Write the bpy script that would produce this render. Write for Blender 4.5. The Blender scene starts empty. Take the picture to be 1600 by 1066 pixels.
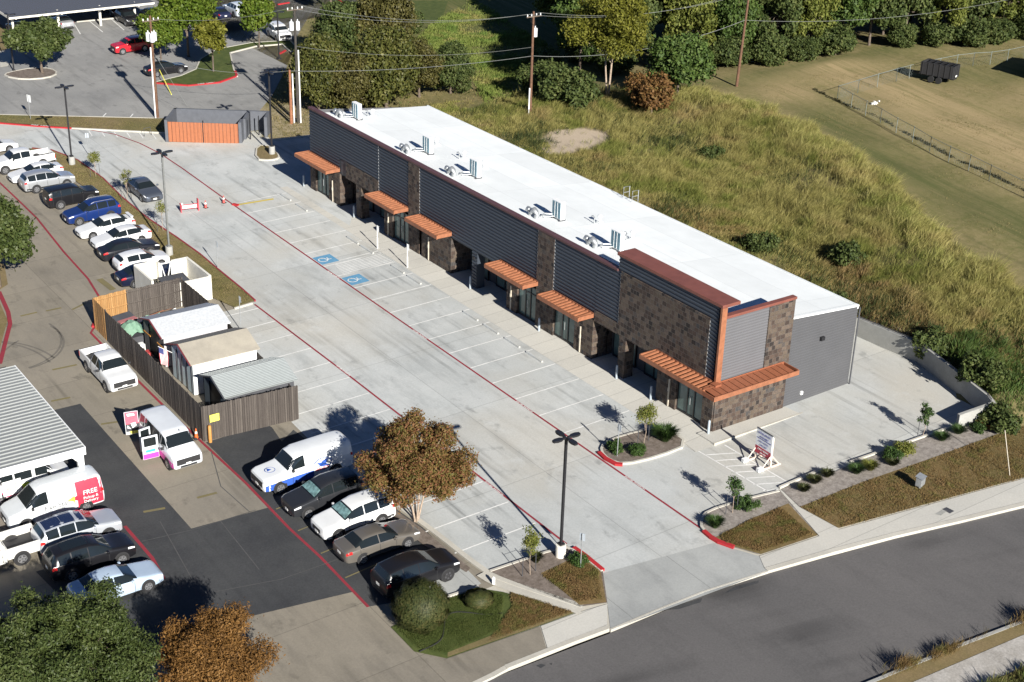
import bpy, bmesh, math, random
import numpy as np
from mathutils import Vector, Matrix
random.seed(7)
PI = math.pi
SC = bpy.context.scene
COL = SC.collection

# ---------------------------------------------------------------- terrain
def ss(a, b, v):
    t = min(1.0, max(0.0, (v - a) / (b - a)))
    return t * t * (3 - 2 * t)
def G0(x, y):                      # the gentle fall of the paved site
    return .023 * x + .003 * y - .15
RY = [-12, -1.6, 7.4, 18.8, 33.4, 46.4, 56]; RX = [27, 30.5, 34, 39.5, 46, 48.2, 47.5]      # crest of the grassy bank
def bank(x, y):
    x0 = 14.6 + 4.55*(1 - ss(5.5, 13, y)) - 2.6*(1 - ss(-9.5, -1.5, y))*ss(-10, -8, y)
    return ss(x0, x0 + 1.6 + 4.8*ss(4, 14, y), x) * ss(-11.5, -8.5, y)
def hill(x, y):
    k = bank(x, y)
    k *= 1 - ss(56, 74, y)
    b = .12 * math.sin(x * .55 + 1.3 * math.sin(y * .23)) * math.sin(y * .37 + .6 * math.sin(x * .31))
    far = ss(16, 20, x) * ss(-14, -8, y) * (1 - ss(64, 78, y))
    d = (x - float(np.interp(y, RY, RX)) + 13) / 3.2
    b -= .75 * math.exp(-d*d) * (1 - ss(44, 54, y)) * ss(-6, 2, y)
    b += .55 * math.exp(-((x - float(np.interp(y, RY, RX)) + 2.5) / 3.0)**2) * (1 - ss(50, 58, y))
    return 1.3 * k + b * far
def G(x, y):
    return G0(x, y) + hill(x, y)

# ---------------------------------------------------------------- mesh builder
class MB:
    def __init__(s): s.v = []; s.f = []; s.m = []
    def face(s, idx, m=0): s.f.append(tuple(idx)); s.m.append(m)
    def quad(s, a, b, c, d, m=0):
        n = len(s.v); s.v += [tuple(a), tuple(b), tuple(c), tuple(d)]; s.face((n, n+1, n+2, n+3), m)
    def poly(s, pts, m=0):
        n = len(s.v); s.v += [tuple(p) for p in pts]; s.face(range(n, n+len(pts)), m)
    def box(s, x0, x1, y0, y1, z0, z1, m=0):
        if x0 > x1: x0, x1 = x1, x0
        if y0 > y1: y0, y1 = y1, y0
        if z0 > z1: z0, z1 = z1, z0
        n = len(s.v)
        s.v += [(x0,y0,z0),(x1,y0,z0),(x1,y1,z0),(x0,y1,z0),(x0,y0,z1),(x1,y0,z1),(x1,y1,z1),(x0,y1,z1)]
        for q in ((3,2,1,0),(4,5,6,7),(0,1,5,4),(1,2,6,5),(2,3,7,6),(3,0,4,7)): s.face([n+i for i in q], m)
        return s
    def tube(s, pts, r, k=6, m=0, cap=True):
        pts = [Vector(p) for p in pts]
        rs = r if isinstance(r, (list, tuple)) else [r]*len(pts)
        n0 = len(s.v)
        up = Vector((0,0,1))
        for i, p in enumerate(pts):
            d = (pts[min(i+1, len(pts)-1)] - pts[max(i-1, 0)]).normalized()
            a = up if abs(d.z) < .9 else Vector((1,0,0))
            u = d.cross(a).normalized(); w = d.cross(u)
            for j in range(k):
                t = 2*PI*j/k
                s.v.append(tuple(p + (u*math.cos(t) + w*math.sin(t))*rs[i]))
        for i in range(len(pts)-1):
            for j in range(k):
                a = n0+i*k+j; b = n0+i*k+(j+1) % k
                s.face((a, b, b+k, a+k), m)
        if cap:
            s.face(range(n0+k-1, n0-1, -1), m); e = n0+(len(pts)-1)*k; s.face(range(e, e+k), m)
        return s
    def disc(s, c, axis, r, h, k=16, m=0):
        c = Vector(c); a = Vector(axis).normalized()
        return s.tube([c - a*h/2, c + a*h/2], r, k, m)
    def prism(s, pts, z0, z1, m=0):
        n = len(s.v); k = len(pts)
        s.v += [(p[0], p[1], z0) for p in pts] + [(p[0], p[1], z1) for p in pts]
        s.face([n+i for i in range(k-1, -1, -1)], m); s.face([n+k+i for i in range(k)], m)
        for i in range(k):
            j = (i+1) % k; s.face((n+i, n+j, n+k+j, n+k+i), m)
        return s
    def build(s, name, mat, parent=None, smooth=False, angle=None, tri=False):
        me = bpy.data.meshes.new(name)
        me.from_pydata(s.v, [], s.f)
        mats = mat if isinstance(mat, (list, tuple)) else [mat]
        for q in mats: me.materials.append(q)
        if len(mats) > 1: me.polygons.foreach_set('material_index', s.m)
        if tri:
            bm = bmesh.new(); bm.from_mesh(me); bmesh.ops.triangulate(bm, faces=bm.faces[:]); bm.to_mesh(me); bm.free()
        if smooth:
            me.polygons.foreach_set('use_smooth', [True]*len(me.polygons))
            if angle: me.set_sharp_from_angle(angle=math.radians(angle))
        me.update()
        o = bpy.data.objects.new(name, me); COL.objects.link(o)
        if parent: o.parent = parent
        return o
def bevel(o, w=.02, seg=2):
    md = o.modifiers.new('bevel', 'BEVEL'); md.width = w; md.segments = seg; md.limit_method = 'ANGLE'
    return o
def tag(o, label=None, cat=None, group=None, kind=None):
    if label: o['label'] = label
    if cat: o['category'] = cat
    if group: o['group'] = group
    if kind: o['kind'] = kind
    return o
TILT = Matrix(((1,0,-.023),(0,1,-.003),(.023,.003,1)))
def thing(name, label, cat, loc, rotz=0, group=None, tilt=False):
    o = bpy.data.objects.new(name, None); COL.objects.link(o)
    o.empty_display_size = .3
    if tilt:
        m = TILT.to_4x4() @ Matrix.Rotation(rotz, 4, 'Z')
        o.rotation_euler = m.to_euler()
        o.location = loc
    else:
        o.location = loc; o.rotation_euler = (0, 0, rotz)
    return tag(o, label, cat, group)
def struct(o): o['kind'] = 'structure'; return o
def copy_tree(o, parent=None):
    c = o.copy(); COL.objects.link(c); c.parent = parent
    for ch in o.children: copy_tree(ch, c)
    return c
def on(p, h=0): return (p[0], p[1], G(p[0], p[1]) + h)

# ---------------------------------------------------------------- materials
def newmat(name):
    m = bpy.data.materials.new(name); m.use_nodes = True
    nt = m.node_tree; b = nt.nodes['Principled BSDF']
    return m, nt, b
def nd(nt, typ, **k):
    n = nt.nodes.new(typ)
    for a, v in k.items():
        if a in n.inputs.keys() if isinstance(a, str) else False: n.inputs[a].default_value = v
        else: setattr(n, a, v)
    return n
def ramp(nt, fac, stops, interp='LINEAR'):
    r = nt.nodes.new('ShaderNodeValToRGB'); r.color_ramp.interpolation = interp
    e = r.color_ramp.elements
    while len(e) < len(stops): e.new(.5)
    for i, (p, c) in enumerate(stops):
        e[i].position = p; e[i].color = (*c, 1) if len(c) == 3 else c
    nt.links.new(fac, r.inputs[0]); return r.outputs[0]
def noise(nt, vec, scale, detail=4, rough=.55):
    n = nt.nodes.new('ShaderNodeTexNoise'); n.inputs['Scale'].default_value = scale
    n.inputs['Detail'].default_value = detail; n.inputs['Roughness'].default_value = rough
    nt.links.new(vec, n.inputs['Vector']); return n.outputs['Fac']
def mapping(nt, vec, sc=(1,1,1), rot=(0,0,0)):
    n = nt.nodes.new('ShaderNodeMapping'); n.inputs['Scale'].default_value = sc; n.inputs['Rotation'].default_value = rot
    nt.links.new(vec, n.inputs['Vector']); return n.outputs[0]
def objco(nt): return nt.nodes.new('ShaderNodeTexCoord').outputs['Object']
def math_(nt, op, a, b=None, c=None):
    n = nt.nodes.new('ShaderNodeMath'); n.operation = op
    for i, v in enumerate((a, b, c)):
        if v is None: continue
        if isinstance(v, (int, float)): n.inputs[i].default_value = v
        else: nt.links.new(v, n.inputs[i])
    return n.outputs[0]
def mixc(nt, fac, a, b, mode='MIX'):
    n = nt.nodes.new('ShaderNodeMix'); n.data_type = 'RGBA'; n.blend_type = mode
    for sock, v in ((n.inputs[0], fac), (n.inputs[6], a), (n.inputs[7], b)):
        if isinstance(v, (int, float)): sock.default_value = v
        elif isinstance(v, tuple): sock.default_value = (*v, 1)
        else: nt.links.new(v, sock)
    return n.outputs[2]
def bumpn(nt, b, h, st=.3, dist=.02):
    n = nt.nodes.new('ShaderNodeBump'); n.inputs['Strength'].default_value = st; n.inputs['Distance'].default_value = dist
    nt.links.new(h, n.inputs['Height']); nt.links.new(n.outputs[0], b.inputs['Normal'])
def rng(nt, fac, a, b, c=0., d=1.):
    n = nt.nodes.new('ShaderNodeMapRange'); n.inputs[1].default_value = a; n.inputs[2].default_value = b
    n.inputs[3].default_value = c; n.inputs[4].default_value = d; nt.links.new(fac, n.inputs[0]); return n.outputs[0]
_P = {}
def plain(name, c, r=.6, metal=0., var=.12, scale=6., coat=0., bump=0.):
    if name in _P: return _P[name]
    m, nt, b = newmat(name); co = objco(nt)
    f = noise(nt, co, scale, 5)
    col = mixc(nt, rng(nt, f, .3, .7), tuple(x*(1-var) for x in c), tuple(min(1, x*(1+var)) for x in c))
    nt.links.new(col, b.inputs['Base Color'])
    b.inputs['Roughness'].default_value = r; b.inputs['Metallic'].default_value = metal
    b.inputs['Coat Weight'].default_value = coat; b.inputs['Coat Roughness'].default_value = .05
    if bump: bumpn(nt, b, noise(nt, co, scale*6, 3), bump)
    _P[name] = m; return m
def lines(nt, sep, axis, period, off, w):
    v = math_(nt, 'FRACT', math_(nt, 'DIVIDE', math_(nt, 'ADD', sep.outputs[axis], -off + 1000*period), period))
    d = math_(nt, 'ABSOLUTE', math_(nt, 'SUBTRACT', v, .5))
    return math_(nt, 'LESS_THAN', math_(nt, 'SUBTRACT', .5, d), w/2/period)
def slab(name, c, c2, joint=None, stain=.25, tracks=0., turn=None, r=.9, big=.18, fine=.08, jc=.72, warm=None, spots=0):
    m, nt, b = newmat(name); co = objco(nt)
    n1 = noise(nt, co, big, 7, .62)
    col = mixc(nt, rng(nt, n1, .36, .66), c, c2)
    n2 = noise(nt, mapping(nt, co, (1.3, .35, 1)), .55, 6, .7)
    col = mixc(nt, rng(nt, n2, .50, .74, 0, stain), col, tuple(x*.62 for x in c2))
    if tracks:
        n5 = noise(nt, mapping(nt, co, (2.2, .05, 1)) if turn is None else mapping(nt, mapping(nt, co, (1,1,1), (0,0,turn)), (.006, .42, 1)), .8, 3, .5)
        n6 = noise(nt, co, .12, 3)
        col = mixc(nt, math_(nt, 'MULTIPLY', rng(nt, n5, .52, .75), rng(nt, n6, .45, .6, 0, tracks)), col, tuple(x*.5 for x in c2))
    if warm:
        col = mixc(nt, rng(nt, noise(nt, co, .09, 4, .5), .45, .7, 0, .8), col, warm)
    if spots:
        n7 = noise(nt, mapping(nt, co, (1, .7, 1)), .75, 5, .65); col = mixc(nt, rng(nt, n7, .60, .72, 0, spots), col, tuple(x*.38 for x in c2))
        n8 = noise(nt, co, .38, 6, .7); col = mixc(nt, rng(nt, n8, .56, .70, 0, .5), col, tuple(min(1, x*1.10) for x in c))
    n3 = noise(nt, co, 9, 8, .75)
    col = mixc(nt, 1., col, rampgray(nt, n3, 1-fine*2, 1+fine*1.2), 'MULTIPLY')
    if joint:
        sep = nt.nodes.new('ShaderNodeSeparateXYZ'); nt.links.new(co, sep.inputs[0])
        px, ox, py, oy = joint
        ln = math_(nt, 'MAXIMUM', lines(nt, sep, 0, px, ox, .05), lines(nt, sep, 1, py, oy, .05))
        col = mixc(nt, math_(nt, 'MULTIPLY', ln, .40), col, tuple(x*(1-jc) for x in c))
        fx = math_(nt, 'FLOOR', math_(nt, 'DIVIDE', math_(nt, 'ADD', sep.outputs[0], -ox), px))
        fy = math_(nt, 'FLOOR', math_(nt, 'DIVIDE', math_(nt, 'ADD', sep.outputs[1], -oy), py))
        cb = nt.nodes.new('ShaderNodeCombineXYZ'); nt.links.new(fx, cb.inputs[0]); nt.links.new(fy, cb.inputs[1])
        wn = nt.nodes.new('ShaderNodeTexWhiteNoise'); nt.links.new(cb.outputs[0], wn.inputs['Vector'])
        col = mixc(nt, 1., col, rampgray(nt, wn.outputs['Value'], .955, 1.03), 'MULTIPLY')
    nt.links.new(col, b.inputs['Base Color']); b.inputs['Roughness'].default_value = r
    b.inputs['Specular IOR Level'].default_value = .25
    bumpn(nt, b, n3, .12, .01)
    return m
def rampgray(nt, fac, a, b_):
    return ramp(nt, fac, [(.25, (min(a,1),)*3), (.75, (min(b_, 1.3),)*3)])

def leafmat(name, cols, rough=.6, trans=.3, wr=.6, ns=.55):
    m, nt, b = newmat(name)
    g = nt.nodes.new('ShaderNodeNewGeometry')
    n = len(cols)
    co = objco(nt)
    f = math_(nt, 'ADD', math_(nt, 'MULTIPLY', g.outputs['Random Per Island'], wr), rng(nt, noise(nt, co, ns, 3), .3, .7, 0, 1-wr))
    c = ramp(nt, f, [(i/(n-1), k) for i, k in enumerate(cols)])
    nt.links.new(c, b.inputs['Base Color']); b.inputs['Roughness'].default_value = rough
    b.inputs['Specular IOR Level'].default_value = .25
    t = nt.nodes.new('ShaderNodeBsdfTranslucent'); nt.links.new(c, t.inputs[0])
    mx = nt.nodes.new('ShaderNodeMixShader'); mx.inputs[0].default_value = trans
    nt.links.new(b.outputs[0], mx.inputs[1]); nt.links.new(t.outputs[0], mx.inputs[2])
    nt.links.new(mx.outputs[0], nt.nodes['Material Output'].inputs[0])
    return m
def paint(name, c, metal=.0, r=.28):
    return plain(name, c, r, metal, .04, 1.5, coat=.45 if max(c) > .03 else .12)
def wood(name, c, c2, per=.14, axis='h'):
    """weathered boards: one random tone per board, grain along z"""
    m, nt, b = newmat(name); co = objco(nt)
    sep = nt.nodes.new('ShaderNodeSeparateXYZ'); nt.links.new(co, sep.inputs[0])
    s = math_(nt, 'ADD', sep.outputs[0], sep.outputs[1])
    k = math_(nt, 'FLOOR', math_(nt, 'DIVIDE', s, per))
    wn = nt.nodes.new('ShaderNodeTexWhiteNoise'); wn.noise_dimensions = '1D'; nt.links.new(k, wn.inputs['W'])
    col = mixc(nt, wn.outputs['Value'], c, c2)
    gr = noise(nt, mapping(nt, co, (14, 14, .8)), 1.5, 6, .7)
    col = mixc(nt, rng(nt, gr, .35, .75, 0, .7), col, tuple(x*.45 for x in c))
    fr = math_(nt, 'FRACT', math_(nt, 'DIVIDE', s, per))
    gap = math_(nt, 'LESS_THAN', fr, .09)
    col = mixc(nt, gap, col, tuple(x*.2 for x in c))
    nt.links.new(col, b.inputs['Base Color']); b.inputs['Roughness'].default_value = .9
    bumpn(nt, b, gr, .4, .01)
    return m
def stone(name):
    m, nt, b = newmat(name); co = objco(nt)
    sep = nt.nodes.new('ShaderNodeSeparateXYZ'); nt.links.new(co, sep.inputs[0])
    cb = nt.nodes.new('ShaderNodeCombineXYZ')
    nt.links.new(math_(nt, 'ADD', sep.outputs[0], sep.outputs[1]), cb.inputs[0]); nt.links.new(sep.outputs[2], cb.inputs[1])
    def brick(sc, bw, off):
        k = nt.nodes.new('ShaderNodeTexBrick'); nt.links.new(cb.outputs[0], k.inputs['Vector'])
        k.inputs['Scale'].default_value = sc; k.inputs['Brick Width'].default_value = bw; k.inputs['Row Height'].default_value = .31
        k.inputs['Mortar Size'].default_value = .013; k.inputs['Mortar Smooth'].default_value = .2
        k.inputs['Color1'].default_value = (0,0,0,1); k.inputs['Color2'].default_value = (1,1,1,1); k.inputs['Mortar'].default_value = (.5,.5,.5,1)
        k.offset = off; k.squash = .75; k.squash_frequency = 3
        return k
    k = brick(1, .40, .37)
    rgb = k.outputs['Color']
    f = math_(nt, 'ADD', rgb, rng(nt, noise(nt, co, 2.2, 4), .3, .7, -.12, .12))
    col = ramp(nt, f, [(0, (.018,.014,.012)), (.22, (.044,.029,.022)), (.45, (.075,.05,.037)), (.62, (.09,.068,.048)), (.8, (.115,.085,.064)), (1, (.042,.04,.04))])
    col = mixc(nt, 1., col, rampgray(nt, noise(nt, co, 14, 5), .7, 1.2), 'MULTIPLY')
    col = mixc(nt, k.outputs['Fac'], col, (.125,.107,.092))
    nt.links.new(col, b.inputs['Base Color']); b.inputs['Roughness'].default_value = .85
    h = math_(nt, 'ADD', math_(nt, 'ADD', math_(nt, 'MULTIPLY', k.outputs['Fac'], -1.2), math_(nt, 'MULTIPLY', rgb, .9)), math_(nt, 'MULTIPLY', noise(nt, co, 11, 5), .7))
    bumpn(nt, b, h, .9, .05)
    return m

M = {}
M['lot'] = slab('new_concrete', (.49,.505,.495), (.40,.42,.415), (15.2, -11.7, 9.2, 2.1), .6, 1.0, warm=(.50,.475,.415), spots=.45)
M['walkway'] = slab('pale_concrete_walk', (.53,.515,.465), (.48,.47,.43), (30, -15, 1.52, 0), .12, 0)
M['oldlot'] = slab('old_concrete', (.255,.228,.183), (.205,.187,.157), (8.4, -27.5, 5.5, 2.1), .55, .8, warm=(.30,.265,.20), spots=.5)
M['asphalt'] = slab('asphalt_patch', (.062,.064,.066), (.043,.045,.049), None, -.0, .35, big=.35, fine=.16)
M['upper'] = slab('worn_asphalt', (.29,.287,.275), (.225,.225,.22), None, .5, .8, spots=.5, big=.10, fine=.1)
M['street'] = slab('street_asphalt', (.128,.122,.120), (.102,.099,.099), None, .3, 1.0, turn=.23, big=.07, fine=.13)
M['apron'] = slab('apron_concrete', (.40,.41,.395), (.31,.32,.315), (5.2, -1, 40, -8), .5, .5, turn=.1)
M['curb'] = slab('curb_concrete', (.52,.50,.44), (.42,.40,.35), None, .3)
M['mulch'] = slab('mulch', (.21,.175,.15), (.13,.105,.085), None, .5, big=3, fine=.2)
M['gravel'] = slab('grey_mulch', (.33,.30,.27), (.21,.185,.165), None, .5, big=3, fine=.22)
M['drygrass'] = slab('dry_turf', (.21,.145,.065), (.15,.11,.045), None, .5, big=2.2, fine=.2, warm=(.13,.115,.045))
M['grass'] = slab('green_turf', (.085,.105,.028), (.05,.072,.016), None, .4, big=1.5, fine=.2)
M['strip'] = slab('worn_turf', (.17,.135,.06), (.22,.165,.085), None, .5, big=.7, fine=.2, warm=(.11,.115,.035))
M['red'] = slab('red_kerb_paint', (.42,.025,.03), (.33,.03,.035), None, .3, big=2, r=.7)
M['redline'] = slab('red_line_paint', (.27,.03,.045), (.21,.035,.045), None, .35, big=1.2, r=.8)
M['whiteline'] = slab('white_line_paint', (.74,.74,.72), (.6,.6,.58), None, .3, big=1.2, r=.8)
M['yellowline'] = slab('yellow_line_paint', (.55,.42,.05), (.5,.4,.12), None, .3, big=1.2, r=.8)
M['fadedline'] = slab('faded_yellow_paint', (.19,.16,.07), (.16,.14,.08), None, .4, big=1.2, r=.9)
M['blue'] = slab('blue_paint', (.10,.27,.44), (.14,.31,.46), None, .2, big=2, r=.8)
M['white'] = plain('white_metal', (.78,.79,.78), .5)
M['whitepl'] = plain('white_plaster', (.66,.64,.57), .8, 0, .12, 1.2)
M['black'] = plain('black_metal', (.015,.015,.017), .45)
M['rubber'] = plain('rubber', (.014,.014,.015), .85)
M['darkplastic'] = plain('dark_plastic', (.022,.022,.024), .6)
M['glass'] = plain('dark_glass', (.012,.016,.018), .06, 0, .05)
M['glass'].node_tree.nodes['Principled BSDF'].inputs['Specular IOR Level'].default_value = .6
M['storeglass'] = plain('storefront_glass', (.10,.15,.14), .12, 0, .35, .9)
M['steel'] = plain('galvanised_steel', (.42,.44,.45), .45, .6)
M['chrome'] = plain('bright_rim', (.55,.56,.58), .3, .8)
M['redlamp'] = plain('red_lamp', (.45,.02,.02), .2)
M['lamp'] = plain('clear_lamp', (.75,.76,.78), .15)
M['plate'] = plain('plate_white', (.75,.75,.72), .5)
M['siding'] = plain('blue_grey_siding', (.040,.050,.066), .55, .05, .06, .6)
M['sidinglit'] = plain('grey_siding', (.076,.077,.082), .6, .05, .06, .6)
M['dark'] = plain('dark_grey_panel', (.06,.062,.07), .6, 0, .2, 1)
M['roof'] = slab('white_roof', (.78,.81,.81), (.72,.75,.75), (3.05, .3, 9.1, 2), .10, .10, big=.4, fine=.012, r=.7, jc=.35)
M['maroon'] = plain('maroon_coping', (.10,.047,.047), .5, .1, .1, 1.5)
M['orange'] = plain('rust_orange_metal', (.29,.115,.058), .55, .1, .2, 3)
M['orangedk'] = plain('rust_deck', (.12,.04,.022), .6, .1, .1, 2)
M['stone'] = stone('stone_veneer')
M['tan'] = plain('tan_trim', (.5,.45,.36), .7)
M['creo'] = plain('brown_pole_wood', (.12,.062,.036), .9, 0, .3, 5, bump=.4)
M['darkpole'] = plain('dark_pole_wood', (.045,.04,.034), .9, 0, .3, 5)
M['bark'] = plain('bark', (.11,.085,.065), .95, 0, .35, 6, bump=.6)
M['palebark'] = plain('pale_bark', (.32,.25,.19), .95, 0, .3, 6)
M['fencewood'] = wood('weathered_boards', (.062,.051,.044), (.125,.107,.092))
M['newwood'] = wood('new_cedar_boards', (.36,.19,.065), (.46,.26,.10))
M['copingorange'] = plain('rust_coping', (.20,.07,.05), .5, .1, .12, 1.5)
M['panel'] = plain('pale_grey_siding', (.115,.115,.122), .6, .05, .05, .6)
M['conc'] = slab('cast_concrete', (.36,.36,.34), (.29,.29,.27), None, .35, big=.8, fine=.08)
M['orangeplastic'] = plain('orange_plastic', (.7,.13,.03), .5)
M['yellow'] = plain('yellow_sign', (.85,.80,.12), .6, 0, .05)
M['magenta'] = plain('magenta_vinyl', (.62,.06,.36), .4, 0, .05)
M['vinylred'] = plain('red_vinyl', (.68,.03,.06), .4, 0, .05)
M['vinylblue'] = plain('blue_vinyl', (.035,.10,.42), .4, 0, .05)
M['teal'] = plain('teal_vinyl', (.05,.42,.45), .4, 0, .05)
M['greenpl'] = plain('green_plastic', (.16,.28,.20), .6)

def text(s, size, mat, parent=None, M4=None, name='lettering', ext=.004):
    cu = bpy.data.curves.new('t', 'FONT'); cu.body = s; cu.size = size; cu.align_x = 'CENTER'; cu.align_y = 'CENTER'; cu.extrude = ext; cu.space_line = .9
    t = bpy.data.objects.new('t', cu)
    me = bpy.data.meshes.new_from_object(t); me.name = name
    bpy.data.objects.remove(t); bpy.data.curves.remove(cu)
    me.materials.clear(); me.materials.append(mat)
    o = bpy.data.objects.new(name, me); COL.objects.link(o)
    if parent: o.parent = parent
    if M4: o.matrix_local = M4
    return o
def frame(o, xd, zd):
    """matrix whose local x runs along xd and local y along zd (text reads along xd, up zd)"""
    x = Vector(xd).normalized(); y = Vector(zd).normalized(); z = x.cross(y)
    return Matrix.Translation(Vector(o)) @ Matrix((x, y, z)).transposed().to_4x4()

# ================================================================ ground
def sheet(name, pts, off, mat, kind='structure'):
    mb = MB(); mb.poly([(p[0], p[1], G0(p[0], p[1]) + off) for p in pts])
    o = mb.build(name, mat, tri=True)
    # keep it facing up
    me = o.data
    if sum(p.normal.z*p.area for p in me.polygons) < 0: me.flip_normals()
    if kind: o['kind'] = kind
    return o
def offs(pts, d, closed=True):
    """polyline shifted to its left by d"""
    P = [Vector((p[0], p[1])) for p in pts]; n = len(P); out = []
    for i in range(n):
        a = P[i-1] if (closed or i > 0) else None
        c = P[(i+1) % n] if (closed or i < n-1) else None
        ns = []
        for u, v in ((a, P[i]), (P[i], c)):
            if u is None or v is None: continue
            t = (v-u).normalized(); ns.append(Vector((-t.y, t.x)))
        b = sum(ns, Vector((0,0))).normalized()
        k = max(.5, b.dot(ns[0])); out.append(tuple(P[i] + b*d/k))
    return out
def area(p): return sum(p[i-1][0]*p[i][1]-p[i][0]*p[i-1][1] for i in range(len(p)))/2
def smooth(pts, it=2, closed=True):
    for _ in range(it):
        q = []; n = len(pts)
        for i in range(n if closed else n-1):
            a, b = pts[i], pts[(i+1) % n]
            q += [(a[0]*.75+b[0]*.25, a[1]*.75+b[1]*.25), (a[0]*.25+b[0]*.75, a[1]*.25+b[1]*.75)]
        if not closed: q = [pts[0]] + q + [pts[-1]]
        pts = q
    return pts
def ribbon(name, pts, w, off, mat, kind='structure', mb=None):
    own = mb is None
    if own: mb = MB()
    l = offs(pts, w/2, False); r = offs(pts, -w/2, False)
    for i in range(len(pts)-1):
        mb.quad(*[(p[0], p[1], G0(p[0], p[1])+off) for p in (r[i], r[i+1], l[i+1], l[i])])
    if not own: return mb
    o = mb.build(name, mat)
    if kind: o['kind'] = kind
    return o
def kerb(name, pts, w, top, bot, mat, closed=False, hug=0):
    """real kerb: a bar of rectangular section along a line"""
    mb = MB()
    a = offs(pts, 0, closed); b = offs(pts, w, closed)
    n = len(pts)
    for i in range(n if closed else n-1):
        j = (i+1) % n
        A = [(*a[i], G0(*a[i])+bot), (*a[j], G0(*a[j])+bot), (*a[j], G0(*a[j])+top), (*a[i], G0(*a[i])+top)]
        B = [(*b[i], G0(*b[i])+bot), (*b[j], G0(*b[j])+bot), (*b[j], G0(*b[j])+top), (*b[i], G0(*b[i])+top)]
        mb.quad(*A); mb.quad(B[1], B[0], B[3], B[2]); mb.quad(A[3], A[2], B[2], B[3])
        if not closed and i == 0: mb.quad(A[0], A[3], B[3], B[0])
        if not closed and i == n-2: mb.quad(A[2], A[1], B[1], B[2])
    return struct(mb.build(name, mat))
def island(name, pts, fill, h=.13, w=.16, it=1, kmat=None, kname='kerb'):
    if area(pts) < 0: pts = pts[::-1]
    if it: pts = smooth(pts, it)
    kerb(kname, pts, w, h, -.05, kmat or M['curb'], True)
    return sheet(name, offs(pts, w-.01), h-.03, fill)

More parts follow.
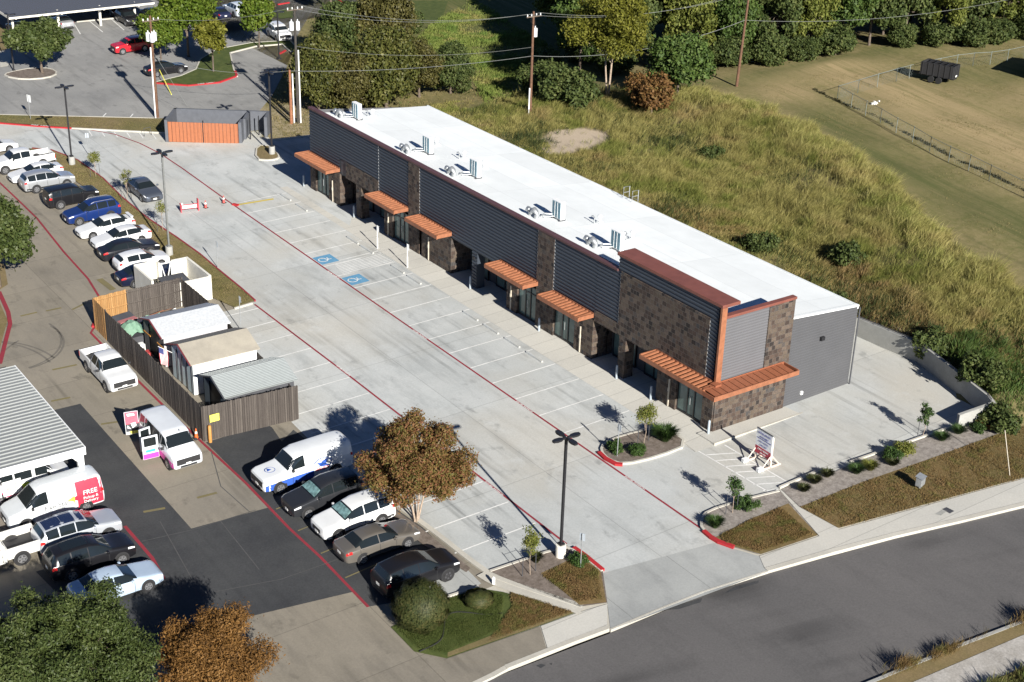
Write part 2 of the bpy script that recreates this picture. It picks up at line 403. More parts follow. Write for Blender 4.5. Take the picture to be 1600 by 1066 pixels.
# ---- terrain
def terrain():
    xs = np.concatenate([np.arange(-400, -90, 14.), np.arange(-90, 130, 1.7), np.arange(131, 520, 16.)])
    ys = np.concatenate([np.arange(-420, -60, 14.), np.arange(-60, 120, 1.7), np.arange(121, 620, 14.)])
    V = []
    FP = sorted([(57.71, 44.75), (55.68, 36.82), (52.72, 27.82), (50.83, 19.21), (50.17, 14.77), (49.45, 7.62)], key=lambda p: p[1]); FY = [p[1] for p in FP]; FX = [p[0] for p in FP]
    for y in ys:
        for x in xs:
            low = .30 * (1 - ss(-12.0, -10.0, y + .24*max(0, x))) + .05
            if x > 14.5 and y > -13: low -= .04*ss(14.5, 17, x)
            V.append((x, y, G(x, y) - low))
    nx = len(xs); F = []
    for j in range(len(ys)-1):
        for i in range(nx-1):
            a = j*nx+i; F.append((a, a+1, a+nx+1, a+nx))
    me = bpy.data.meshes.new('ground'); me.from_pydata(V, [], F)
    me.polygons.foreach_set('use_smooth', [True]*len(F))
    # ground cover of each zone: r bare soil, g lush green, b dry straw
    at = me.color_attributes.new('cover', 'FLOAT_COLOR', 'POINT')
    C = np.zeros((len(V), 4), np.float32); C[:, 3] = 1
    dirt = [(24.58, 49.11), (27.41, 50.28), (22.13, 48.92)]
    for i, (x, y, z) in enumerate(V):
        r = max([0]+[1.3-((x-d[0])**2/16+(y-d[1])**2/7) for d in dirt])
        xg = 15.2 + 5.0*(1-ss(4, 14, y))
        r = max(r, 1.1*(1-abs(x-xg)/2.2) if -6 < y < 62 else 0)
        if x < 14 and 62 < y < 80: r = max(r, .35)
        gm = ss(20, 45, x)*ss(66, 80, y)
        fx = float(np.interp(y, FY, FX))                       # the field fence
        g = gm
        if y < 58 and x > 40: g = max(g, .95*math.exp(-((x-fx+5.5)/3.4)**2)*(1-ss(40, 50, y)), .8*math.exp(-((x-74)/9)**2-((y-45)/3)**2), .85*math.exp(-((x-88)/10)**2-((y-41)/4)**2), .6*math.exp(-((y-57-.0*x)/3)**2))
        s = 0
        if y < 57 and x > 44: s = max(.9*math.exp(-((x-fx-9)/6)**2), .85*math.exp(-((x-fx+11.5)/3.5)**2), .8*math.exp(-((x-56)/4)**2-((y-50)/4)**2), .7*math.exp(-((x-80)/12)**2-((y-34)/4)**2))
        C[i, :3] = (max(0, min(1, r)), g, s)
    at.data.foreach_set('color', C.ravel())
    m, nt, b = newmat('ground_cover'); co = objco(nt)
    ca = nt.nodes.new('ShaderNodeVertexColor'); ca.layer_name = 'cover'
    sp = nt.nodes.new('ShaderNodeSeparateColor'); nt.links.new(ca.outputs[0], sp.inputs[0])
    n1 = noise(nt, co, .22, 7, .65); n2 = noise(nt, co, 1.6, 7, .7)
    st = noise(nt, mapping(nt, mapping(nt, co, (1,1,1), (0, 0, .16)), (2.2, .10, 1)), .6, 6, .75)
    base = mixc(nt, rng(nt, n1, .38, .62), (.215,.18,.085), (.15,.14,.056))
    base = mixc(nt, rng(nt, st, .46, .62, 0, .6), base, (.11,.105,.045))
    base = mixc(nt, rng(nt, n2, .45, .7, 0, .7), base, (.27,.215,.115))
    gf = math_(nt, 'MULTIPLY', sp.outputs[1], rng(nt, st, .30, .58, .35, 1))
    base = mixc(nt, gf, base, (.075,.09,.03))
    sf = math_(nt, 'MULTIPLY', sp.outputs[2], rng(nt, st, .36, .56, .15, 1))
    base = mixc(nt, sf, base, (.36,.275,.15))
    df = rng(nt, math_(nt, 'ADD', sp.outputs[0], math_(nt, 'MULTIPLY', n2, .6)), .5, .9)
    base = mixc(nt, df, base, (.40,.33,.25))
    n3 = noise(nt, co, 7, 6, .8)
    base = mixc(nt, 1., base, rampgray(nt, n3, .82, 1.2), 'MULTIPLY')
    nt.links.new(base, b.inputs['Base Color']); b.inputs['Roughness'].default_value = .95; b.inputs['Specular IOR Level'].default_value = .1
    bumpn(nt, b, n3, .4, .05)
    me.materials.append(m)
    o = bpy.data.objects.new('ground', me); COL.objects.link(o); struct(o)
terrain()

# ---- pavements
sheet('walk_base', [(-27,-11.9),(-18.2,-12.5),(-7.7,-13.2),(.82,-14.8),(9.7,-16.8),(20,-19.4),(60,-29.9),(60,-22),(16,-8.7),(-1,-7.5),(-8,-8),(-15,-8),(-20,-4),(-27,-9)], -.024, M['curb'])
sheet('old_parking_lot', [(-90,-13.2),(-25.29,-12.3),(-24.3,-12.1),(-21.5,-9),(-21.5,-6),(-14.4,-6),(-14.4,81),(-20,93),(-40,112),(-90,140)], -.012, M['oldlot'])
LEFTK = [(-15.45, 34.65), (-15.32, 37.37), (-15.25, 41.68), (-15.14, 45.56), (-15.26, 49.83), (-15.58, 55.32), (-15.49, 61.42), (-15.08, 67.19), (-15.24, 73.41), (-16.29, 77.59), (-17.65, 79.16)]
FARK = [(-32,103.5),(-17.69,88.9),(-14.77,85.75),(-12.12,83.29),(-8.25,79.81),(-5.44,77.3),(-1.6,74.0)]
sheet('new_parking_lot', [(-8.33,-9.56),(-2.9,-9.5),(-1,-8),(16.5,-8.7),(16.9,-8.2),(19.1,-.5),(18.8,5.0),(15.3,13.2),(14.4,61.5),(6.77, 68.05),(3.00, 68.78),(4.2,73.5),(-1.6,73.8)]
      + FARK[::-1][1:] + [(-32,97),(-26,86.5)] + LEFTK[::-1] + [(-17.14,34.3),(-21.2,34.2),(-21.2,16.36),(-21.75,16.3),(-22.1,8.8),(-21.6,6.6),(-20.95,1.1),(-20.6,-4.8),(-15.4,-5.0),(-15.37,-8.37)], -.004, M['lot'])
# asphalt repairs on the old lot
sheet('asphalt_patch', [(-33.79,26.3),(-32.2,26.2),(-32.25,8.0),(-36.1,8.6),(-37.5,26)], -.006, M['asphalt'])
sheet('asphalt_patch', [(-36.1,8.6),(-27.5,7.8),(-27.42,-2.3),(-31.42,-1.5),(-34.0,-1.0),(-40,-0.5),(-41,9)], -.005, M['asphalt'])
sheet('asphalt_patch', [(-27.45,16.9),(-22.2,16.9),(-21.9,11.5),(-22.32,8.6),(-21.8,6.6),(-21.2,1.0),(-21.5,-4.9),(-23.8,-5.1),(-27.5,-3.9)], -.006, M['asphalt'])
sheet('concrete_pad', [(-23.68, 19.56), (-21.69, 16.68), (-21.86, 15.46), (-23.43, 14.33), (-23.12, 16.30)], .002, M['oldlot'])
sheet('concrete_pad', [(-24.93, -3.72), (-21.34, -3.24), (-21.47, -5.48), (-23.78, -5.75), (-24.00, -5.46)], .002, M['apron'])
sheet('upper_parking_lot', [(-34,107),(-16.81,91.6),(-3.97,81.9),(5.5,77.4),(10.04,82.75),(14.35,88.9), (17.94, 94.07), (23.27, 102.92), (29.42, 111.41), (37.13, 111.56), (45.17, 111.71), (90,175), (90,230),(-120,230),(-120,150)], -.010, M['upper'])
sheet('street', [(-160,-13.4),(-25.29,-12.26),(-18.18,-12.68),(-11.94,-12.84),(-7.73,-13.36),(.82,-14.92),(9.69,-16.94),(20,-19.6),(60,-30.2),(190,-66),(190,-78),(60,-41),(20,-29.4),(.43,-24.0),(-4,-23.48),(-10.4,-22.88),(-40,-21.8),(-160,-22.5)], -.135, M['street'])
NEARK = [(-24.4,-12.2),(-20.24,-12.36),(-18.18,-12.5)]
NEARK2 = [(-7.73,-13.33),(-3.47,-14.03),(.82,-14.88),(5.12,-15.91),(9.69,-16.92),(20,-19.58),(60,-30.1),(190,-66)]
kerb('kerb', NEARK2, .34, .03, -.2, M['curb'])
kerb('kerb', NEARK, .30, .02, -.2, M['curb'])
kerb('gutter_lip', [(-160,-13.4),(-60,-13.0),(-30,-12.55),(-25.29,-12.32),(-24.3,-12.2)], .3, -.006, -.2, M['curb'])
sheet('driveway_apron', [(-15.37,-8.35),(-8.33,-9.54),(-7.1,-11.95),(-7.73,-13.35),(-18.18,-12.6),(-16.94,-10.76)], -.008, M['apron'])
kerb('gutter_lip', [(-18.18,-12.62),(-15,-12.68),(-11.94,-12.82),(-7.73,-13.34)], .12, .004, -.2, M['curb'])
sheet('sidewalk', [(-7.1,-11.98),(-1.44,-12.57),(12.24,-14.91),(20,-16.8),(60,-27.2),(190,-63),(190,-65.7),(60,-29.8),(20,-19.26),(9.69,-16.6),(.82,-14.55),(-3.47,-13.7),(-7.68,-13.02)], .012, M['walkway'])
sheet('sidewalk', [(-18.18,-12.3),(-20.24,-12.08),(-21.8,-12.03),(-21.0,-10.33),(-18.63,-10.5),(-16.94,-10.76)], .012, M['walkway'])
sheet('sidewalk', [(-21.85,-12.0),(-24.4,-11.9),(-26.6,-9.86),(-21.05,-10.33)], .008, M['oldlot'])
sheet('walk_ramp', [(-1.19,-7.4),(.88,-7.6),(-1.43,-12.6),(-2.85,-12.45)], .016, M['walkway'])
sheet('utility_lid', [(4.50, -14.59), (5.23, -14.49), (5.37, -14.75), (4.67, -14.87)], .02, M['conc'])
sheet('utility_lid', [(5.28, -14.44), (5.67, -14.45), (5.72, -14.99), (5.28, -15.02)], .02, M['dark'])
# walk along the shop front, and round the near end
mb = MB()
ys = [-1.0, 2.2, 20, 40, 56.2]
for a, b in zip(ys, ys[1:]):
    mb.quad((-2.43,a,G0(-2.43,a)+.006),(0.3,a,-.005),(.3,b,-.005),(-2.43,b,G0(-2.43,b)+.006))
struct(mb.build('shopfront_walk', M['walkway']))
mb = MB(); mb.box(-.93, 12.9, -1.2, 0.3, -.4, -.004); struct(mb.build('end_walk', M['walkway']))
mb = MB(); mb.box(-.93, 12.96, -1.34, -1.2, -.5, .002); mb.box(12.9, 13.04, -1.2, 12, -.4, .002); struct(mb.build('kerb', M['curb']))
sheet('walk_ramp', [(-2.45,-1.3),(-.93,-1.36),(-.93,2.3),(-2.0,2.3)], .03, M['walkway'])
M['gravelwalk'] = slab('pale_gravel', (.44,.42,.39), (.33,.31,.28), None, .4, big=1.2, fine=.2)
# ---- far side of the street
sheet('far_sidewalk', [(.5,-25.0),(-4,-24.62),(-10.4,-24.1),(-30,-23.2),(-60,-23),(-60,-26),(-30,-25.6),(-10,-26.0),(-3,-26.6),(6,-28.2),(30,-35),(60,-43.5),(60,-41.8),(20,-30.1)], -.0, M['gravelwalk'])
sheet('far_verge', [(-60,-26),(-30,-25.6),(-10,-26.0),(-3,-26.6),(6,-28.2),(30,-35),(120,-62),(120,-140),(-60,-140)], .04, M['strip'])
kerb('kerb', [(60,-41.0),(20,-29.45),(.43,-24.05),(-4,-23.53),(-10.4,-22.95),(-40,-21.9),(-160,-22.6)], .2, .0, -.2, M['conc'])
sheet('far_edge', [(20,-29.6),(.43,-24.2),(-4,-23.7),(-10.4,-23.1),(-40,-22.05),(-60,-22),(-60,-23),(-30,-23.2),(-10.4,-24.1),(-4,-24.62),(.5,-25.0),(20,-30.1)], -.02, M['strip'])

# ---- islands and planting beds
island('island_bed', [(-3.1,2.6),(-1.9,2.2),(-2.15,-.45),(-4.77,-.55),(-7.3,-.1),(-7.75,.9),(-7.5,2.1),(-6.6,2.85),(-4.9,2.9)], M['mulch'])
I2 = [(-8.2,-9.8),(-8.15,-8.2),(-7.4,-7.3),(-6.5,-6.85),(-3.9,-7.1),(-1.4,-7.6)]
kerb('kerb', smooth(I2, 1, False), -.16, .13, -.05, M['curb'])
sheet('island_bed', [(p[0]+.05, p[1]-.05) for p in smooth(I2, 1, False)] + [(-2.95,-12.4),(-7.05,-11.98)], .09, M['gravel'])
sheet('turf_patch', [(-7.95,-9.3),(-5.2,-9.0),(-1.95,-9.0),(-2.95,-12.4),(-7.0,-11.98),(-8.1,-9.9)], .1, M['drygrass'])
I3 = [(-15.32,-8.3),(-15.3,-6.1),(-15.65,-5.1),(-20.5,-4.8)]
kerb('kerb', smooth(I3, 1, False), .16, .13, -.05, M['curb'])
sheet('island_bed', [(p[0]-.05, p[1]-.05) for p in smooth(I3, 1, False)] + [(-20.3,-5.6),(-18.4,-10.2),(-16.95,-10.75)], .09, M['mulch'])
sheet('turf_patch', [(-18.3,-6.6),(-15.5,-6.4),(-15.42,-8.2),(-16.98,-10.7),(-18.3,-10.1)], .1, M['drygrass'])
sheet('lawn_patch', [(-24.0,-5.6),(-21.8,-5.85),(-20.95,-6.8),(-18.75,-10.45),(-21.19,-10.3),(-26.5,-9.86),(-27.55,-8.5),(-27.5,-6.1)], .03, M['grass'])
sheet('turf_patch', [(-21.3,-8.2),(-20.6,-7.0),(-18.85,-10.4),(-21.0,-10.28),(-26.4,-9.8),(-26.2,-9.5),(-23,-9.6)], .036, M['strip'])
kerb('kerb', [(-24.3,-5.55),(-21.8,-5.8)], .15, .12, -.1, M['curb'])
FL = smooth([(-22.15,8.6),(-21.6,6.5),(-20.95,1.1),(-20.75,-4.6),(-20.3,-6.2),(-18.2,-10.3)], 2, False)
kerb('kerb', [(p[0]-.15, p[1]) for p in FL], .32, .09, -.1, M['curb'])
ribbon('concrete_flume', [(p[0]-.25, p[1]-.2) for p in FL if p[1] < -4], .8, .07, M['curb'])
sheet('tree_bed', [(-21.3,6.6),(-22.2,6.3),(-22.3,3),(-22.15,-.5),(-21.6,-4.2),(-21.2,-4.0),(-21.35,1.0),(-21.7,4.5)], .05, M['mulch'])
bl = [(-1.1,-7.45),(2.51,-7.35),(2.7,-7.6),(4.69,-7.72),(13.09,-8.2),(13.6,-8.2)]
kerb('kerb', bl[:2], .15, .14, -.05, M['curb']); kerb('kerb', bl[3:], .15, .14, -.05, M['curb'])
sheet('mulch_bed', [(-1.1,-7.55),(2.6,-7.45),(3.2,-7.9),(4.69,-7.8),(13.4,-8.3),(16.2,-8.9),(17.6,-9.4),(16.6,-10.6),(9,-10.2),(3.6,-9.8),(-1.6,-9.6)], .05, M['gravel'])
sheet('turf_patch', [(-1.6,-9.6),(3.6,-9.7),(9,-10.1),(16.6,-10.5),(24,-12),(60,-22),(60,-27.1),(20,-16.7),(12.24,-14.85),(-1.35,-12.5)], .055, M['drygrass'])
LI = LEFTK[:-1] + [(-17.9,79.3),(-17.6,74),(-17.3,66),(-17.4,57),(-17.5,50),(-17.6,43),(-17.85,37),(-17.2,34.3)]
sheet('grass_island', LI, .09, M['strip'])
kerb('kerb', LEFTK[1:][::-1] + [LEFTK[0]], .13, .13, -.05, M['redline'])
kerb('kerb', [(-17.3,34.15),(-15.75,34.3)], .15, .13, -.05, M['curb'])
sheet('grass_strip', [(-32,103.7),(-17.69,89.05),(-12.12,83.4),(-5.4,77.4),(-1.4,74.3),(-2,80.6),(-3.97,81.8),(-16.81,91.5),(-33,106)], .09, M['strip'])
kerb('kerb', FARK[:4][::-1], .16, .13, -.05, M['red']); kerb('kerb', FARK[3:][::-1], .16, .13, -.05, M['curb'])
kerb('kerb', [(-33,106.1),(-16.81,91.6),(-3.97,81.9)], .14, .10, -.05, M['curb'])
island('island_bed', [(-.95,64.4),(1.1,68.3),(2.3,67.2),(1.7,64.4),(1.2,63.4),(.2,63.3)], M['strip'])
kerb('kerb', [(7.03, 68.13), (3.09, 68.96)], .25, .13, -.05, M['curb'])
# upper lot islands
island('island_bed', [(-12.0,105.7),(-10.6,103.1),(-8,102.3),(-6.3,103.6),(-6.4,106),(-8,107.4),(-11.2,107)], M['mulch'], it=1)
island('grass_island', [(1.0,94.3),(3.9,91.0),(7.3,90.3),(10.2,91.6),(11.0,94.2),(13.8,101.2),(17.7,102.3),(20.7,101.5),(19.9,97.6),(21.5,98.6),(22.5,102.6),(18,104.2),(13,103.6),(9.5,100.5),(7.3,96.8),(4.8,95.2)], M['grass'], it=0)
sheet('grass_patch', [(26.98, 117.06), (30.80, 118.06), (28.19, 113.00), (26.61, 113.17), (26.18, 115.07)], .06, M['grass'])
sheet('grass_patch', [(26.77, 124.94), (30.30, 122.74), (28.92, 119.24), (26.29, 120.02)], .06, M['strip'])
sheet('grass_patch', [(37.82, 117.17), (42.25, 115.30), (45.95, 112.99), (50.41, 110.21), (43.50, 100.97), (40.70, 104.34), (41.85, 112.90), (37.10, 114.99)], .06, M['grass'])
sheet('grass_patch', [(-4.80, 129.68), (-5.08, 126.76), (-6.14, 121.46), (-8.05, 116.97), (-8.75, 116.72), (-16,112), (-16,125)], .06, M['strip'])
sheet('concrete_walk', [(-8.87, 116.80), (-7.58, 117.02), (-8.82, 112.69), (-10.25, 109.66), (-11.15, 109.59)], .03, M['curb'])
kerb('kerb', [(3.73, 125.51), (9.02, 124.60)], .3, .12, -.05, M['curb'])
# ---- painted markings
mb = MB()
for k in range(-1, 19):
    y = 5.30 + 2.743*k
    if 35.9 < y < 37.9: continue
    if y < 2.9: continue
    ribbon(None, [(-7.85,y),(-2.5,y)], .10, .003, None, mb=mb)
ribbon(None, [(-7.85,37.75),(-2.5,37.75)], .10, .003, None, mb=mb)
for i in range(9):
    y = 35.4 + i*.27; ribbon(None, [(-7.3+i*.05,y),(-2.6,y+.22)], .09, .003, None, mb=mb)
for k in range(-9, 6):
    y = 19.7 + 2.743*k
    x0 = -21.1 if (y > 17 or y < -2) else -21.4
    if y < -4: continue
    ribbon(None, [(x0,y),(-15.55,y)], .10, .003, None, mb=mb)
P0, P1 = (-1.0,-1.3), (-2.75,-7.4)
ribbon(None, [(-.3,-1.6),(-.15,-7.5)], .1, .003, None, mb=mb); ribbon(None, [(-2.2,-1.2),(-1.9,-7.6)], .1, .003, None, mb=mb)
for i in range(7):
    y = -1.9 - i*.85; ribbon(None, [(-2.1,y),(-.3,y-.9)], .1, .003, None, mb=mb)
for i in range(6):
    ribbon(None, [(-11.0+i*1.0, 81.6-i*.85),(-11.3+i*1.0,79.9-i*.85)], .1, .003, None, mb=mb)
struct(mb.build('white_stall_lines', M['whiteline']))
mb = MB()
for x0, x1, y0, y1 in ((-1.0,.2,120.0,126),(2.0,3.4,119.5,126),(4.7,5.4,119,126),(7.3,8.2,118.5,126),(10.2,11.2,118,126),(13,14,117,126)):
    ribbon(None, [(x0,y0),(x1,y1)], .12, .0, None, mb=mb)
for q in (((-8.16, 85.36),(-7.34, 86.42)),((-5.99, 83.45),(-5.07, 84.70))): ribbon(None, q, .12, .0, None, mb=mb)
struct(mb.build('white_stall_lines', M['whiteline']))
mb = MB()
ribbon(None, [(-7.95,-9.3),(-7.93,20),(-7.85,56),(-7.7,66),(-7.75,71.2),(-8.2,75.2),(-9.2,79.2),(-11.0,82.3),(-12.2,83.1)], .14, .004, None, mb=mb)
ribbon(None, [(-15.35,-5.0),(-15.45,20),(-15.65,34.2)], .14, .004, None, mb=mb)
struct(mb.build('red_fire_lane_lines', M['redline']))
ribbon('red_fire_lane_line', [(-27.59,-3.9),(-27.49,1.6),(-27.6,5.2),(-27.5,11),(-27.62,15.6),(-27.75,22),(-27.8,30),(-27.75,36.2),(-26.2,38.4),(-25.0,41.5),(-24.4,45.8),(-24.1,52),(-23.4,60.8),(-23.3,67.5),(-23.2,78)], .17, .002, M['redline'])
ribbon('red_fire_lane_line', smooth([(-31.0,47),(-31.81,41.53),(-33.15,38.53),(-34.81,34.75)], 1, False), .3, .06, M['redline'])
ribbon('red_fire_lane_line', [(-35.30, 10.59), (-35.25, 6.69), (-35.51, 4.46)], .2, .002, M['redline'])
sheet('grass_patch', [(-31.3,47),(-32.1,41.53),(-33.45,38.53),(-35.1,34.75),(-50,38),(-50,60),(-30.5,60),(-29,52),(-30,48)], .05, M['strip'])
for a, b_ in (((-32.06, 31.99),(-30.39, 31.82)),((-33.68, 27.59),(-32.44, 27.41)),((-32.08, 22.77),(-31.06, 22.50)),((-33.84, 11.41),(-32.63, 11.10)),((-30.62, 11.10),(-29.40, 10.98)),((-31.05, 41.83),(-29.80, 41.82)),((-29.17, 41.68),(-28.02, 41.61)),((-27.46, 40.83),(-26.25, 41.42))):
    ribbon('faded_yellow_mark', [a, b_], .22, .001, M['fadedline'])
ribbon('parking_stop_strip', [(-23.69, 45.24), (-23.55, 42.64)], .5, .001, M['fadedline'])
ribbon('yellow_line', [(-7.6,54.3),(-4.2,53.9)], .32, .005, M['yellowline'])
for y in (8.3, 5.55, 2.8, .0): ribbon('faded_stall_line', [(-27.3,y-.9),(-25.3,y-.75)], .1, .001, M['fadedline'])
# painted noses of the kerbs
def nose(pts):
    mb = MB(); l = offs(pts, .13, False); r = offs(pts, -.13, False)
    n = len(pts)
    for i in range(n-1):
        q = [(p[0], p[1], G0(*p)+.145) for p in (r[i], r[i+1], l[i+1], l[i])]; mb.quad(*q)
        for e in (l, r): mb.quad(*[(e[k][0], e[k][1], G0(*e[k])+h) for k, h in ((i, -.0), (i+1, -.0), (i+1, .145), (i, .145))])
    for k in (0, n-1): mb.quad(*[(e[0], e[1], G0(*e)+h) for e, h in ((l[k], 0), (r[k], 0), (r[k], .145), (l[k], .145))])
    struct(mb.build('red_kerb_nose', M['red']))
nose([(-7.60,2.0),(-7.72,1.2),(-7.6,.3),(-7.3,.0)])
nose([(-8.08,-8.4),(-8.16,-9.1),(-8.1,-9.7),(-7.75,-10.6)])
nose([(-15.3,-5.6),(-15.25,-6.6),(-15.3,-8.25)])
nose([(-7.9,54.5),(-7.6,54.0)])
nose([(1.1,94.2),(3.95,91.1),(7.3,90.4),(10.1,91.7),(10.8,93.6)])
nose([(18.54, 97.74), (19.79, 98.68)]); nose([(-8.26, 29.85), (-8.31, 29.46)] if False else [(-27.27, 36.95), (-26.60, 38.09)]); nose([(29.73, 120.46), (31.55, 120.64)]); nose([(38.03, 118.82), (37.67, 116.38)])
# lettering on the fire lanes and kerbs
def ground_text(s, p, d, size, h=.008, mat=None, nm='lettering'):
    d = Vector((d[0], d[1], 0)).normalized(); u = Vector((-d.y, d.x, 0))
    o = text(s, size, mat or M['whiteline'], None, frame((p[0], p[1], G0(*p)+h), d, u), nm, .002); return struct(o)
for y in (2.0-4.0, 9.6, 22.8, 35.9): ground_text('NO PARKING  FIRE LANE', (-7.94, y), (0,1), .17, nm='fire_lane_lettering')
for y in (2.2, 20.8): ground_text('NO PARKING  FIRE LANE', (-15.4, y), (0,1), .17, nm='fire_lane_lettering')
ground_text('FIRE  LANE', (5.9,90.62), (1,-.1), .42, .16, M['whiteline'], 'kerb_lettering')
ground_text('FIRE  LANE', (-14.6,85.55), (.72,-.69), .42, .15, M['whiteline'], 'kerb_lettering')
# blue accessible-stall symbols
def access(x, y):
    sheet('blue_stall_symbol', [(x-.85,y-.85),(x+.75,y-.85),(x+.75,y+.85),(x-.85,y+.85)], .005, M['blue'])
    mb = MB()
    arc = [(x-.28+.38*math.cos(a), y+.02+.38*math.sin(a)) for a in np.linspace(1.2, 5.9, 14)]
    for pl in (arc, [(x+.42,y-.12),(x+.02,y-.08),(x-.08,y+.28),(x-.42,y+.4)], [(x+.18,y+.3),(x+.16,y-.05)]):
        ribbon(None, pl, .09, .009, None, mb=mb)
    mb.poly([(x+.55+.1*math.cos(a), y-.14+.1*math.sin(a), G0(x,y)+.009) for a in np.linspace(0, 2*PI, 10, endpoint=False)])
    struct(mb.build('white_stall_symbol', M['whiteline']))
access(-6.9, 39.0); access(-6.9, 34.1)
sm_ = slab('asphalt_seam', (.095,.095,.095), (.075,.075,.075), None, .3, big=2)
for q in ([(-33.44, 9.92), (-34.25, 3.61)], [(-35.08, 8.56), (-32.27, 8.09), (-28.32, 7.96)], [(-30.54, 7.97), (-30.84, 2.40)], [(-33.74, 1.85), (-30.23, 0.91), (-26.11, 0.86)], [(-27.63, 15.69), (-28.91, 11.51), (-28.72, 7.98)]):
    ribbon('asphalt_seam', q, .05, .003, sm_)
mk = slab('tyre_rubber_mark', (.165,.15,.13), (.14,.13,.11), None, .3, big=2)
for cx, cy, rr_, a0, a1 in ((-36.5,33,5.2,.1,1.5),(-37.2,33.2,5.4,.0,1.45),(-33.2,37.6,3.6,-1.6,.3),(-33.6,38.2,4.0,-1.5,.25),(-30,31,6,2.0,2.9)):
    ribbon('tyre_mark', [(cx+rr_*math.cos(a), cy+rr_*math.sin(a)*1.25) for a in np.linspace(a0, a1, 12)], .16, -.004, mk)
mb = MB(); hp = [(-27.38, -8.68), (-26.00, -8.61), (-25.35, -7.83), (-24.82, -7.07), (-24.22, -6.81), (-23.61, -7.22), (-22.87, -8.05), (-22.08, -8.38)]
mb.tube([(p[0], p[1], G0(*p)+.07) for p in smooth(hp, 2, False)], .03, 6)
hs = mb.build('lawn_edging', M['rubber']); tag(hs, 'dark edging strip curving across the little lawn', 'edging')
for pl in (((-16.06, -12.57),(-14.59, -12.75),(-13.99, -13.08),(-12.59, -13.28),(-12.23, -13.03),(-14.13, -12.72)),((-11.08, -13.38),(-8.80, -13.71),(-8.61, -13.55),(-10.02, -13.24)),((-22.98, -12.69),(-22.68, -12.71),(-22.55, -12.92),(-22.91, -12.98)),((-22.36, -12.93),(-22.20, -12.97),(-22.31, -13.08))):
    sheet('tar_stain', pl, -.128, M['asphalt'])

# ================================================================ the shop building
B = thing('retail_building', 'long single-storey shop row with white flat roof, corrugated dark siding and stone-clad corner tower', 'shop building', (0,0,0))
def bp(mb, name, mat, parent=B, **k): return mb.build(name, mat, parent, **k)
def corr(mb, a0, a1, z0, z1, pos, axis, out=-1, per=.27, dep=.06, m=0):
    """horizontal ribbed sheet on a wall; axis 'x': wall x=pos running along y; axis 'y': wall y=pos running along x"""
    z = z0; prof = [(0, 0), (.34, 0), (.5, 1), (.84, 1), (1, 0)]
    pts = []
    while z < z1 - 1e-4:
        for f, d in prof[:-1]:
            zz = z + f*per
            if zz < z1: pts.append((zz, d*dep))
        z += per
    pts.append((z1, 0))
    for (za, da), (zb, db) in zip(pts, pts[1:]):
        pa, pb = pos + out*(da+.004), pos + out*(db+.004)
        if axis == 'x': mb.quad((pa,a1,za),(pa,a0,za),(pb,a0,zb),(pb,a1,zb), m)
        else: mb.quad((a0,pa,za),(a1,pa,za),(a1,pb,zb),(a0,pb,zb), m)
L = 54.57; Wd = 12.44
def rz(x): return 7.05 - .085*x
# roof membrane, with upstand edges
mb = MB()
mb.quad((.25,.22,rz(.25)),(Wd,.22,rz(Wd)),(Wd,L,rz(Wd)),(.25,L,rz(.25)))
mb.box(Wd-.02, Wd+.10, -.02, L+.1, rz(Wd)-.22, rz(Wd)+.05)
bp(mb, 'roof', M['roof'])
mb = MB(); mb.box(12.3, 12.45, .3, L-.2, -.3, 5.8)
mb.poly([(.1,L-.05,-.3),(.1,L-.05,7.4),(Wd,L-.05,rz(Wd)-.05),(Wd,L-.05,-.3)])
bp(mb, 'rear_wall', M['sidinglit'])
# near end wall, ribbed, sloping top
mb = MB()
z = 0.0; per = .2
while z < 6.5:
    for z0_, z1_, d0, d1 in ((z, z+.17, 0, .012), (z+.17, z+per, .012, 0)):
        xa = 6.25; xb = 12.5
        zt0 = min(z1_, rz(xa)-.0); 
        xr0 = min(xb, (7.03-z0_)/.085); xr1 = min(xb, (7.03-z1_)/.085)
        if xr1 <= xa: continue
        mb.quad((xa,-d0,z0_),(xr0,-d0,z0_),(xr1,-d1,z1_),(xa,-d1,z1_))
    z += per
mb.box(6.25, 12.48, .02, .2, -.3, 5.95)
mb.poly([(6.25,.05,5.9),(12.48,.05,5.9),(12.48,.05,5.98),(6.25,.05,6.5)])
bp(mb, 'end_wall', M['sidinglit'])
mb = MB(); mb.poly([(6.2,-.03,6.44),(12.56,-.03,5.93),(12.56,-.03,6.05),(6.2,-.03,6.56)]); mb.poly([(6.2,-.03,6.56),(12.56,-.03,6.05),(12.56,.25,6.05),(6.2,.25,6.56)])
bp(mb, 'roof_edge', M['roof'])
# front parapet core + white inner lining
mb = MB(); mb.box(.03, .22, 10.2, L, 3.02, 7.5); bp(mb, 'parapet', M['dark'])
mb = MB(); mb.box(.22, .25, 10.2, L, 6.6, 7.49); mb.box(.22, .26, 8.6, 10.2, 6.6, 8.6); bp(mb, 'parapet_lining', M['roof'])
# upper siding bays
mb = MB()
for a0, a1, z0, z1 in ((49.05,L,3.0,7.5),(42.25,49.05,4.37,7.5),(37.4,42.25,3.0,7.5),(19.4,35.7,2.98,7.5),(12.5,17.4,3.0,7.5),(9.9,12.5,3.78,7.5)):
    corr(mb, a0, a1, z0, z1, 0, 'x')
corr(mb, 0.3, 10.2, 7.62, 8.66, .0, 'x'); corr(mb, .3, 1.0, 3.3, 7.62, 0, 'x')
bp(mb, 'front_siding', M['siding'])
mb = MB(); mb.box(.02, .24, .3, 10.2, 3.0, 8.66); bp(mb, 'tower_core', M['dark'])
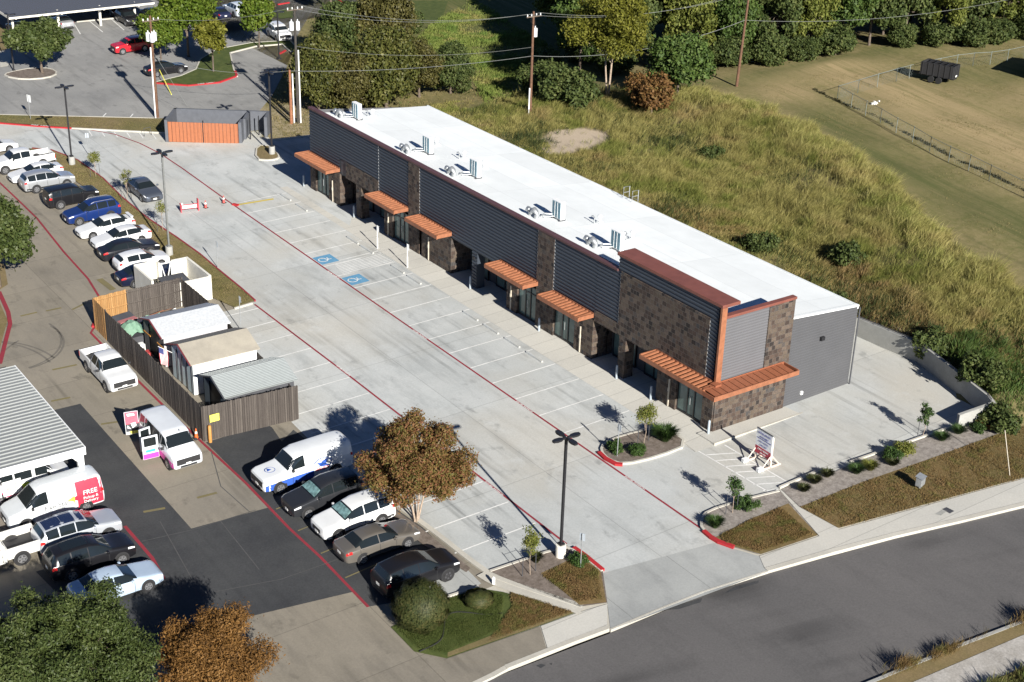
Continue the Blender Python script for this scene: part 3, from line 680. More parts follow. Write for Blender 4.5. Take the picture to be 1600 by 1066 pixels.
# pale trim strips at the bay edges
for y, z0 in ((37.38,3.3),(35.72,3.3),(19.42,3.3),(17.38,3.3),(9.92,3.78),(42.27,3.4),(1.0,3.3)):
    mb = MB(); mb.box(-.06, 0, y-.03, y+.03, z0, 7.5); bp(mb, 'bay_trim', M['steel'])
# coping
mb = MB(); mb.box(-.12, .34, 10.25, L+.08, 7.5, 7.68); bevel(bp(mb, 'coping', M['maroon']), .02)
mb = MB(); mb.box(-.14, 1.36, -.1, 10.35, 8.66, 8.88); bevel(bp(mb, 'tower_coping', M['copingorange']), .02)
mb = MB(); mb.box(.3, 6.38, -.12, .3, 7.88, 8.06); bevel(bp(mb, 'end_coping', M['copingorange']), .02)
mb = MB(); mb.box(-.13, .30, -.10, .06, 2.3, 8.66); bp(mb, 'corner_trim', M['orange'])
# stone
SD = -.09
def stonebox(y0, y1, z0, z1, d=.35, name='stone_pier'):
    mb = MB(); mb.box(SD, d, y0, y1, z0, z1); return bp(mb, name, M['stone'])
stonebox(35.72, 37.38, 0, 7.5, .02, 'stone_column'); stonebox(17.42, 19.38, 0, 7.5, .02, 'stone_column')
stonebox(1.0, 9.88, 2.98, 7.62, .02, 'stone_facing')
stonebox(42.28, 47.9, 2.95, 4.37, .02, 'stone_facing'); stonebox(9.92, 12.5, 2.98, 3.78, .02, 'stone_facing')
for y0, y1, d in ((53.55,54.57,.3),(49.0,51.1,1.9),(45.2,46.1,.7),(39.95,41.3,1.9),(32.9,35.3,.3),(30.88,32.9,1.9),(21.75,23.1,1.9),(17.2,17.42,.3),(12.55,14.65,1.9),(8.93,9.64,.7),(3.55,5.5,1.9),(.0,.98,.3)):
    stonebox(y0, y1, -.12, 2.99, d)
mb = MB(); corr(mb, 27.24, 27.9, 0, 2.99, -.02, 'x'); mb.box(-.02,.7,27.24,27.9,-.05,2.99); bp(mb, 'siding_column', M['siding'])
# end stone
mb = MB(); mb.box(0, 6.27, -.085, .25, -.15, 3.3); mb.box(4.05, 6.3, -.085, .25, 3.3, 7.9); bp(mb, 'stone_facing', M['stone'])
mb = MB(); corr(mb, .3, 4.05, 3.3, 7.9, .0, 'y', -1, .2, .014); mb.box(.3, 4.05, .01, .25, 3.3, 7.9); bp(mb, 'end_siding', M['panel'])
# recesses: back wall, ceiling
for y0, y1 in ((41.3,49.0),(23.1,30.88),(5.5,12.55)):
    mb = MB(); mb.box(1.75, 1.95, y0, y1, -.1, 3.0); mb.box(.02, 1.95, y0, y1, 2.985, 3.05); bp(mb, 'recess_wall', M['dark'])
mb = MB(); mb.box(.0, 12.3, .3, L-.2, -.3, -.012)
bp(mb, 'floor_slab', M['walkway'])
# inner wall behind doors only
for y0, y1 in ((49.0,54.4),(30.9,41.3),(12.55,23.1),(.3,5.5)):
    mb = MB(); mb.box(1.2, 1.3, y0, y1, -.1, 3.3); bp(mb, 'inner_wall', M['dark'])
# door fronts
def front(y0, y1, x=.12, h=2.75, nm='storefront_door', div=(.36, .62)):
    mb = MB(); w = y1-y0
    mb.box(x-.05, x+.06, y0, y0+.07, 0, h); mb.box(x-.05, x+.06, y1-.07, y1, 0, h)
    mb.box(x-.045, x+.055, y0+.07, y1-.07, h-.08, h); mb.box(x-.045, x+.055, y0+.07, y1-.07, 0, .14)
    mb.box(x-.045, x+.055, y0+.07, y1-.07, 2.12, 2.19)
    for d in div: mb.box(x-.055, x+.065, y0+w*d-.05, y0+w*d+.05, .14, h-.08)
    o = bp(mb, nm, M['black'])
    g = MB(); g.box(x, x+.02, y0+.07, y1-.07, .14, h-.08); g.build('glass', M['storeglass'], o)
    hd = MB(); hd.box(x-.1, x-.06, y0+w*.5-.02, y0+w*.5+.02, .9, 1.5); hd.build('handle', M['steel'], o)
for y0, y1 in ((51.1,53.55),(37.4,39.95),(33.0,35.5) if False else (32.95,35.3),(19.4,21.75),(14.68,17.2),(.98,3.55)): front(y0, y1)
for y0, y1 in ((46.2,48.8),(41.6,44.9),(28.1,30.6),(23.4,27.0),(9.8,12.3),(5.8,8.8)): front(y0, y1, 1.66, 2.6, 'storefront_window', (.33,.66))
for y in (50.35, 34.2, 40.6, 22.5, 13.9, 4.2):
    mb = MB(); mb.box(SD-.07, SD, y-.045, y+.045, .02, 2.0); mb.box(SD-.10, SD, y-.06, y+.06, 1.1, 1.35); bp(mb, 'downspout', M['tan'])
# wall lights in the recesses
for y in (45.65, 27.55, 9.3):
    mb = MB(); mb.box(SD-.12, SD, y-.12, y+.12, 2.4, 2.6); bp(mb, 'wall_light', M['black'])
mb = MB(); mb.box(9.1, 9.42, -.2, -.0, 4.25, 4.5); bp(mb, 'wall_light', M['black'])
mb = MB(); mb.box(7.83, 8.03, -.12, -.0, .55, .78); bp(mb, 'meter_box', M['white'])
mb = MB(); mb.tube([(12.56,-.12,5.9),(12.56,-.12,.05),(12.56,-.4,-.02)], .055, 6); bp(mb, 'downspout', M['dark'])
# slatted awnings
def awning(y0, y1):
    mb = MB(); dk = MB()
    mb.box(-1.47, -1.40, y0, y1, 3.16, 3.46); mb.box(-1.40, -.06, y0, y0+.07, 3.2, 3.50); mb.box(-1.40, -.06, y1-.07, y1, 3.2, 3.5)
    mb.box(-.10, -.06, y0+.07, y1-.07, 3.3, 3.56)
    n = max(2, round((y1-y0)/.40))
    for i in range(n):
        y = y0 + .1 + (y1-y0-.2)*(i+.5)/n
        n0 = len(mb.v)
        mb.v += [(-1.40,y-.055,3.42),(-1.40,y+.055,3.44),(-.1,y+.055,3.52),(-.1,y-.055,3.50),(-1.40,y-.055,3.25),(-1.40,y+.055,3.25),(-.1,y+.055,3.3),(-.1,y-.055,3.3)]
        for q in ((0,3,2,1),(4,5,6,7),(0,1,5,4),(1,2,6,5),(2,3,7,6),(3,0,4,7)): mb.face([n0+j for j in q])
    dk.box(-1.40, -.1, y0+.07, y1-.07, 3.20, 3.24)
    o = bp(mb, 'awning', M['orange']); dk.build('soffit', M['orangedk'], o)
for y0, y1 in ((49.0,54.95),(37.4,42.25),(30.85,35.72),(19.18,24.18),(12.55,17.42),(-.35,5.85)): awning(y0, y1)
# awning along the end wall
mb = MB(); dk = MB()
mb.box(-1.47, 5.9, -1.47, -1.40, 3.16, 3.46); mb.box(5.83, 5.9, -1.40, -.09, 3.2, 3.5); mb.box(-1.47,-1.40,-1.40,-.35,3.16,3.46)
mb.box(.0, 5.83, -.13, -.09, 3.3, 3.56); mb.box(-.5, .0, -.5, .0, 3.24, 3.6)
for i in range(13):
    x = -1.0 + i*.53
    n0 = len(mb.v)
    mb.v += [(x-.235,-1.40,3.42),(x+.235,-1.40,3.42),(x+.235,-.13,3.50),(x-.235,-.13,3.50),(x-.235,-1.4,3.38),(x+.235,-1.4,3.38),(x+.235,-.13,3.46),(x-.235,-.13,3.46)]
    for q in ((3,2,1,0)[::-1],(4,7,6,5),(0,4,5,1),(1,5,6,2),(2,6,7,3),(3,7,4,0)): mb.face([n0+j for j in q])
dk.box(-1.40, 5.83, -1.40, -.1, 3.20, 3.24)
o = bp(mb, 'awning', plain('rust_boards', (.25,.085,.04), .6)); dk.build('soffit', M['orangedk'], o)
mb = MB(); mb.box(-1.48, 5.91, -1.485, -1.472, 3.15, 3.47); bp(mb, 'fascia', M['orange'])

# ---- things standing on the roof
def ac(x, y, label):
    t = thing('air_conditioner', label, 'air conditioner', (x, y, rz(x)), 0, 'air conditioners on the white roof')
    mb = MB(); mb.box(-.2,.2,-.55,.55,.12,1.5); bevel(mb.build('cabinet', M['whitepl'] if False else M['white'], t), .03)
    mb = MB(); mb.box(-.225,-.2,-.49,.49,.2,1.42); mb.build('fan_grille', plain('coil_blue', (.12,.22,.27), .5), t)
    g = MB()
    g.box(-.245,-.225,-.18,-.15,.2,1.42); g.box(-.245,-.225,.15,.18,.2,1.42)
    g.build('guard', M['white'], t)
    mb = MB(); mb.box(-.3,.3,-.5,-.4,0,.12); mb.box(-.3,.3,.4,.5,0,.12); mb.build('foot', M['dark'], t)
    mb = MB(); mb.tube([(-.2,.5,.3),(-.7,.75,.35),(-.9,1.0,.1)], .06, 6); mb.tube([(-.2,.3,.2),(-.9,.6,.18)], .035, 6); mb.build('pipe', M['steel'], t)
for x, y, l in ((3.3,51.8,'roof air conditioner nearest the dumpster enclosure end'),(3.6,40.3,'second roof air conditioner from the far end of the white roof'),(3.65,33.2,'middle roof air conditioner with a goosenecked vent just behind it'),(3.65,22.0,'roof air conditioner standing above the second stone column'),(3.55,14.8,'roof air conditioner nearest the tall maroon tower coping')): ac(x, y, l)
def duct(x, y, label):
    t = thing('intake_hood', label, 'roof vent', (x, y, rz(x)), 0, 'curved intake hoods behind the parapet')
    mb = MB()
    mb.tube([(0,-.25,0),(0,-.25,.35),(-.02,-.18,.55),(-.05,0,.66),(-.02,.2,.55),(0,.28,.3)], .2, 8)
    mb.build('hood', M['steel'], t, smooth=True, angle=50)
    mb = MB(); mb.tube([(0,.5,0),(0,.5,.3),(0,.62,.5),(0,.8,.52),(0,.92,.32)], .17, 8); mb.build('hood', M['steel'], t, smooth=True, angle=50)
    mb = MB(); mb.box(-.3,.3,-.5,1.1,0,.05); mb.build('curb', M['roof'], t)
for x, y, l in ((2.0,52.6,'curved metal intake hoods by the farthest air conditioner'),(1.8,40.8,'curved metal intake hoods by the second air conditioner from the far end'),(1.95,34.0,'curved metal intake hoods by the middle air conditioner'),(2.1,22.9,'curved metal intake hoods above the second stone column'),(2.2,15.9,'curved metal intake hoods nearest the tall tower')): duct(x, y, l)
def vent(x, y, label, s=1):
    t = thing('roof_vent', label, 'roof vent', (x, y, rz(x)), 0, 'white vent pipes on the roof')
    mb = MB(); mb.tube([(0,0,0),(0,0,.55*s)], .09, 8); mb.tube([(0,0,.55*s),(0,0,.62*s),(0,0,.7*s)], [.2,.2,.03], 10); mb.build('pipe', M['white'], t)
    mb = MB(); mb.box(-.2,.2,-.2,.2,0,.12); mb.build('flashing', M['roof'], t)
    mb = MB(); mb.tube([(-.45,.1,0),(-.45,.1,.5),(-.45,.25,.62),(-.45,.45,.5)], .05, 6); mb.build('gooseneck', M['steel'], t)
for x, y, l in ((5.2,52.3,'white capped vent pipe beyond the farthest air conditioner'),(5.8,42.4,'white capped vent pipe out on the open roof between the two farthest air conditioners'),(5.75,38.0,'white capped vent pipe between the second and middle air conditioners'),(5.9,35.2,'white capped vent pipe behind the middle air conditioner'),(6.2,20.2,'white capped vent pipe out on the open roof between the two nearest air conditioners'),(6.15,16.3,'white capped vent pipe just behind the air conditioner nearest the tower')): vent(x, y, l)
# access ladder rail on the back edge
t = thing('roof_ladder', 'grey caged ladder rail rising over the back edge of the white roof', 'ladder', (12.75, 24.2, 0))
mb = MB()
for dy in (-.55, .55):
    mb.tube([(0,dy,1),(0,dy,6.95),(-.6,dy,6.95),(-.6,dy,6.1)], .035, 6); mb.tube([(0,dy,6.5),(-.6,dy,6.5)], .03, 5)
mb.build('rail', M['steel'], t)
mb = MB()
for k in range(18): mb.tube([(0,-.5,1+k*.3),(0,.5,1+k*.3)], .02, 5)
mb.build('rung', M['steel'], t)

# ================================================================ small buildings and enclosures
def shed(name, label, x0, x1, y0, y1, eave, ridge, rmat, wmat, fmat, rib=False, trim=None, door=None):
    xm, ym = (x0+x1)/2, (y0+y1)/2; z0 = G0(xm, ym)
    t = thing(name, label, 'shed', (xm, ym, z0)); a, b = (x1-x0)/2, (y1-y0)/2
    mb = MB(); mb.box(-a+.1, a-.1, -b+.06, -b+.14, 0, eave); mb.box(-a+.1, a-.1, b-.14, b-.06, 0, eave)
    mb.poly([(a-.1,-b+.06,0),(a-.1,b-.06,0),(a-.1,b-.06,eave),(a-.1,0,ridge-.04),(a-.1,-b+.06,eave)])
    mb.build('wall', wmat, t)
    f = MB(); f.poly([(-a+.1,b-.06,0),(-a+.1,.85,0),(-a+.1,.85,eave),(-a+.1,b-.06,eave)]); f.poly([(-a+.1,-.85,0),(-a+.1,-b+.06,0),(-a+.1,-b+.06,eave),(-a+.1,-.85,eave)])
    f.poly([(-a+.1,b-.06,eave),(-a+.1,-b+.06,eave),(-a+.1,0,ridge-.05)])
    f.build('front_wall', fmat, t)
    d = MB(); d.box(-a+.15, -a+.2, -.85, .85, 0, eave); d.build('door', door or M['black'], t)
    r = MB(); sl = (ridge-eave)/b
    n = 1
    for s in (-1, 1):
        e = b+.12; ze = ridge - sl*e
        if rib:
            k = 16
            for i in range(k):
                u0, u1 = i/k, (i+1)/k; um = u0+.28/k
                def P(u, h): return (s*e*u, ridge-(ridge-ze)*u+h)
                for (ua, ha), (ub, hb) in (((u0,.035),(um,.035)),((um,.035),(um+.1/k,0)),((um+.1/k,0),(u1-.1/k,0)),((u1-.1/k,0),(u1,.035))):
                    A = P(ua, ha); Bq = P(ub, hb)
                    r.quad((-a-.1,A[0],A[1]),(a+.1,A[0],A[1]),(a+.1,Bq[0],Bq[1]),(-a-.1,Bq[0],Bq[1]))
        else:
            r.quad((-a-.1,0,ridge),(a+.1,0,ridge),(a+.1,s*e,ze),(-a-.1,s*e,ze))
        r.quad((-a-.1,0,ridge-.06),(a+.1,0,ridge-.06),(a+.1,s*e,ze-.06),(-a-.1,s*e,ze-.06))
        r.quad((-a-.1,s*e,ze),(a+.1,s*e,ze),(a+.1,s*e,ze-.06),(-a-.1,s*e,ze-.06))
    r.build('roof', rmat, t)
    tr = MB()
    for s in (-1, 1):
        e = b+.12; ze = ridge - sl*e
        xx = -a-.115
        tr.tube([(xx,0,ridge-.03),(xx,s*e,ze-.03)], .06, 4)
    tr.build('roof_trim', trim or M['dark'], t)
    return t
grey = plain('grey_shed_siding', (.09,.09,.095), .8, 0, .2, 2)
sh1 = shed('garden_shed', 'farthest shed in the fenced yard, with a bright white gable roof and dark red trim', -25.55, -20.6, 27.9, 31.7, 2.35, 2.95, plain('white_shed_roof', (.46,.48,.50), .6), plain('pale_shed_wall', (.42,.41,.43), .7), grey, False, plain('dark_red_trim', (.16,.03,.035), .6))
sh2 = shed('garden_shed', 'middle shed in the fenced yard, with a beige gable roof and white side wall', -25.6, -20.75, 22.95, 26.7, 2.4, 3.1, slab('beige_shed_roof', (.36,.33,.27), (.30,.275,.23), None, .35, big=.9, fine=.05), plain('white_shed_wall', (.70,.72,.73), .6), plain('pale_blue_shed_wall', (.36,.45,.50), .7), False, plain('dark_red_trim', (.16,.03,.035), .6), plain('pale_shed_door', (.45,.54,.58), .6))
sh3 = shed('garden_shed', 'nearest shed in the fenced yard, with a ribbed grey metal roof', -25.6, -20.6, 17.75, 21.4, 2.25, 2.95, plain('ribbed_metal_roof', (.29,.315,.315), .45, .3, .06), M['dark'], plain('dark_blue_shed_wall', (.05,.07,.09), .7), True)
# white door bars on the middle shed
mb = MB()
for y in (-1.6,-.85,0,.85,1.6): mb.box(-2.36,-2.32,y-.03,y+.03,.1,2.3)
mb.build('door_frame', M['dark'], sh2)
mb = MB(); mb.box(-2.40,-2.36,-1.9,-.6,1.35,1.43); mb.box(-2.40,-2.36,.6,1.8,1.35,1.43)
mb.build('door_frame', plain('orange_shelf', (.55,.25,.05), .7), sh1)
# flag on the front of the middle shed
fl = thing('flag', 'American flag hanging from a short pole between the first two sheds', 'flag', (-26.0, 26.2, G0(-26,26.2)))
mb = MB(); mb.tube([(.4,0,1.95),(-.55,0,2.65)], .02, 6); mb.build('flag_pole', M['white'], fl)
red = plain('flag_red', (.42,.05,.07), .8); wht = plain('flag_white', (.66,.63,.62), .8); blu = plain('flag_blue', (.04,.05,.16), .8)
mb = MB()
for i in range(13):
    for j in range(8):
        def P(u, v):   # u across the stripes, v along the fly (hanging down)
            x = -.5 + .6*u; top = 2.62 - .42*u*1.0
            return (x, .10*math.sin(v*5+u*3)*v, top - 1.25*v)
        u0, u1, v0, v1 = i/13, (i+1)/13, j/8, (j+1)/8
        mb.quad(P(u0,v0),P(u1,v0),P(u1,v1),P(u0,v1), 2 if (i < 7 and j < 3) else (0 if i % 2 == 0 else 1))
mb.build('cloth', [red, wht, blu], fl)
# wooden fence round the yard
fn = thing('wooden_fence', 'weathered dark board fence round the shed yard, with a fresh cedar corner', 'fence', (-24.3, 26.5, G0(-24.3, 26.5)))
fz = fn.location.z
def boards(mb, p, q, h0=2.5, per=.15, seed=1):
    r = random.Random(seed); d = Vector((q[0]-p[0], q[1]-p[1])); n = int(d.length/per); d.normalize(); nn = Vector((-d.y, d.x))
    for i in range(n):
        s = i*per; h = h0 + r.uniform(-.03, .03); o = r.uniform(-.008, .008)
        c0 = Vector(p) + d*s; c1 = Vector(p) + d*(s+per-.012)
        z = G0(*c0) - fz - .05
        pts = [c0 + nn*(o-.01), c1 + nn*(o-.01), c1 + nn*(o+.012), c0 + nn*(o+.012)]
        mb.prism([(a.x-fn.location.x, a.y-fn.location.y) for a in pts], z, z+h)
def rails(mb, p, q, side):
    d = Vector((q[0]-p[0], q[1]-p[1])); L_ = d.length; d.normalize(); nn = Vector((-d.y, d.x))*side*.05
    for h in (.4, 1.3, 2.2):
        a = Vector(p)+nn; b = Vector(q)+nn
        mb.tube([(a.x-fn.location.x, a.y-fn.location.y, G0(*a)-fz+h), (b.x-fn.location.x, b.y-fn.location.y, G0(*b)-fz+h)], .045, 4)
    k = int(L_/2.4)
    for i in range(k+1):
        a = Vector(p) + d*(L_*i/max(1,k)) + nn*1.6
        z = G0(*a)-fz; mb.box(a.x-fn.location.x-.05, a.x-fn.location.x+.05, a.y-fn.location.y-.05, a.y-fn.location.y+.05, z, z+2.4)
FA, FB, FC, FD = (-21.2,16.36), (-27.5,17.06), (-27.2,36.7), (-20.3,36.9)
mb = MB(); boards(mb, FA, FB, 2.5, seed=1); rails(mb, FA, FB, -1); mb.build('near_panel', M['fencewood'], fn)
mb = MB(); boards(mb, FB, (-27.24,34.4), 2.5, seed=2); rails(mb, FB, (-27.24,34.4), -1); mb.build('side_panel', M['fencewood'], fn)
mb = MB(); boards(mb, (-27.24,34.4), FC, 2.5, seed=3); boards(mb, FC, (-24.6,36.8), 2.5, seed=4); rails(mb, FC, (-24.6,36.8), -1); mb.build('cedar_panel', M['newwood'], fn)
mb = MB(); boards(mb, (-24.6,36.8), FD, 2.4, seed=5); rails(mb, (-24.6,36.8), FD, -1); boards(mb, FD, (-20.3,31.9), 2.3, seed=6); mb.build('rear_panel', M['fencewood'], fn)
mb = MB(); boards(mb, (-20.2,31.9), FA, 2.0, seed=8); mb.build('side_panel', M['fencewood'], fn)
sg = thing('warning_sign', 'small yellow notice with faded lines fixed to the corner of the board fence', 'sign', (-27.1, 16.9, G0(-27.1,16.9)))
mb = MB(); mb.box(-.02,.62,-.1,-.07,1.35,1.85); mb.build('panel', M['yellow'], sg)
mb = MB(); mb.box(.05,.55,-.07,-.045,1.4,1.8); mb.build('backing', M['fencewood'], sg)
faded = plain('faded_ink', (.45,.42,.1), .8)
for i, s in enumerate(('THIS SPACE', 'RESERVED FOR', 'DRIVERS')): text(s, .085, faded, sg, frame((.3,-.104,1.73-i*.13), (1,0,0), (0,0,1)), 'lettering')
# junk in the yard
t = thing('dumpster', 'black and pink lidded cart standing inside the far corner of the yard', 'dumpster', on((-25.9,34.0)), .2)
mb = MB(); mb.prism([(-.7,-.5),(.7,-.5),(.7,.5),(-.7,.5)], 0, 1.5); bevel(mb.build('bin', M['dark'], t), .04)
mb = MB(); mb.poly([(-.75,-.1,1.54),(.75,-.1,1.54),(.75,.55,1.72),(-.75,.55,1.72)]); mb.poly([(-.75,-.1,1.5),(-.75,.55,1.68),(.75,.55,1.68),(.75,-.1,1.5)]); mb.build('lid', M['dark'], t)
mb = MB(); mb.box(-.7,.7,-.56,-.1,1.5,1.56); mb.build('lid', plain('faded_pink', (.36,.14,.14), .7), t)
t = thing('tarp', 'pale green sheet draped over stored goods behind the board fence', 'tarp', on((-26.0,32.6)), .1)
mb = MB()
for i in range(8):
    for j in range(8):
        def P(i, j):
            u, v = i/8*2-1, j/8*2-1; h = 1.9 - .5*abs(u)**2 - .8*max(0, abs(v)-.3) + .05*math.sin(i*2.1+j)
            return (u*.8, v*.9, max(.4, h))
        mb.quad(P(i,j),P(i+1,j),P(i+1,j+1),P(i,j+1))
mb.build('cloth', M['greenpl'], t, smooth=True)
mb = MB(); mb.box(-.7,.7,-.7,.7,0,.9); mb.build('stack', M['dark'], t)
t = thing('rubbish_pile', 'heap of pipes, boards and scrap lying in the far end of the yard', 'scrap pile', on((-23.4,34.6)))
mb = MB(); r = random.Random(4)
for i in range(26):
    a = r.uniform(-.3,.3); x, y, z = r.uniform(-1.8,1.2), r.uniform(-1.1,1.1), r.uniform(.1,.7); l = r.uniform(.5,1.6)
    mb.tube([(x-l*math.cos(a),y-l*math.sin(a),z),(x+l*math.cos(a),y+l*math.sin(a),z+r.uniform(-.1,.3))], r.uniform(.02,.06), 5, i % 4)
for i in range(6):
    x, y = r.uniform(-1.8,1.5), r.uniform(-.9,.9); mb.box(x, x+r.uniform(.4,1.2), y, y+r.uniform(.3,.8), 0, r.uniform(.2,.6), i % 4)
mb.build('scrap', [M['fencewood'], M['white'], M['greenpl'], plain('rust', (.16,.07,.04), .9)], t)
t = thing('shed_goods', 'small white appliance and red toolbox standing in front of the farthest shed', 'clutter', on((-26.2,29.9)))
mb = MB(); mb.box(-.3,.2,.2,.7,0,1.1); mb.build('appliance', M['white'], t)
mb = MB(); mb.box(-.2,.3,-.7,-.1,0,.8); mb.build('toolbox', plain('faded_red', (.4,.05,.05), .6), t)

# white walled bin enclosure
en = thing('bin_enclosure', 'white plastered bin enclosure between the parked cars and the board fence', 'enclosure', (-20, 39.3, G0(-20, 39.3)))
mb = MB()
mb.box(1.95,2.13,-2.4,2.0,-.1,2.0); mb.box(.75,1.95,1.85,2.0,-.1,2.0); mb.box(-2.1,-.2,2.3,2.45,-.1,2.05); mb.box(-2.15,-1.98,-1.2,2.3,-.1,2.0); mb.box(-.35,-.2,1.85,2.3,-.1,2.0)
mb.box(-1.98,1.95,-2.4,-2.25,-.1,1.9)
bp(mb, 'wall', M['whitepl'], en)
mb = MB()
for x in (-.15,.68): mb.box(x, x+.07, 1.9, 1.95, .1, 1.9)
mb.box(-.08,.68,1.9,1.95,.1,.18); mb.box(-.08,.68,1.9,1.95,1.82,1.9); mb.tube([(-.08,1.92,1.85),(.3,1.92,.15)], .04, 4); mb.tube([(.68,1.92,1.85),(.3,1.92,.15)], .04, 4)
bp(mb, 'gate', M['white'], en)
t = thing('dumpster', 'black dumpster with closed lid inside the white plastered enclosure', 'dumpster', on((-20.0,38.9)), 0)
mb = MB(); mb.prism([(-1.0,-.8),(1.0,-.8),(1.0,.8),(-1.0,.8)], .1, 1.2); bevel(mb.build('bin', plain('bin_green', (.02,.03,.025), .6), t), .04)
mb = MB(); mb.poly([(-1.05,-.85,1.22),(1.05,-.85,1.22),(1.05,.85,1.45),(-1.05,.85,1.45)]); mb.poly([(-1.05,-.85,1.2),(-1.05,.85,1.43),(1.05,.85,1.43),(1.05,-.85,1.2)]); mb.build('lid', M['dark'], t)
# grey enclosure with orange gates
ang = math.atan2(69.72-74.16, .25+5.9)
te = thing('dumpster_enclosure', 'grey walled dumpster enclosure with two rust-orange slatted gates', 'enclosure', (-5.9, 74.16, G0(-5.9,74.16)), ang)
gw = plain('blue_grey_block', (.095,.102,.118), .8, 0, .12, 2)
mb = MB(); w = 7.6
mb.box(0,.3,0,4.3,-.2,2.25); mb.box(0,w+2.2,4.0,4.3,-.2,2.25); mb.box(w-.3,w,0,1.2,-.2,2.25); mb.box(w-.1,w+.2,1.2,4.0,-.2,2.25)
mb.box(w+1.9,w+2.2,2.0,4.0,-.2,2.25)
bp(mb, 'wall', gw, te)
def gatemat():
    m, nt, b = newmat('orange_slat_gate'); co = objco(nt); sep = nt.nodes.new('ShaderNodeSeparateXYZ'); nt.links.new(co, sep.inputs[0])
    col = mixc(nt, lines(nt, sep, 0, .36, 0, .035), (.33,.115,.05), (.13,.045,.022))
    nt.links.new(mixc(nt, 1., col, rampgray(nt, noise(nt, co, 4, 4), .9, 1.05), 'MULTIPLY'), b.inputs['Base Color']); b.inputs['Roughness'].default_value = .6; return m
gm = gatemat()
for a, b_ in ((.32, 3.75), (3.83, w-.32)):
    mb = MB(); k = int((b_-a)/.36); 
    for i in range(k):
        x0 = a+(b_-a)*i/k; mb.box(x0, x0+(b_-a)/k-.02, -.06+(i % 2)*.02, .0, .06, 2.1)
    g = bp(mb, 'gate', gm, te)
mb = MB(); mb.box(w/2-.05,w/2+.05,-.02,.1,0,2.3); bp(mb, 'gate_post', M['black'], te)
mb = MB(); mb.box(w+1.2,w+1.28,2.6,2.7,0,2.2); mb.tube([(w+.6,1.3,0),(w+.6,1.3,2.3)],.06,6); bp(mb, 'post', M['black'], te)
# ribbed white carport near the camera
cp = thing('carport', 'carport with ribbed pale metal roof and white frame at the left edge', 'carport', (-35.9, 21.4, G0(-35.9,21.4)))
zc = 2.2 - cp.location.z
mb = MB(); x0, x1, y0, y1 = -9.5, .18, -6.35, 6.35
k = 30
for i in range(k):
    ya = y0+(y1-y0)*i/k; d = (y1-y0)/k
    for (a, ha), (b_, hb) in (((0,.05),(.3,.05)),((.3,.05),(.42,0)),((.42,0),(.88,0)),((.88,0),(1,.05))):
        mb.quad((x0,ya+a*d,zc+ha),(x1,ya+a*d,zc+ha),(x1,ya+b_*d,zc+hb),(x0,ya+b_*d,zc+hb))
mb.quad((x0,y0,zc-.03),(x1,y0,zc-.03),(x1,y1,zc-.03),(x0,y1,zc-.03))
bp(mb, 'roof', plain('ribbed_pale_roof', (.33,.345,.335), .45, .3, .05), cp)
mb = MB(); mb.box(x0,x1+.03,y0-.06,y0-.02,zc-.42,zc+.08); mb.box(x1,x1+.06,y0,y1,zc-.12,zc+.06); bp(mb, 'fascia', M['white'], cp)
for yy in (y0+.1, y1-.2, -.1):
    mb = MB(); mb.box(x1-.42,x1-.08,yy,yy+.3,-.05,zc-.03); mb.poly([(x1-.42,yy+.01,zc-.42),(x1-.42,yy+.01,zc-.9),(x1-.85,yy+.01,zc-.42)]); bp(mb, 'post', M['white'], cp)
for yy in (y0+.1, y1-.2):
    mb = MB(); mb.box(x0+.1,x0+.4,yy,yy+.3,-.05,zc-.03); bp(mb, 'post', M['white'], cp)
# long dark carport in the upper lot
cp = thing('carport', 'long dark metal carport shading parked cars in the upper lot', 'carport', (3, 124.5, G0(3,124.5)))
zc = 2.55
def ribroof():
    mb = MB(); x0, x1, y0, y1 = -9.2, 9.5, -3.6, 11; k = 48
    for i in range(k):
        xa = x0+(x1-x0)*i/k; d = (x1-x0)/k
        for (a, ha), (b_, hb) in (((0,.06),(.25,.06)),((.25,.06),(.38,0)),((.38,0),(.87,0)),((.87,0),(1,.06))):
            mb.quad((xa+a*d,y0,zc+ha),(xa+b_*d,y0,zc+hb),(xa+b_*d+1.0*0,y1,zc+hb+.35),(xa+a*d,y1,zc+ha+.35))
    return mb
bp(ribroof(), 'roof', plain('dark_ribbed_roof', (.115,.12,.135), .5, .3, .06), cp)
mb = MB(); mb.box(-9.2,9.5,-3.68,-3.62,zc-.18,zc+.06); mb.box(-9.26,-9.2,-3.6,11,zc-.1,zc+.2); bp(mb, 'fascia', M['whitepl'], cp)
for x in (-8.4, -2.7, 2.7, 7.3):
    mb = MB(); mb.box(x-.13,x+.13,-2.3,-2.04,-.05,zc+.05); mb.box(x-.1,x+.1,-3.9,-2.0,zc-.2,zc-.02); bp(mb, 'post', M['whitepl'], cp)
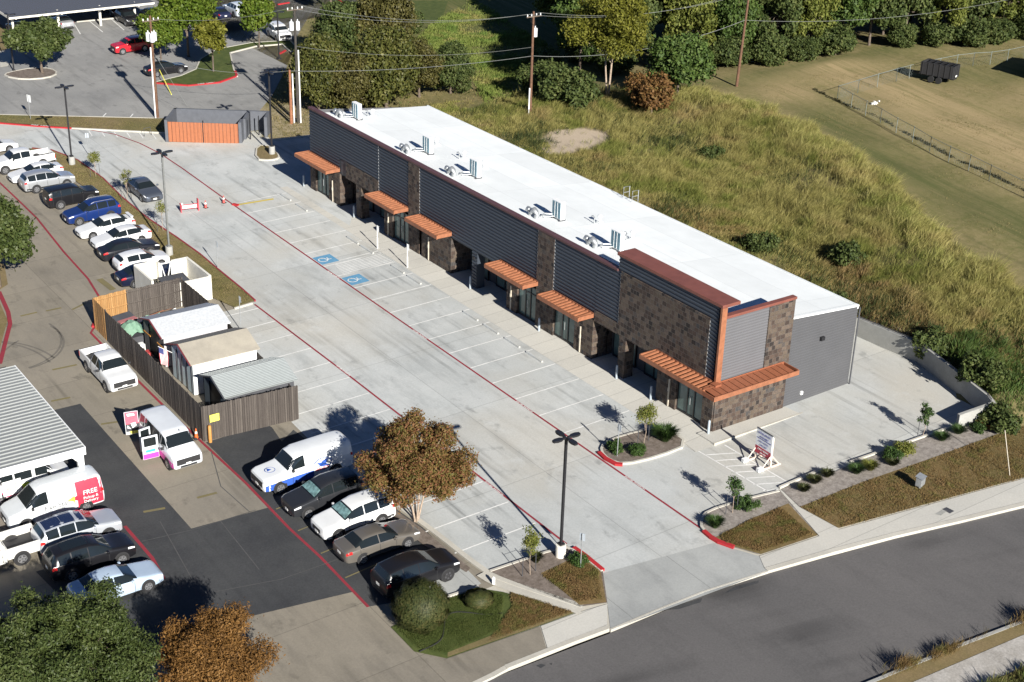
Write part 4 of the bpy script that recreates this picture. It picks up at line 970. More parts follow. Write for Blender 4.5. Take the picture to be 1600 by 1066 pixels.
# concrete retaining wall
rw = thing('retaining_wall', 'low concrete retaining wall wrapping the pavement beyond the end of the shops', 'wall', (17.5, 0, 0))
rp = [(15.2,13.0),(18.6,4.9),(18.95,-.5),(16.75,-8.2),(16.5,-8.75),(13.9,-8.2)]
tops = [1.4,1.4,1.5,1.4,1.3,.95]
mb = MB(); a = offs(rp, .0, False); b_ = offs(rp, .24, False)
for i in range(len(rp)-1):
    A = [(a[i][0]-17.5, a[i][1]), (a[i+1][0]-17.5, a[i+1][1])]; Bq = [(b_[i][0]-17.5, b_[i][1]), (b_[i+1][0]-17.5, b_[i+1][1])]
    z = [G0(*rp[i])-.3, G0(*rp[i+1])-.3, G0(*rp[i])+tops[i], G0(*rp[i+1])+tops[i+1]]
    mb.quad((*A[0],z[0]),(*A[1],z[1]),(*A[1],z[3]),(*A[0],z[2])); mb.quad((*Bq[0],z[0]),(*Bq[1],z[1]),(*Bq[1],z[3]),(*Bq[0],z[2])); mb.quad((*A[0],z[2]),(*A[1],z[3]),(*Bq[1],z[3]),(*Bq[0],z[2]))
    if i == len(rp)-2: mb.quad((*A[1],z[1]),(*Bq[1],z[1]),(*Bq[1],z[3]),(*A[1],z[3]))
bp(mb, 'wall', M['conc'], rw)
mb = MB()
for i in range(1, len(rp)-2):
    p, q = rp[i], rp[i+1]; pts = [(p[0]-17.45, p[1]+.05, G0(*p)+tops[i]+.16), (q[0]-17.45, q[1]+.05, G0(*q)+tops[i+1]+.16)]
    mb.tube(pts, .03, 5)
    for k in range(5):
        f = k/4; x = pts[0][0]*(1-f)+pts[1][0]*f; y = pts[0][1]*(1-f)+pts[1][1]*f; z = pts[0][2]*(1-f)+pts[1][2]*f
        mb.tube([(x,y,z-.2),(x,y,z)], .025, 5)
bp(mb, 'handrail', M['dark'], rw)

# ================================================================ vehicles
# profile rows: distance from the front bumper, bottom, belt, top, half width, half width at belt, half width of roof
PROF = {
'sedan': dict(L=4.85, fa=.98, ra=3.82, r=.335, rows=[
 (0,.36,.54,.58,.62,.60,.50),(.07,.24,.66,.70,.78,.74,.62),(.3,.20,.76,.80,.88,.82,.70),(.9,.19,.84,.89,.915,.86,.74),(1.45,.19,.92,.99,.92,.87,.74),
 (2.2,.19,.94,1.38,.92,.88,.60),(2.7,.19,.95,1.445,.92,.88,.60),(3.2,.19,.97,1.44,.92,.88,.59),(3.6,.19,.98,1.39,.92,.88,.57),(4.22,.21,1.0,1.10,.90,.84,.64),(4.68,.26,.98,1.05,.85,.79,.64),(4.80,.32,.90,.96,.78,.73,.6),(4.85,.42,.76,.80,.68,.64,.55)],
 ws=(1.50,2.16), rw=(3.66,4.18), sw=((1.72,2.70),(2.76,3.92)), hl=(.10,.5), tl=(4.45,4.8), wb=.52),
'hatch': dict(L=4.3, fa=.86, ra=3.46, r=.32, rows=[
 (0,.36,.56,.60,.60,.58,.50),(.07,.24,.70,.74,.76,.72,.60),(.3,.20,.80,.84,.86,.80,.68),(.8,.19,.88,.93,.885,.83,.72),(1.2,.19,.95,1.02,.89,.84,.72),
 (1.95,.19,.97,1.42,.89,.85,.60),(2.5,.19,.98,1.49,.89,.85,.60),(3.2,.19,1.0,1.48,.89,.85,.59),(3.75,.19,1.03,1.40,.88,.84,.57),(4.12,.22,1.05,1.12,.84,.80,.62),(4.22,.28,.98,1.04,.80,.76,.6),(4.3,.40,.8,.86,.7,.66,.55)],
 ws=(1.25,1.92), rw=(3.80,4.10), sw=((1.5,2.5),(2.56,3.5)), hl=(.1,.45), tl=(4.0,4.22), wb=.52),
'suv': dict(L=4.75, fa=.92, ra=3.70, r=.37, rows=[
 (0,.42,.70,.76,.68,.66,.55),(.07,.28,.84,.90,.82,.79,.68),(.3,.24,.94,1.0,.91,.87,.76),(.9,.23,1.02,1.08,.94,.90,.80),(1.32,.23,1.07,1.15,.945,.905,.80),
 (2.0,.23,1.09,1.58,.945,.91,.66),(2.5,.23,1.10,1.72,.945,.91,.67),(3.3,.23,1.12,1.74,.945,.91,.66),(3.9,.23,1.13,1.70,.94,.905,.66),(4.36,.23,1.14,1.64,.93,.89,.65),(4.62,.25,1.16,1.28,.90,.86,.66),(4.70,.32,1.05,1.12,.86,.82,.64),(4.75,.46,.85,.9,.75,.72,.58)],
 ws=(1.37,1.96), rw=(4.38,4.60), sw=((1.62,2.62),(2.68,3.55),(3.62,4.3)), hl=(.1,.5), tl=(4.45,4.69), wb=.58),
'boxsuv': dict(L=4.6, fa=.86, ra=3.62, r=.37, rows=[
 (0,.42,.78,.84,.76,.74,.64),(.06,.28,.94,1.0,.87,.85,.76),(.25,.24,1.02,1.08,.91,.88,.80),(.9,.23,1.07,1.13,.93,.90,.82),(1.25,.23,1.10,1.18,.935,.905,.80),
 (1.75,.23,1.12,1.62,.935,.91,.74),(2.2,.23,1.13,1.73,.935,.915,.76),(3.4,.23,1.14,1.74,.935,.915,.76),(4.25,.23,1.15,1.71,.93,.91,.75),(4.48,.25,1.16,1.62,.91,.89,.73),(4.55,.32,1.1,1.30,.88,.86,.72),(4.6,.46,.95,1.1,.8,.78,.66)],
 ws=(1.30,1.72), rw=(4.30,4.47), sw=((1.55,2.45),(2.52,3.4),(3.48,4.2)), hl=(.1,.4), tl=(4.3,4.53), wb=.58),
'cargo': dict(L=5.6, fa=.95, ra=4.45, r=.36, rows=[
 (0,.42,.72,.80,.74,.72,.62),(.08,.30,.92,1.0,.88,.85,.74),(.35,.26,1.06,1.12,.97,.92,.80),(.8,.26,1.16,1.22,.99,.94,.84),(1.05,.26,1.22,1.32,1.0,.95,.82),
 (1.85,.26,1.25,2.02,1.0,.96,.74),(2.3,.26,1.27,2.12,1.0,.97,.76),(4.6,.26,1.3,2.13,1.0,.97,.77),(5.4,.26,1.3,2.08,.99,.96,.76),(5.54,.28,1.28,1.98,.97,.94,.74),(5.6,.4,1.2,1.75,.93,.9,.7)],
 ws=(1.1,1.82), rw=None, sw=((1.42,2.35),), hl=(.12,.55), tl=(5.42,5.58), wb=.6),
'longvan': dict(L=6.0, fa=1.05, ra=4.75, r=.39, rows=[
 (0,.46,.84,.92,.80,.78,.66),(.08,.34,1.02,1.10,.93,.90,.78),(.35,.30,1.14,1.20,.99,.94,.84),(1.2,.30,1.20,1.27,1.01,.96,.86),(1.55,.30,1.25,1.35,1.015,.96,.84),
 (2.15,.30,1.27,1.98,1.015,.97,.76),(2.6,.30,1.28,2.10,1.015,.97,.78),(5.0,.30,1.3,2.12,1.015,.98,.79),(5.8,.30,1.3,2.08,1.0,.97,.78),(5.95,.32,1.28,2.0,.98,.95,.75),(6.0,.45,1.2,1.8,.95,.92,.72)],
 ws=(1.60,2.12), rw=None, sw=((1.92,2.75),), hl=(.12,.5), tl=(5.82,5.98), wb=.6),
'passvan': dict(L=5.5, fa=.95, ra=4.4, r=.37, rows=[
 (0,.44,.84,.92,.82,.80,.68),(.08,.34,1.02,1.10,.93,.90,.80),(.3,.30,1.10,1.16,.98,.93,.86),(.75,.30,1.16,1.22,1.0,.95,.86),(1.0,.30,1.20,1.30,1.0,.95,.84),
 (1.62,.30,1.22,1.96,1.0,.96,.80),(2.0,.30,1.24,2.06,1.0,.97,.82),(4.6,.30,1.26,2.07,1.0,.97,.82),(5.35,.30,1.26,2.03,.99,.96,.81),(5.46,.33,1.24,1.94,.97,.94,.78),(5.5,.45,1.15,1.8,.95,.92,.75)],
 ws=(1.05,1.58), rw=(5.42,5.455), sw=((1.38,2.1),(2.3,3.3),(3.4,4.4),(4.5,5.2)), hl=(.1,.4), tl=(5.36,5.47), wb=.6),
'cab': dict(L=5.8, fa=1.0, ra=4.55, r=.40, end=3.75, rows=[
 (0,.50,.86,.94,.80,.78,.66),(.08,.36,1.02,1.10,.94,.91,.80),(.35,.32,1.12,1.18,1.0,.95,.86),(1.2,.32,1.17,1.24,1.01,.96,.88),(1.5,.32,1.20,1.30,1.01,.96,.86),
 (2.1,.32,1.22,1.80,1.01,.97,.70),(2.5,.32,1.23,1.88,1.01,.97,.72),(3.2,.32,1.25,1.87,1.01,.97,.71),(3.6,.32,1.25,1.80,1.01,.97,.70),(3.74,.34,1.25,1.45,1.0,.96,.74),(3.75,.36,1.2,1.3,1.0,.96,.8)],
 ws=(1.54,2.06), rw=(3.62,3.735), sw=((1.85,2.62),(2.68,3.5)), hl=(.12,.45), tl=None, wb=.6),
}
COLS = {}
class Loft:
    def __init__(s, kind):
        s.p = PROF[kind]; s.X = np.array([r[0] for r in s.p['rows']]); s.D = np.array([r[1:] for r in s.p['rows']])
    def at(s, d):
        return [float(np.interp(d, s.X, s.D[:, k])) for k in range(6)]
    def half(s, d):
        zb, zs, zt, w, wb, wr = s.at(d); h = zs-zb
        return [(0,zb),(.86*w,zb),(.975*w,zb+.10*h),(w,zb+.42*h),(.997*w,zb+.74*h),(.99*w*.5+.5*wb,zs-.04*h),(wb,zs),
                (wb+(wr-wb)*.5,zs+(zt-zs)*.47),(wr+.01,zs+(zt-zs)*.86),(wr*.93,zs+(zt-zs)*.95),(.66*wr,zs+(zt-zs)*.99),(0,zt)]
    def surf(s, d, t):
        """t 0..11 up the left side (y>0), 11..22 down the right side"""
        sg = 1
        if t > 11: t = 22-t; sg = -1
        H = s.half(d); i = min(10, int(t)); f = t-i
        return Vector((s.p['L']/2-d, sg*(H[i][0]*(1-f)+H[i+1][0]*f), H[i][1]*(1-f)+H[i+1][1]*f))
    def body(s):
        mb = MB(); ds = []
        for a, b in zip(s.X, s.X[1:]):
            k = max(1, int((b-a)/.22)); ds += [a+(b-a)*i/k for i in range(k)]
        ds.append(s.X[-1]); n = 22
        for d in ds:
            for j in range(n): mb.v.append(tuple(s.surf(d, j)))
        for i in range(len(ds)-1):
            for j in range(n):
                a = i*n+j; b = i*n+(j+1) % n; mb.face((b, a, a+n, b+n))
        mb.face(range(n)); e = (len(ds)-1)*n; mb.face(range(e+n-1, e-1, -1)); return mb
    def patch(s, d0, d1, t0, t1, off=.008, nd_=6, nt_=4, mb=None, m=0, taper=0):
        mb = mb or MB(); n0 = len(mb.v)
        for i in range(nd_+1):
            for j in range(nt_+1):
                fd, ft = i/nd_, j/nt_
                d = d0+(d1-d0)*fd
                if taper: d += taper*(ft)*(1-2*fd)
                t = t0+(t1-t0)*ft
                p = s.surf(d, t); e = 1e-2
                u = s.surf(min(d+e, s.X[-1]), t)-s.surf(max(d-e, 0), t); v = s.surf(d, min(t+e, 21.99))-s.surf(d, max(t-e, 0))
                nn = u.cross(v)
                if nn.length > 1e-9: nn.normalize()
                c = Vector((p.x, 0, .75)); 
                if nn.dot(p-c) < 0: nn = -nn
                mb.v.append(tuple(p+nn*off))
        k = nt_+1
        for i in range(nd_):
            for j in range(nt_):
                a = n0+i*k+j; mb.face((a, a+1, a+k+1, a+k), m)
        return mb
def wheel(parent, x, y, r, side, rim=None, w=.22):
    mb = MB(); mb.tube([(x,y-w/2,r),(x,y-w/2+.03,r),(x,y+w/2-.03,r),(x,y+w/2,r)], [r*.93,r,r,r*.93], 20)
    o = mb.build('wheel', M['rubber'], parent, smooth=True, angle=40)
    yo = y+side*(w/2+.004); ri = r*.66
    mb = MB()
    mb.tube([(x,yo-side*.03,r),(x,yo,r)], [ri,ri], 16)
    rm = mb.build('rim', plain('rim_well', (.06,.06,.065), .5), o)
    sp = MB()
    for k in range(5):
        a = 2*PI*k/5+.3; c, s_ = math.cos(a), math.sin(a)
        pts = [(x+c*ri*f-s_*q*.055, yo+side*.012, r+s_*ri*f+c*q*.055) for f, q in ((.1,-1),(.97,-.8),(.97,.8),(.1,1))]
        sp.poly(pts if side < 0 else pts[::-1])
    n = 16
    for k in range(n):
        a, b = 2*PI*k/n, 2*PI*(k+1)/n
        q = [(x+math.cos(t)*ri*f, yo+side*.012, r+math.sin(t)*ri*f) for t, f in ((a,.86),(b,.86),(b,1),(a,1))]
        sp.poly(q if side > 0 else q[::-1])
    sp.build('spokes', rim or M['chrome'], o)
def vehicle(kind, name, label, cat, pos, rz_, col, group=None, rear=False, rim=None, clad=False, shade=None, lower=None, roofrails=False, glass=None, roofrefl=None, sunroof=False):
    lf = Loft(kind); p = lf.p; h = p['L']/2
    loc = (pos[0], pos[1], G0(pos[0], pos[1])+.004)
    t = thing(name, label, cat, loc, rz_, group, tilt=True)
    mat = col if not isinstance(col, tuple) else paint('paint_%.2f_%.2f_%.2f' % col[:3], col[:3], col[3] if len(col) > 3 else 0)
    gl = glass or M['glass']
    lf.body().build('body', mat, t, smooth=True, angle=38)
    lf.patch(*p['ws'], 7.05, 14.95, .008, 6, 10, taper=0).build('windscreen', gl, t, smooth=True)
    if p['rw']: lf.patch(*p['rw'], 7.3, 14.7, .008, 5, 10).build('rear_window', gl, t, smooth=True)
    for sd in (0, 1):
        for (a, b) in p['sw']:
            t0, t1 = (6.12, 8.15)
            if sd: t0, t1 = 22-t0, 22-t1
            lf.patch(a, b, t0, t1, .008, 6, 4, taper=0).build('side_window', gl, t, smooth=True)
        q = lf.patch(p['hl'][0], p['hl'][1], *((4.5, 5.75) if not sd else (17.5, 16.25)), .010, 4, 3); q.build('headlight', M['lamp'], t)
        if p['tl']: lf.patch(p['tl'][0], p['tl'][1], *((4.3, 6.0) if not sd else (17.7, 16.0)), .010, 4, 3).build('tail_light', M['redlamp'], t)
        mb = MB(); zz = lf.at(p['ws'][0]+.25)[1]; y = lf.at(p['ws'][0]+.25)[3]
        ys = (1-2*sd); xm = h-p['ws'][0]-.30
        mb.box(xm-.07, xm+.07, ys*(y), ys*(y+.19), zz+.0, zz+.15); bevel(mb.build('wing_mirror', mat if kind in ('sedan','hatch','suv','boxsuv') else M['darkplastic'], t), .03)
    for sd in (0, 1):
        for dd in [q[0]-.035 for q in p['sw']] + [p['sw'][-1][1]+.03]:
            lf.patch(dd, dd+.022, *((2.2, 6.0) if not sd else (19.8, 16.0)), .006, 1, 6).build('door_gap', M['darkplastic'], t)
        for dd in [q[1]-.22 for q in p['sw'][:2]]:
            lf.patch(dd, dd+.16, *((5.0, 5.2) if not sd else (17.0, 16.8)), .02, 1, 1).build('door_handle', M['darkplastic'], t)
    r = p['r']
    for d in (p['fa'], p['ra']):
        for sd in (1, -1):
            w = lf.at(d)[3] if kind != 'cab' or d < 3.7 else 1.0
            a = MB(); a.tube([(h-d, sd*(w-.30), r+.02),(h-d, sd*(w+.006), r+.02)], r*1.17, 20); a.build('wheel_arch', M['darkplastic'], t)
            wheel(t, h-d, sd*(w-.085), r, sd, rim)
    # nose: grille, plate, bumper
    g = MB(); zt = lf.at(.07)[2]; zb = lf.at(.07)[0]; w0 = lf.at(.03)[3]
    big = kind in ('passvan','cab','longvan','boxsuv')
    g.box(h-.10, h+.006, -(.62 if big else .42)*w0/.7, (.62 if big else .42)*w0/.7, zb+(.34 if big else .42)*(zt-zb), zb+(.86 if big else .80)*(zt-zb)); g.build('grille', M['darkplastic'], t)
    g = MB(); g.box(h-.08, h+.012, -.62*w0, .62*w0, zb+.06, zb+.2*(zt-zb)+.04); g.build('bumper', M['darkplastic'], t)
    g = MB(); g.box(h, h+.018, -.16, .16, zb+.26*(zt-zb), zb+.26*(zt-zb)+.14); g.build('license_plate', M['plate'], t)
    if kind != 'cab':
        zt = lf.at(p['L']-.07)[2]; zb = lf.at(p['L']-.07)[0]
        g = MB(); g.box(-h-.012, -h+.05, -.16, .16, zb+.5*(zt-zb), zb+.5*(zt-zb)+.15); g.build('license_plate', M['plate'], t)
        g = MB(); g.box(-h-.008, -h+.10, -.6, .6, zb+.04, zb+.18); g.build('bumper', M['darkplastic'], t)
    if clad:
        for sd in (0, 1):
            tt = (1.15, 2.7) if not sd else (20.85, 19.3)
            lf.patch(.25, p['L']-.2, *tt, .008, 18, 2).build('sill_cladding', M['darkplastic'], t)
    if lower:
        for sd in (0, 1):
            tt = (1.2, lower[1]) if not sd else (20.8, 22-lower[1])
            lf.patch(.12, p['L']*lower[2], *tt, .006, 18, 3).build('side_wrap', lower[0], t)
    if roofrails:
        for sd in (1, -1):
            mb = MB(); mb.tube([(h-2.2, sd*.60, lf.at(2.2)[2]+.0),(h-2.5, sd*.62, lf.at(2.5)[2]+.03),(h-4.0, sd*.60, lf.at(4.0)[2]+.03),(h-4.2, sd*.58, lf.at(4.2)[2]-.01)], .022, 5); mb.build('roof_rail', M['chrome'], t)
    if sunroof: lf.patch(2.35, 3.9, 10.0, 12.0, .008, 6, 4).build('sunroof', M['glass'], t, smooth=True)
    if roofrefl: lf.patch(2.05, 4.25, 8.6, 13.4, .006, 8, 6).build('roof_reflection', roofrefl, t, smooth=True)  # patch over the roof that paints in a sky reflection
    if shade:
        lf.patch(p['ws'][0]+.06, p['ws'][1]-.08, 8.2, 13.8, .012, 6, 10).build('sunshade', shade, t)
    if kind == 'cab':
        bed = MB(); e = -h
        bed.box(e, h-3.78, -.99, -.89, .55, 1.22); bed.box(e, h-3.78, .89, .99, .55, 1.22); bed.box(e, e+.09, -.89, .89, .52, 1.20); bed.box(h-3.88, h-3.78, -.89, .89, .55, 1.22)
        bevel(bed.build('bed', mat, t), .025)
        f = MB(); f.box(e+.09, h-3.88, -.89, .89, .55, .72); f.build('bed_liner', M['darkplastic'], t)
        for sd in (1, -1):
            q = MB(); q.box(e-.012, e+.05, sd*.82, sd*1.0, .75, 1.12); q.build('tail_light', M['redlamp'], t)
        q = MB(); q.box(e-.12, e+.02, -.92, .92, .45, .62); q.build('bumper', M['chrome'], t)
    return t, lf
E_, W_, S_, N_ = 0.0, PI, -PI/2, PI/2      # facing +x, -x, -y, +y
GR = 'cars parked along the grass island'
white = (.66,.67,.67); black = (.010,.010,.012); silver = (.50,.52,.54,.55)
vehicle('sedan', 'sedan', 'white car half cut off by the left edge, beyond the white pickup', 'car', (-21.2,80.2), E_, white, GR)
# crew-cab pickup
vehicle('cab', 'pickup_truck', 'white crew-cab pickup with open bed, backed up to the grass island', 'pickup truck', (-20.2,74.2), W_, (.66,.67,.67), GR)
vehicle('sedan', 'sedan', 'white sedan squeezed between the crew-cab pickup and the silver crossover', 'car', (-20.1,70.6), W_, (.64,.65,.66), GR)
vehicle('suv', 'suv', 'silver crossover with its nose to the grass island, beside the black boxy one', 'car', (-20.0,67.7), E_, silver, GR, clad=True)
vehicle('boxsuv', 'suv', 'boxy black SUV with its nose to the grass island and red tail light showing', 'car', (-19.6,62.6), E_, black, GR)
vehicle('suv', 'suv', 'bright blue crossover with silver roof rails, facing away from the grass island', 'car', (-19.5,57.9), W_, (.012,.035,.16,.3), GR, roofrails=True)
vehicle('sedan', 'sedan', 'white sedan with a rear spoiler, parked beside the blue crossover', 'car', (-19.7,54.2), W_, (.68,.69,.69), GR)[0]
sp = MB(); sp.box(-2.30,-2.05,-.62,.62,1.22,1.26); sp.box(-2.25,-2.1,-.58,-.53,1.03,1.22); sp.box(-2.25,-2.1,.53,.58,1.03,1.22)
sp.build('spoiler', bpy.data.materials['paint_0.68_0.69_0.69'], [o for o in COL.objects if o.get('label','').startswith('white sedan with a rear spoiler')][0])
vehicle('sedan', 'sedan', 'smooth white sedan with dark roof glass, between the spoilered one and a black sedan', 'car', (-19.5,51.2), W_, (.65,.66,.67), GR)
vehicle('sedan', 'sedan', 'glossy black sedan parked between two white cars', 'car', (-19.9,48.5), E_, (.012,.013,.018), GR)
vehicle('hatch', 'hatchback', 'white two-box car with black rear window, next to the white plastered enclosure', 'car', (-20.0,45.6), E_, (.66,.67,.69), GR)
vehicle('sedan', 'sedan', 'dark navy sedan half hidden by the white plastered enclosure', 'car', (-20.6,42.9), E_, (.012,.016,.04,.3), GR)
vehicle('sedan', 'sedan', 'slate grey sedan stopped alone on the new concrete lot', 'car', (-13.45,61.0), S_, (.10,.115,.145,.5))
# pickup and van by the fence
vehicle('cab', 'pickup_truck', 'white extended-cab pickup with empty bed beside the board fence', 'pickup truck', (-29.2,28.7), S_, (.66,.67,.67))
def place_van():
    t, lf = vehicle('passvan', 'van', 'white passenger van with pink lower sides and its side and back doors open', 'van', (-29.75,16.9), S_, (.62,.65,.68), lower=(M['magenta'], 3.6, .45))
    h = lf.p['L']/2
    hole = lf.patch(2.15, 3.4, 21.0-.2, 13.9, .012, 8, 10); hole.build('door_opening', M['black'], t, smooth=True)
    def door(hx, hy, ang, w, hgt, z0, name, inner):
        d = Vector((math.cos(ang), math.sin(ang), 0)); n = Vector((-d.y, d.x, 0))*.03
        P = lambda u, z, s: Vector((hx, hy, 0)) + d*u + n*s + Vector((0,0,z))
        mb = MB()
        def slab_(u0,u1,z0_,z1_,m,th=1):
            a = [P(u0,z0_,-th),P(u1,z0_,-th),P(u1,z1_,-th),P(u0,z1_,-th)]; b = [P(u0,z0_,th),P(u1,z0_,th),P(u1,z1_,th),P(u0,z1_,th)]
            mb.poly(a, m); mb.poly(b[::-1], m)
            for i in range(4): j=(i+1)%4; mb.poly([a[j],a[i],b[i],b[j]], m)
        slab_(0,w,z0,z0+hgt*.55,0); slab_(0,w*.12,z0+hgt*.55,z0+hgt,0); slab_(w*.88,w,z0+hgt*.55,z0+hgt,0); slab_(w*.12,w*.88,z0+hgt*.93,z0+hgt,0); slab_(w*.12,w*.88,z0+hgt*.55,z0+hgt*.93,1,.4)
        o = mb.build(name, [paint('paint_0.62_0.65_0.68',(.62,.65,.68)), M['glass']], t)
        return o, P
    ys = -1.0   # the van's right side; it faces -y so that side looks to -x
    o, P = door(h-2.15, ys-.02, -PI/2-.10, 1.0, 1.55, .36, 'side_door', 0)
    w = MB(); w.poly([P(.02,.38,1.25),P(.98,.38,1.25),P(.98,.72,1.25),P(.02,.72,1.25)]); w.poly([P(.02,.38,-1.25),P(.98,.38,-1.25),P(.98,.72,-1.25),P(.02,.72,-1.25)]); w.build('door_wrap', M['magenta'], o)
    w = MB(); w.poly([P(.2,.82,1.3),P(.8,.82,1.3),P(.8,.99,1.3),P(.2,.99,1.3)]); w.build('door_panel', M['teal'], o)
    o, P = door(h-3.35, ys-.02, -PI/2+.12, .75, 1.55, .36, 'side_door', 0)
    o, P = door(-h+.02, -.93, -PI/2-.25, .85, 1.6, .42, 'rear_door', 0)
    w = MB(); w.poly([P(.03,1.15,1.2),P(.82,1.15,1.2),P(.82,2.0,1.2),P(.03,2.0,1.2)], 0); w.poly([P(.03,.62,1.2),P(.82,.62,1.2),P(.82,1.15,1.2),P(.03,1.15,1.2)], 1); w.poly([P(.05,.45,1.25),P(.6,.45,1.25),P(.6,.64,1.25),P(.05,.64,1.25)], 2)
    w.build('door_wrap', [plain('pink_vinyl',(.62,.12,.17),.5), M['dark'], M['yellow']], o)
    w = MB(); w.poly([P(.2,1.72,1.3),P(.65,1.72,1.3),P(.7,1.9,1.3),P(.25,1.9,1.3)]); w.poly([P(.15,1.0,1.35),P(.4,.85,1.35),P(.5,1.2,1.35),P(.2,1.25,1.35)]); w.poly([P(.5,.8,1.35),P(.75,.9,1.35),P(.7,1.1,1.35)]); w.build('door_picture', M['white'], o)
    o, P = door(-h+.02, -.95, -PI*.80, .85, 1.6, .42, 'rear_door', 0); o.data.materials[0] = M['darkplastic']
    mb = MB(); mb.tube([(h-1.6,.2,1.98),(h-1.6,.2,2.15)], .02, 5); mb.build('aerial', M['black'], t)
place_van()
# blue and white service van and its row by the red tree
t, lf = vehicle('longvan', 'van', 'white service van with blue wave along its sides and a round emblem', 'van', (-24.35,9.75), W_, (.67,.69,.70), lower=(M['vinylblue'], 3.55, .55))
h = lf.p['L']/2
y = 1.045
mb = MB()
for k in range(20):
    a, b = 2*PI*k/20*.75+.3, 2*PI*(k+1)/20*.75+.3
    mb.poly([(-.9+.62*f*math.cos(q), 1.03, 1.15+.42*f*math.sin(q)) for q, f in ((a,.92),(b,.92),(b,1),(a,1))])
mb.poly([(-.6,1.03,1.0),(-.9,1.03,1.35),(-1.3,1.03,1.45),(-1.1,1.03,1.1)]); mb.poly([(-1.4,1.03,.95),(-.9,1.03,1.25),(-.5,1.03,1.3),(-.8,1.03,.98)])
mb.build('emblem', M['vinylblue'], t)
text('SERVICE', .26, M['vinylred'], t, frame((-.85,1.035,.86), (-1,0,0), (0,0,1)), 'lettering')
mb = MB()
for k in range(20):
    a, b = 2*PI*k/20, 2*PI*(k+1)/20
    z = 1.262
    mb.poly([(h-.85+.32*f*math.cos(q), .1+.32*f*math.sin(q), z+.012-.06*(0)) for q, f in ((a,.9),(b,.9),(b,1),(a,1))])
mb.poly([(h-.75,-.15,1.275),(h-.65,.2,1.275),(h-.95,.1,1.275)])
mb.build('hood_emblem', M['vinylblue'], t)
shade = plain('reflective_shade', (.25,.42,.40), .35, .5, .6, 4)
RG = 'cars parked nose or tail to the red line beside the autumn tree'
vehicle('suv', 'suv', 'charcoal crossover with silver sunshade, next to the blue and white service van', 'car', (-24.75,6.35), W_, (.035,.037,.042,.4), RG, shade=shade)
vehicle('suv', 'suv', 'white crossover with black roof pillars and silver sunshade, partly under the autumn tree', 'car', (-24.4,3.35), W_, (.68,.69,.69), RG, shade=shade, clad=True)
vehicle('sedan', 'sedan', 'beige grey sedan with its tail to the red line, under the autumn tree', 'car', (-24.45,.55), E_, (.17,.155,.135,.4), RG)
vehicle('suv', 'suv', 'black SUV nearest the round clipped bush, tail light glowing red', 'car', (-24.3,-3.35), E_, (.007,.007,.009), RG, rim=M['darkplastic'])
# lower left row
LG = 'vehicles parked in the lower left row'
t, lf = vehicle('cargo', 'van', 'white delivery van with a red rear panel reading FREE Pickup & Delivery', 'van', (-38.2,14.2), W_, (.58,.61,.63), LG)
h = lf.p['L']/2
mb = lf.patch(4.0, 5.52, 2.2, 8.2, .008, 8, 8); mb.build('red_panel', M['vinylred'], t, smooth=True)
# star point and rim of the red panel
mb = MB(); yy = 1.008
mb.poly([(-1.2,yy+.004,.95),(-1.2,yy+.004,1.28),(-.78,yy-.008,1.12)])
mb.build('star_point', M['vinylred'], t)
mb = MB(); mb.poly([(-1.05,yy,.62),(-1.05,yy,1.32),(-.62,yy-.012,1.13),(-.98,yy-.0,.95)]); mb.build('star_edge', plain('amber_vinyl',(.75,.5,.08),.4), t)
for s, z, sz in (('FREE', 1.30, .42),('Pickup &', .97, .25),('Delivery', .73, .25)):
    text(s, sz, M['white'], t, frame((-1.98, 1.022 if z < 1.2 else 1.005, z), (-1,0,0), (0,0,1)), 'lettering')
text('Five Star', .42, plain('grey_script', (.10,.10,.10), .5), t, frame((-.0, 1.016, 1.02), (-1,0,0), (0,0,1)), 'lettering')
text('CLEANERS', .12, plain('grey_script', (.10,.10,.10), .5), t, frame((-.15, 1.014, .80), (-1,0,0), (0,0,1)), 'lettering')
vehicle('suv', 'suv', 'silver and white SUV with sky reflection painted dark blue on its roof, beside the delivery van', 'car', (-38.0,10.65), E_, (.50,.53,.57,.4), LG, clad=True, roofrefl=plain('roof_sky_reflection', (.022,.035,.085), .15, .3, .05, 1, coat=.5))  # dark blue roof colour imitates reflected sky; the car itself is silver
vehicle('suv', 'suv', 'black SUV with a long glass sunroof, in the lower left row', 'car', (-38.3,7.9), E_, (.008,.008,.012), LG, sunroof=True)
vehicle('sedan', 'sedan', 'pale blue white sedan half hidden behind the dark green tree', 'car', (-38.05,4.75), E_, (.42,.52,.64,.1), LG)
t, lf = vehicle('cab', 'pickup_truck', 'white pickup at the left edge, only its bed and tail showing', 'pickup truck', (-43.0,11.0), W_, (.65,.64,.60), LG)
# wrapped van under the pale carport
t, lf = vehicle('passvan', 'van', 'white and pink van wrapped in adverts under the pale ribbed carport', 'van', (-38.9,17.6), E_, (.64,.65,.66), lower=(plain('pink_red_vinyl',(.66,.05,.14),.4), 3.4, .97))
ys = -1.02
mb = MB(); mb.box(-1.35,-.25,ys-.01,ys,.55,1.5); mb.build('advert', M['white'], t)
mb = MB(); mb.box(-2.3,-1.45,ys-.01,ys,.55,1.5); mb.build('advert', M['plate'], t)
mb = MB(); mb.poly([(-1.75,ys-.016,.56),(-1.5,ys-.016,.9),(-1.55,ys-.016,1.3),(-1.7,ys-.016,1.45),(-1.9,ys-.016,1.2),(-1.95,ys-.016,.56)]); mb.build('advert_figure', M['dark'], t)
mb = MB(); mb.poly([(-.2,ys-.012,.6),(.1,ys-.012,.62),(.5,ys-.012,.95),(.1,ys-.012,1.1),(-.2,ys-.012,1.05)]); mb.build('advert', plain('lime_vinyl',(.45,.55,.03),.5), t)
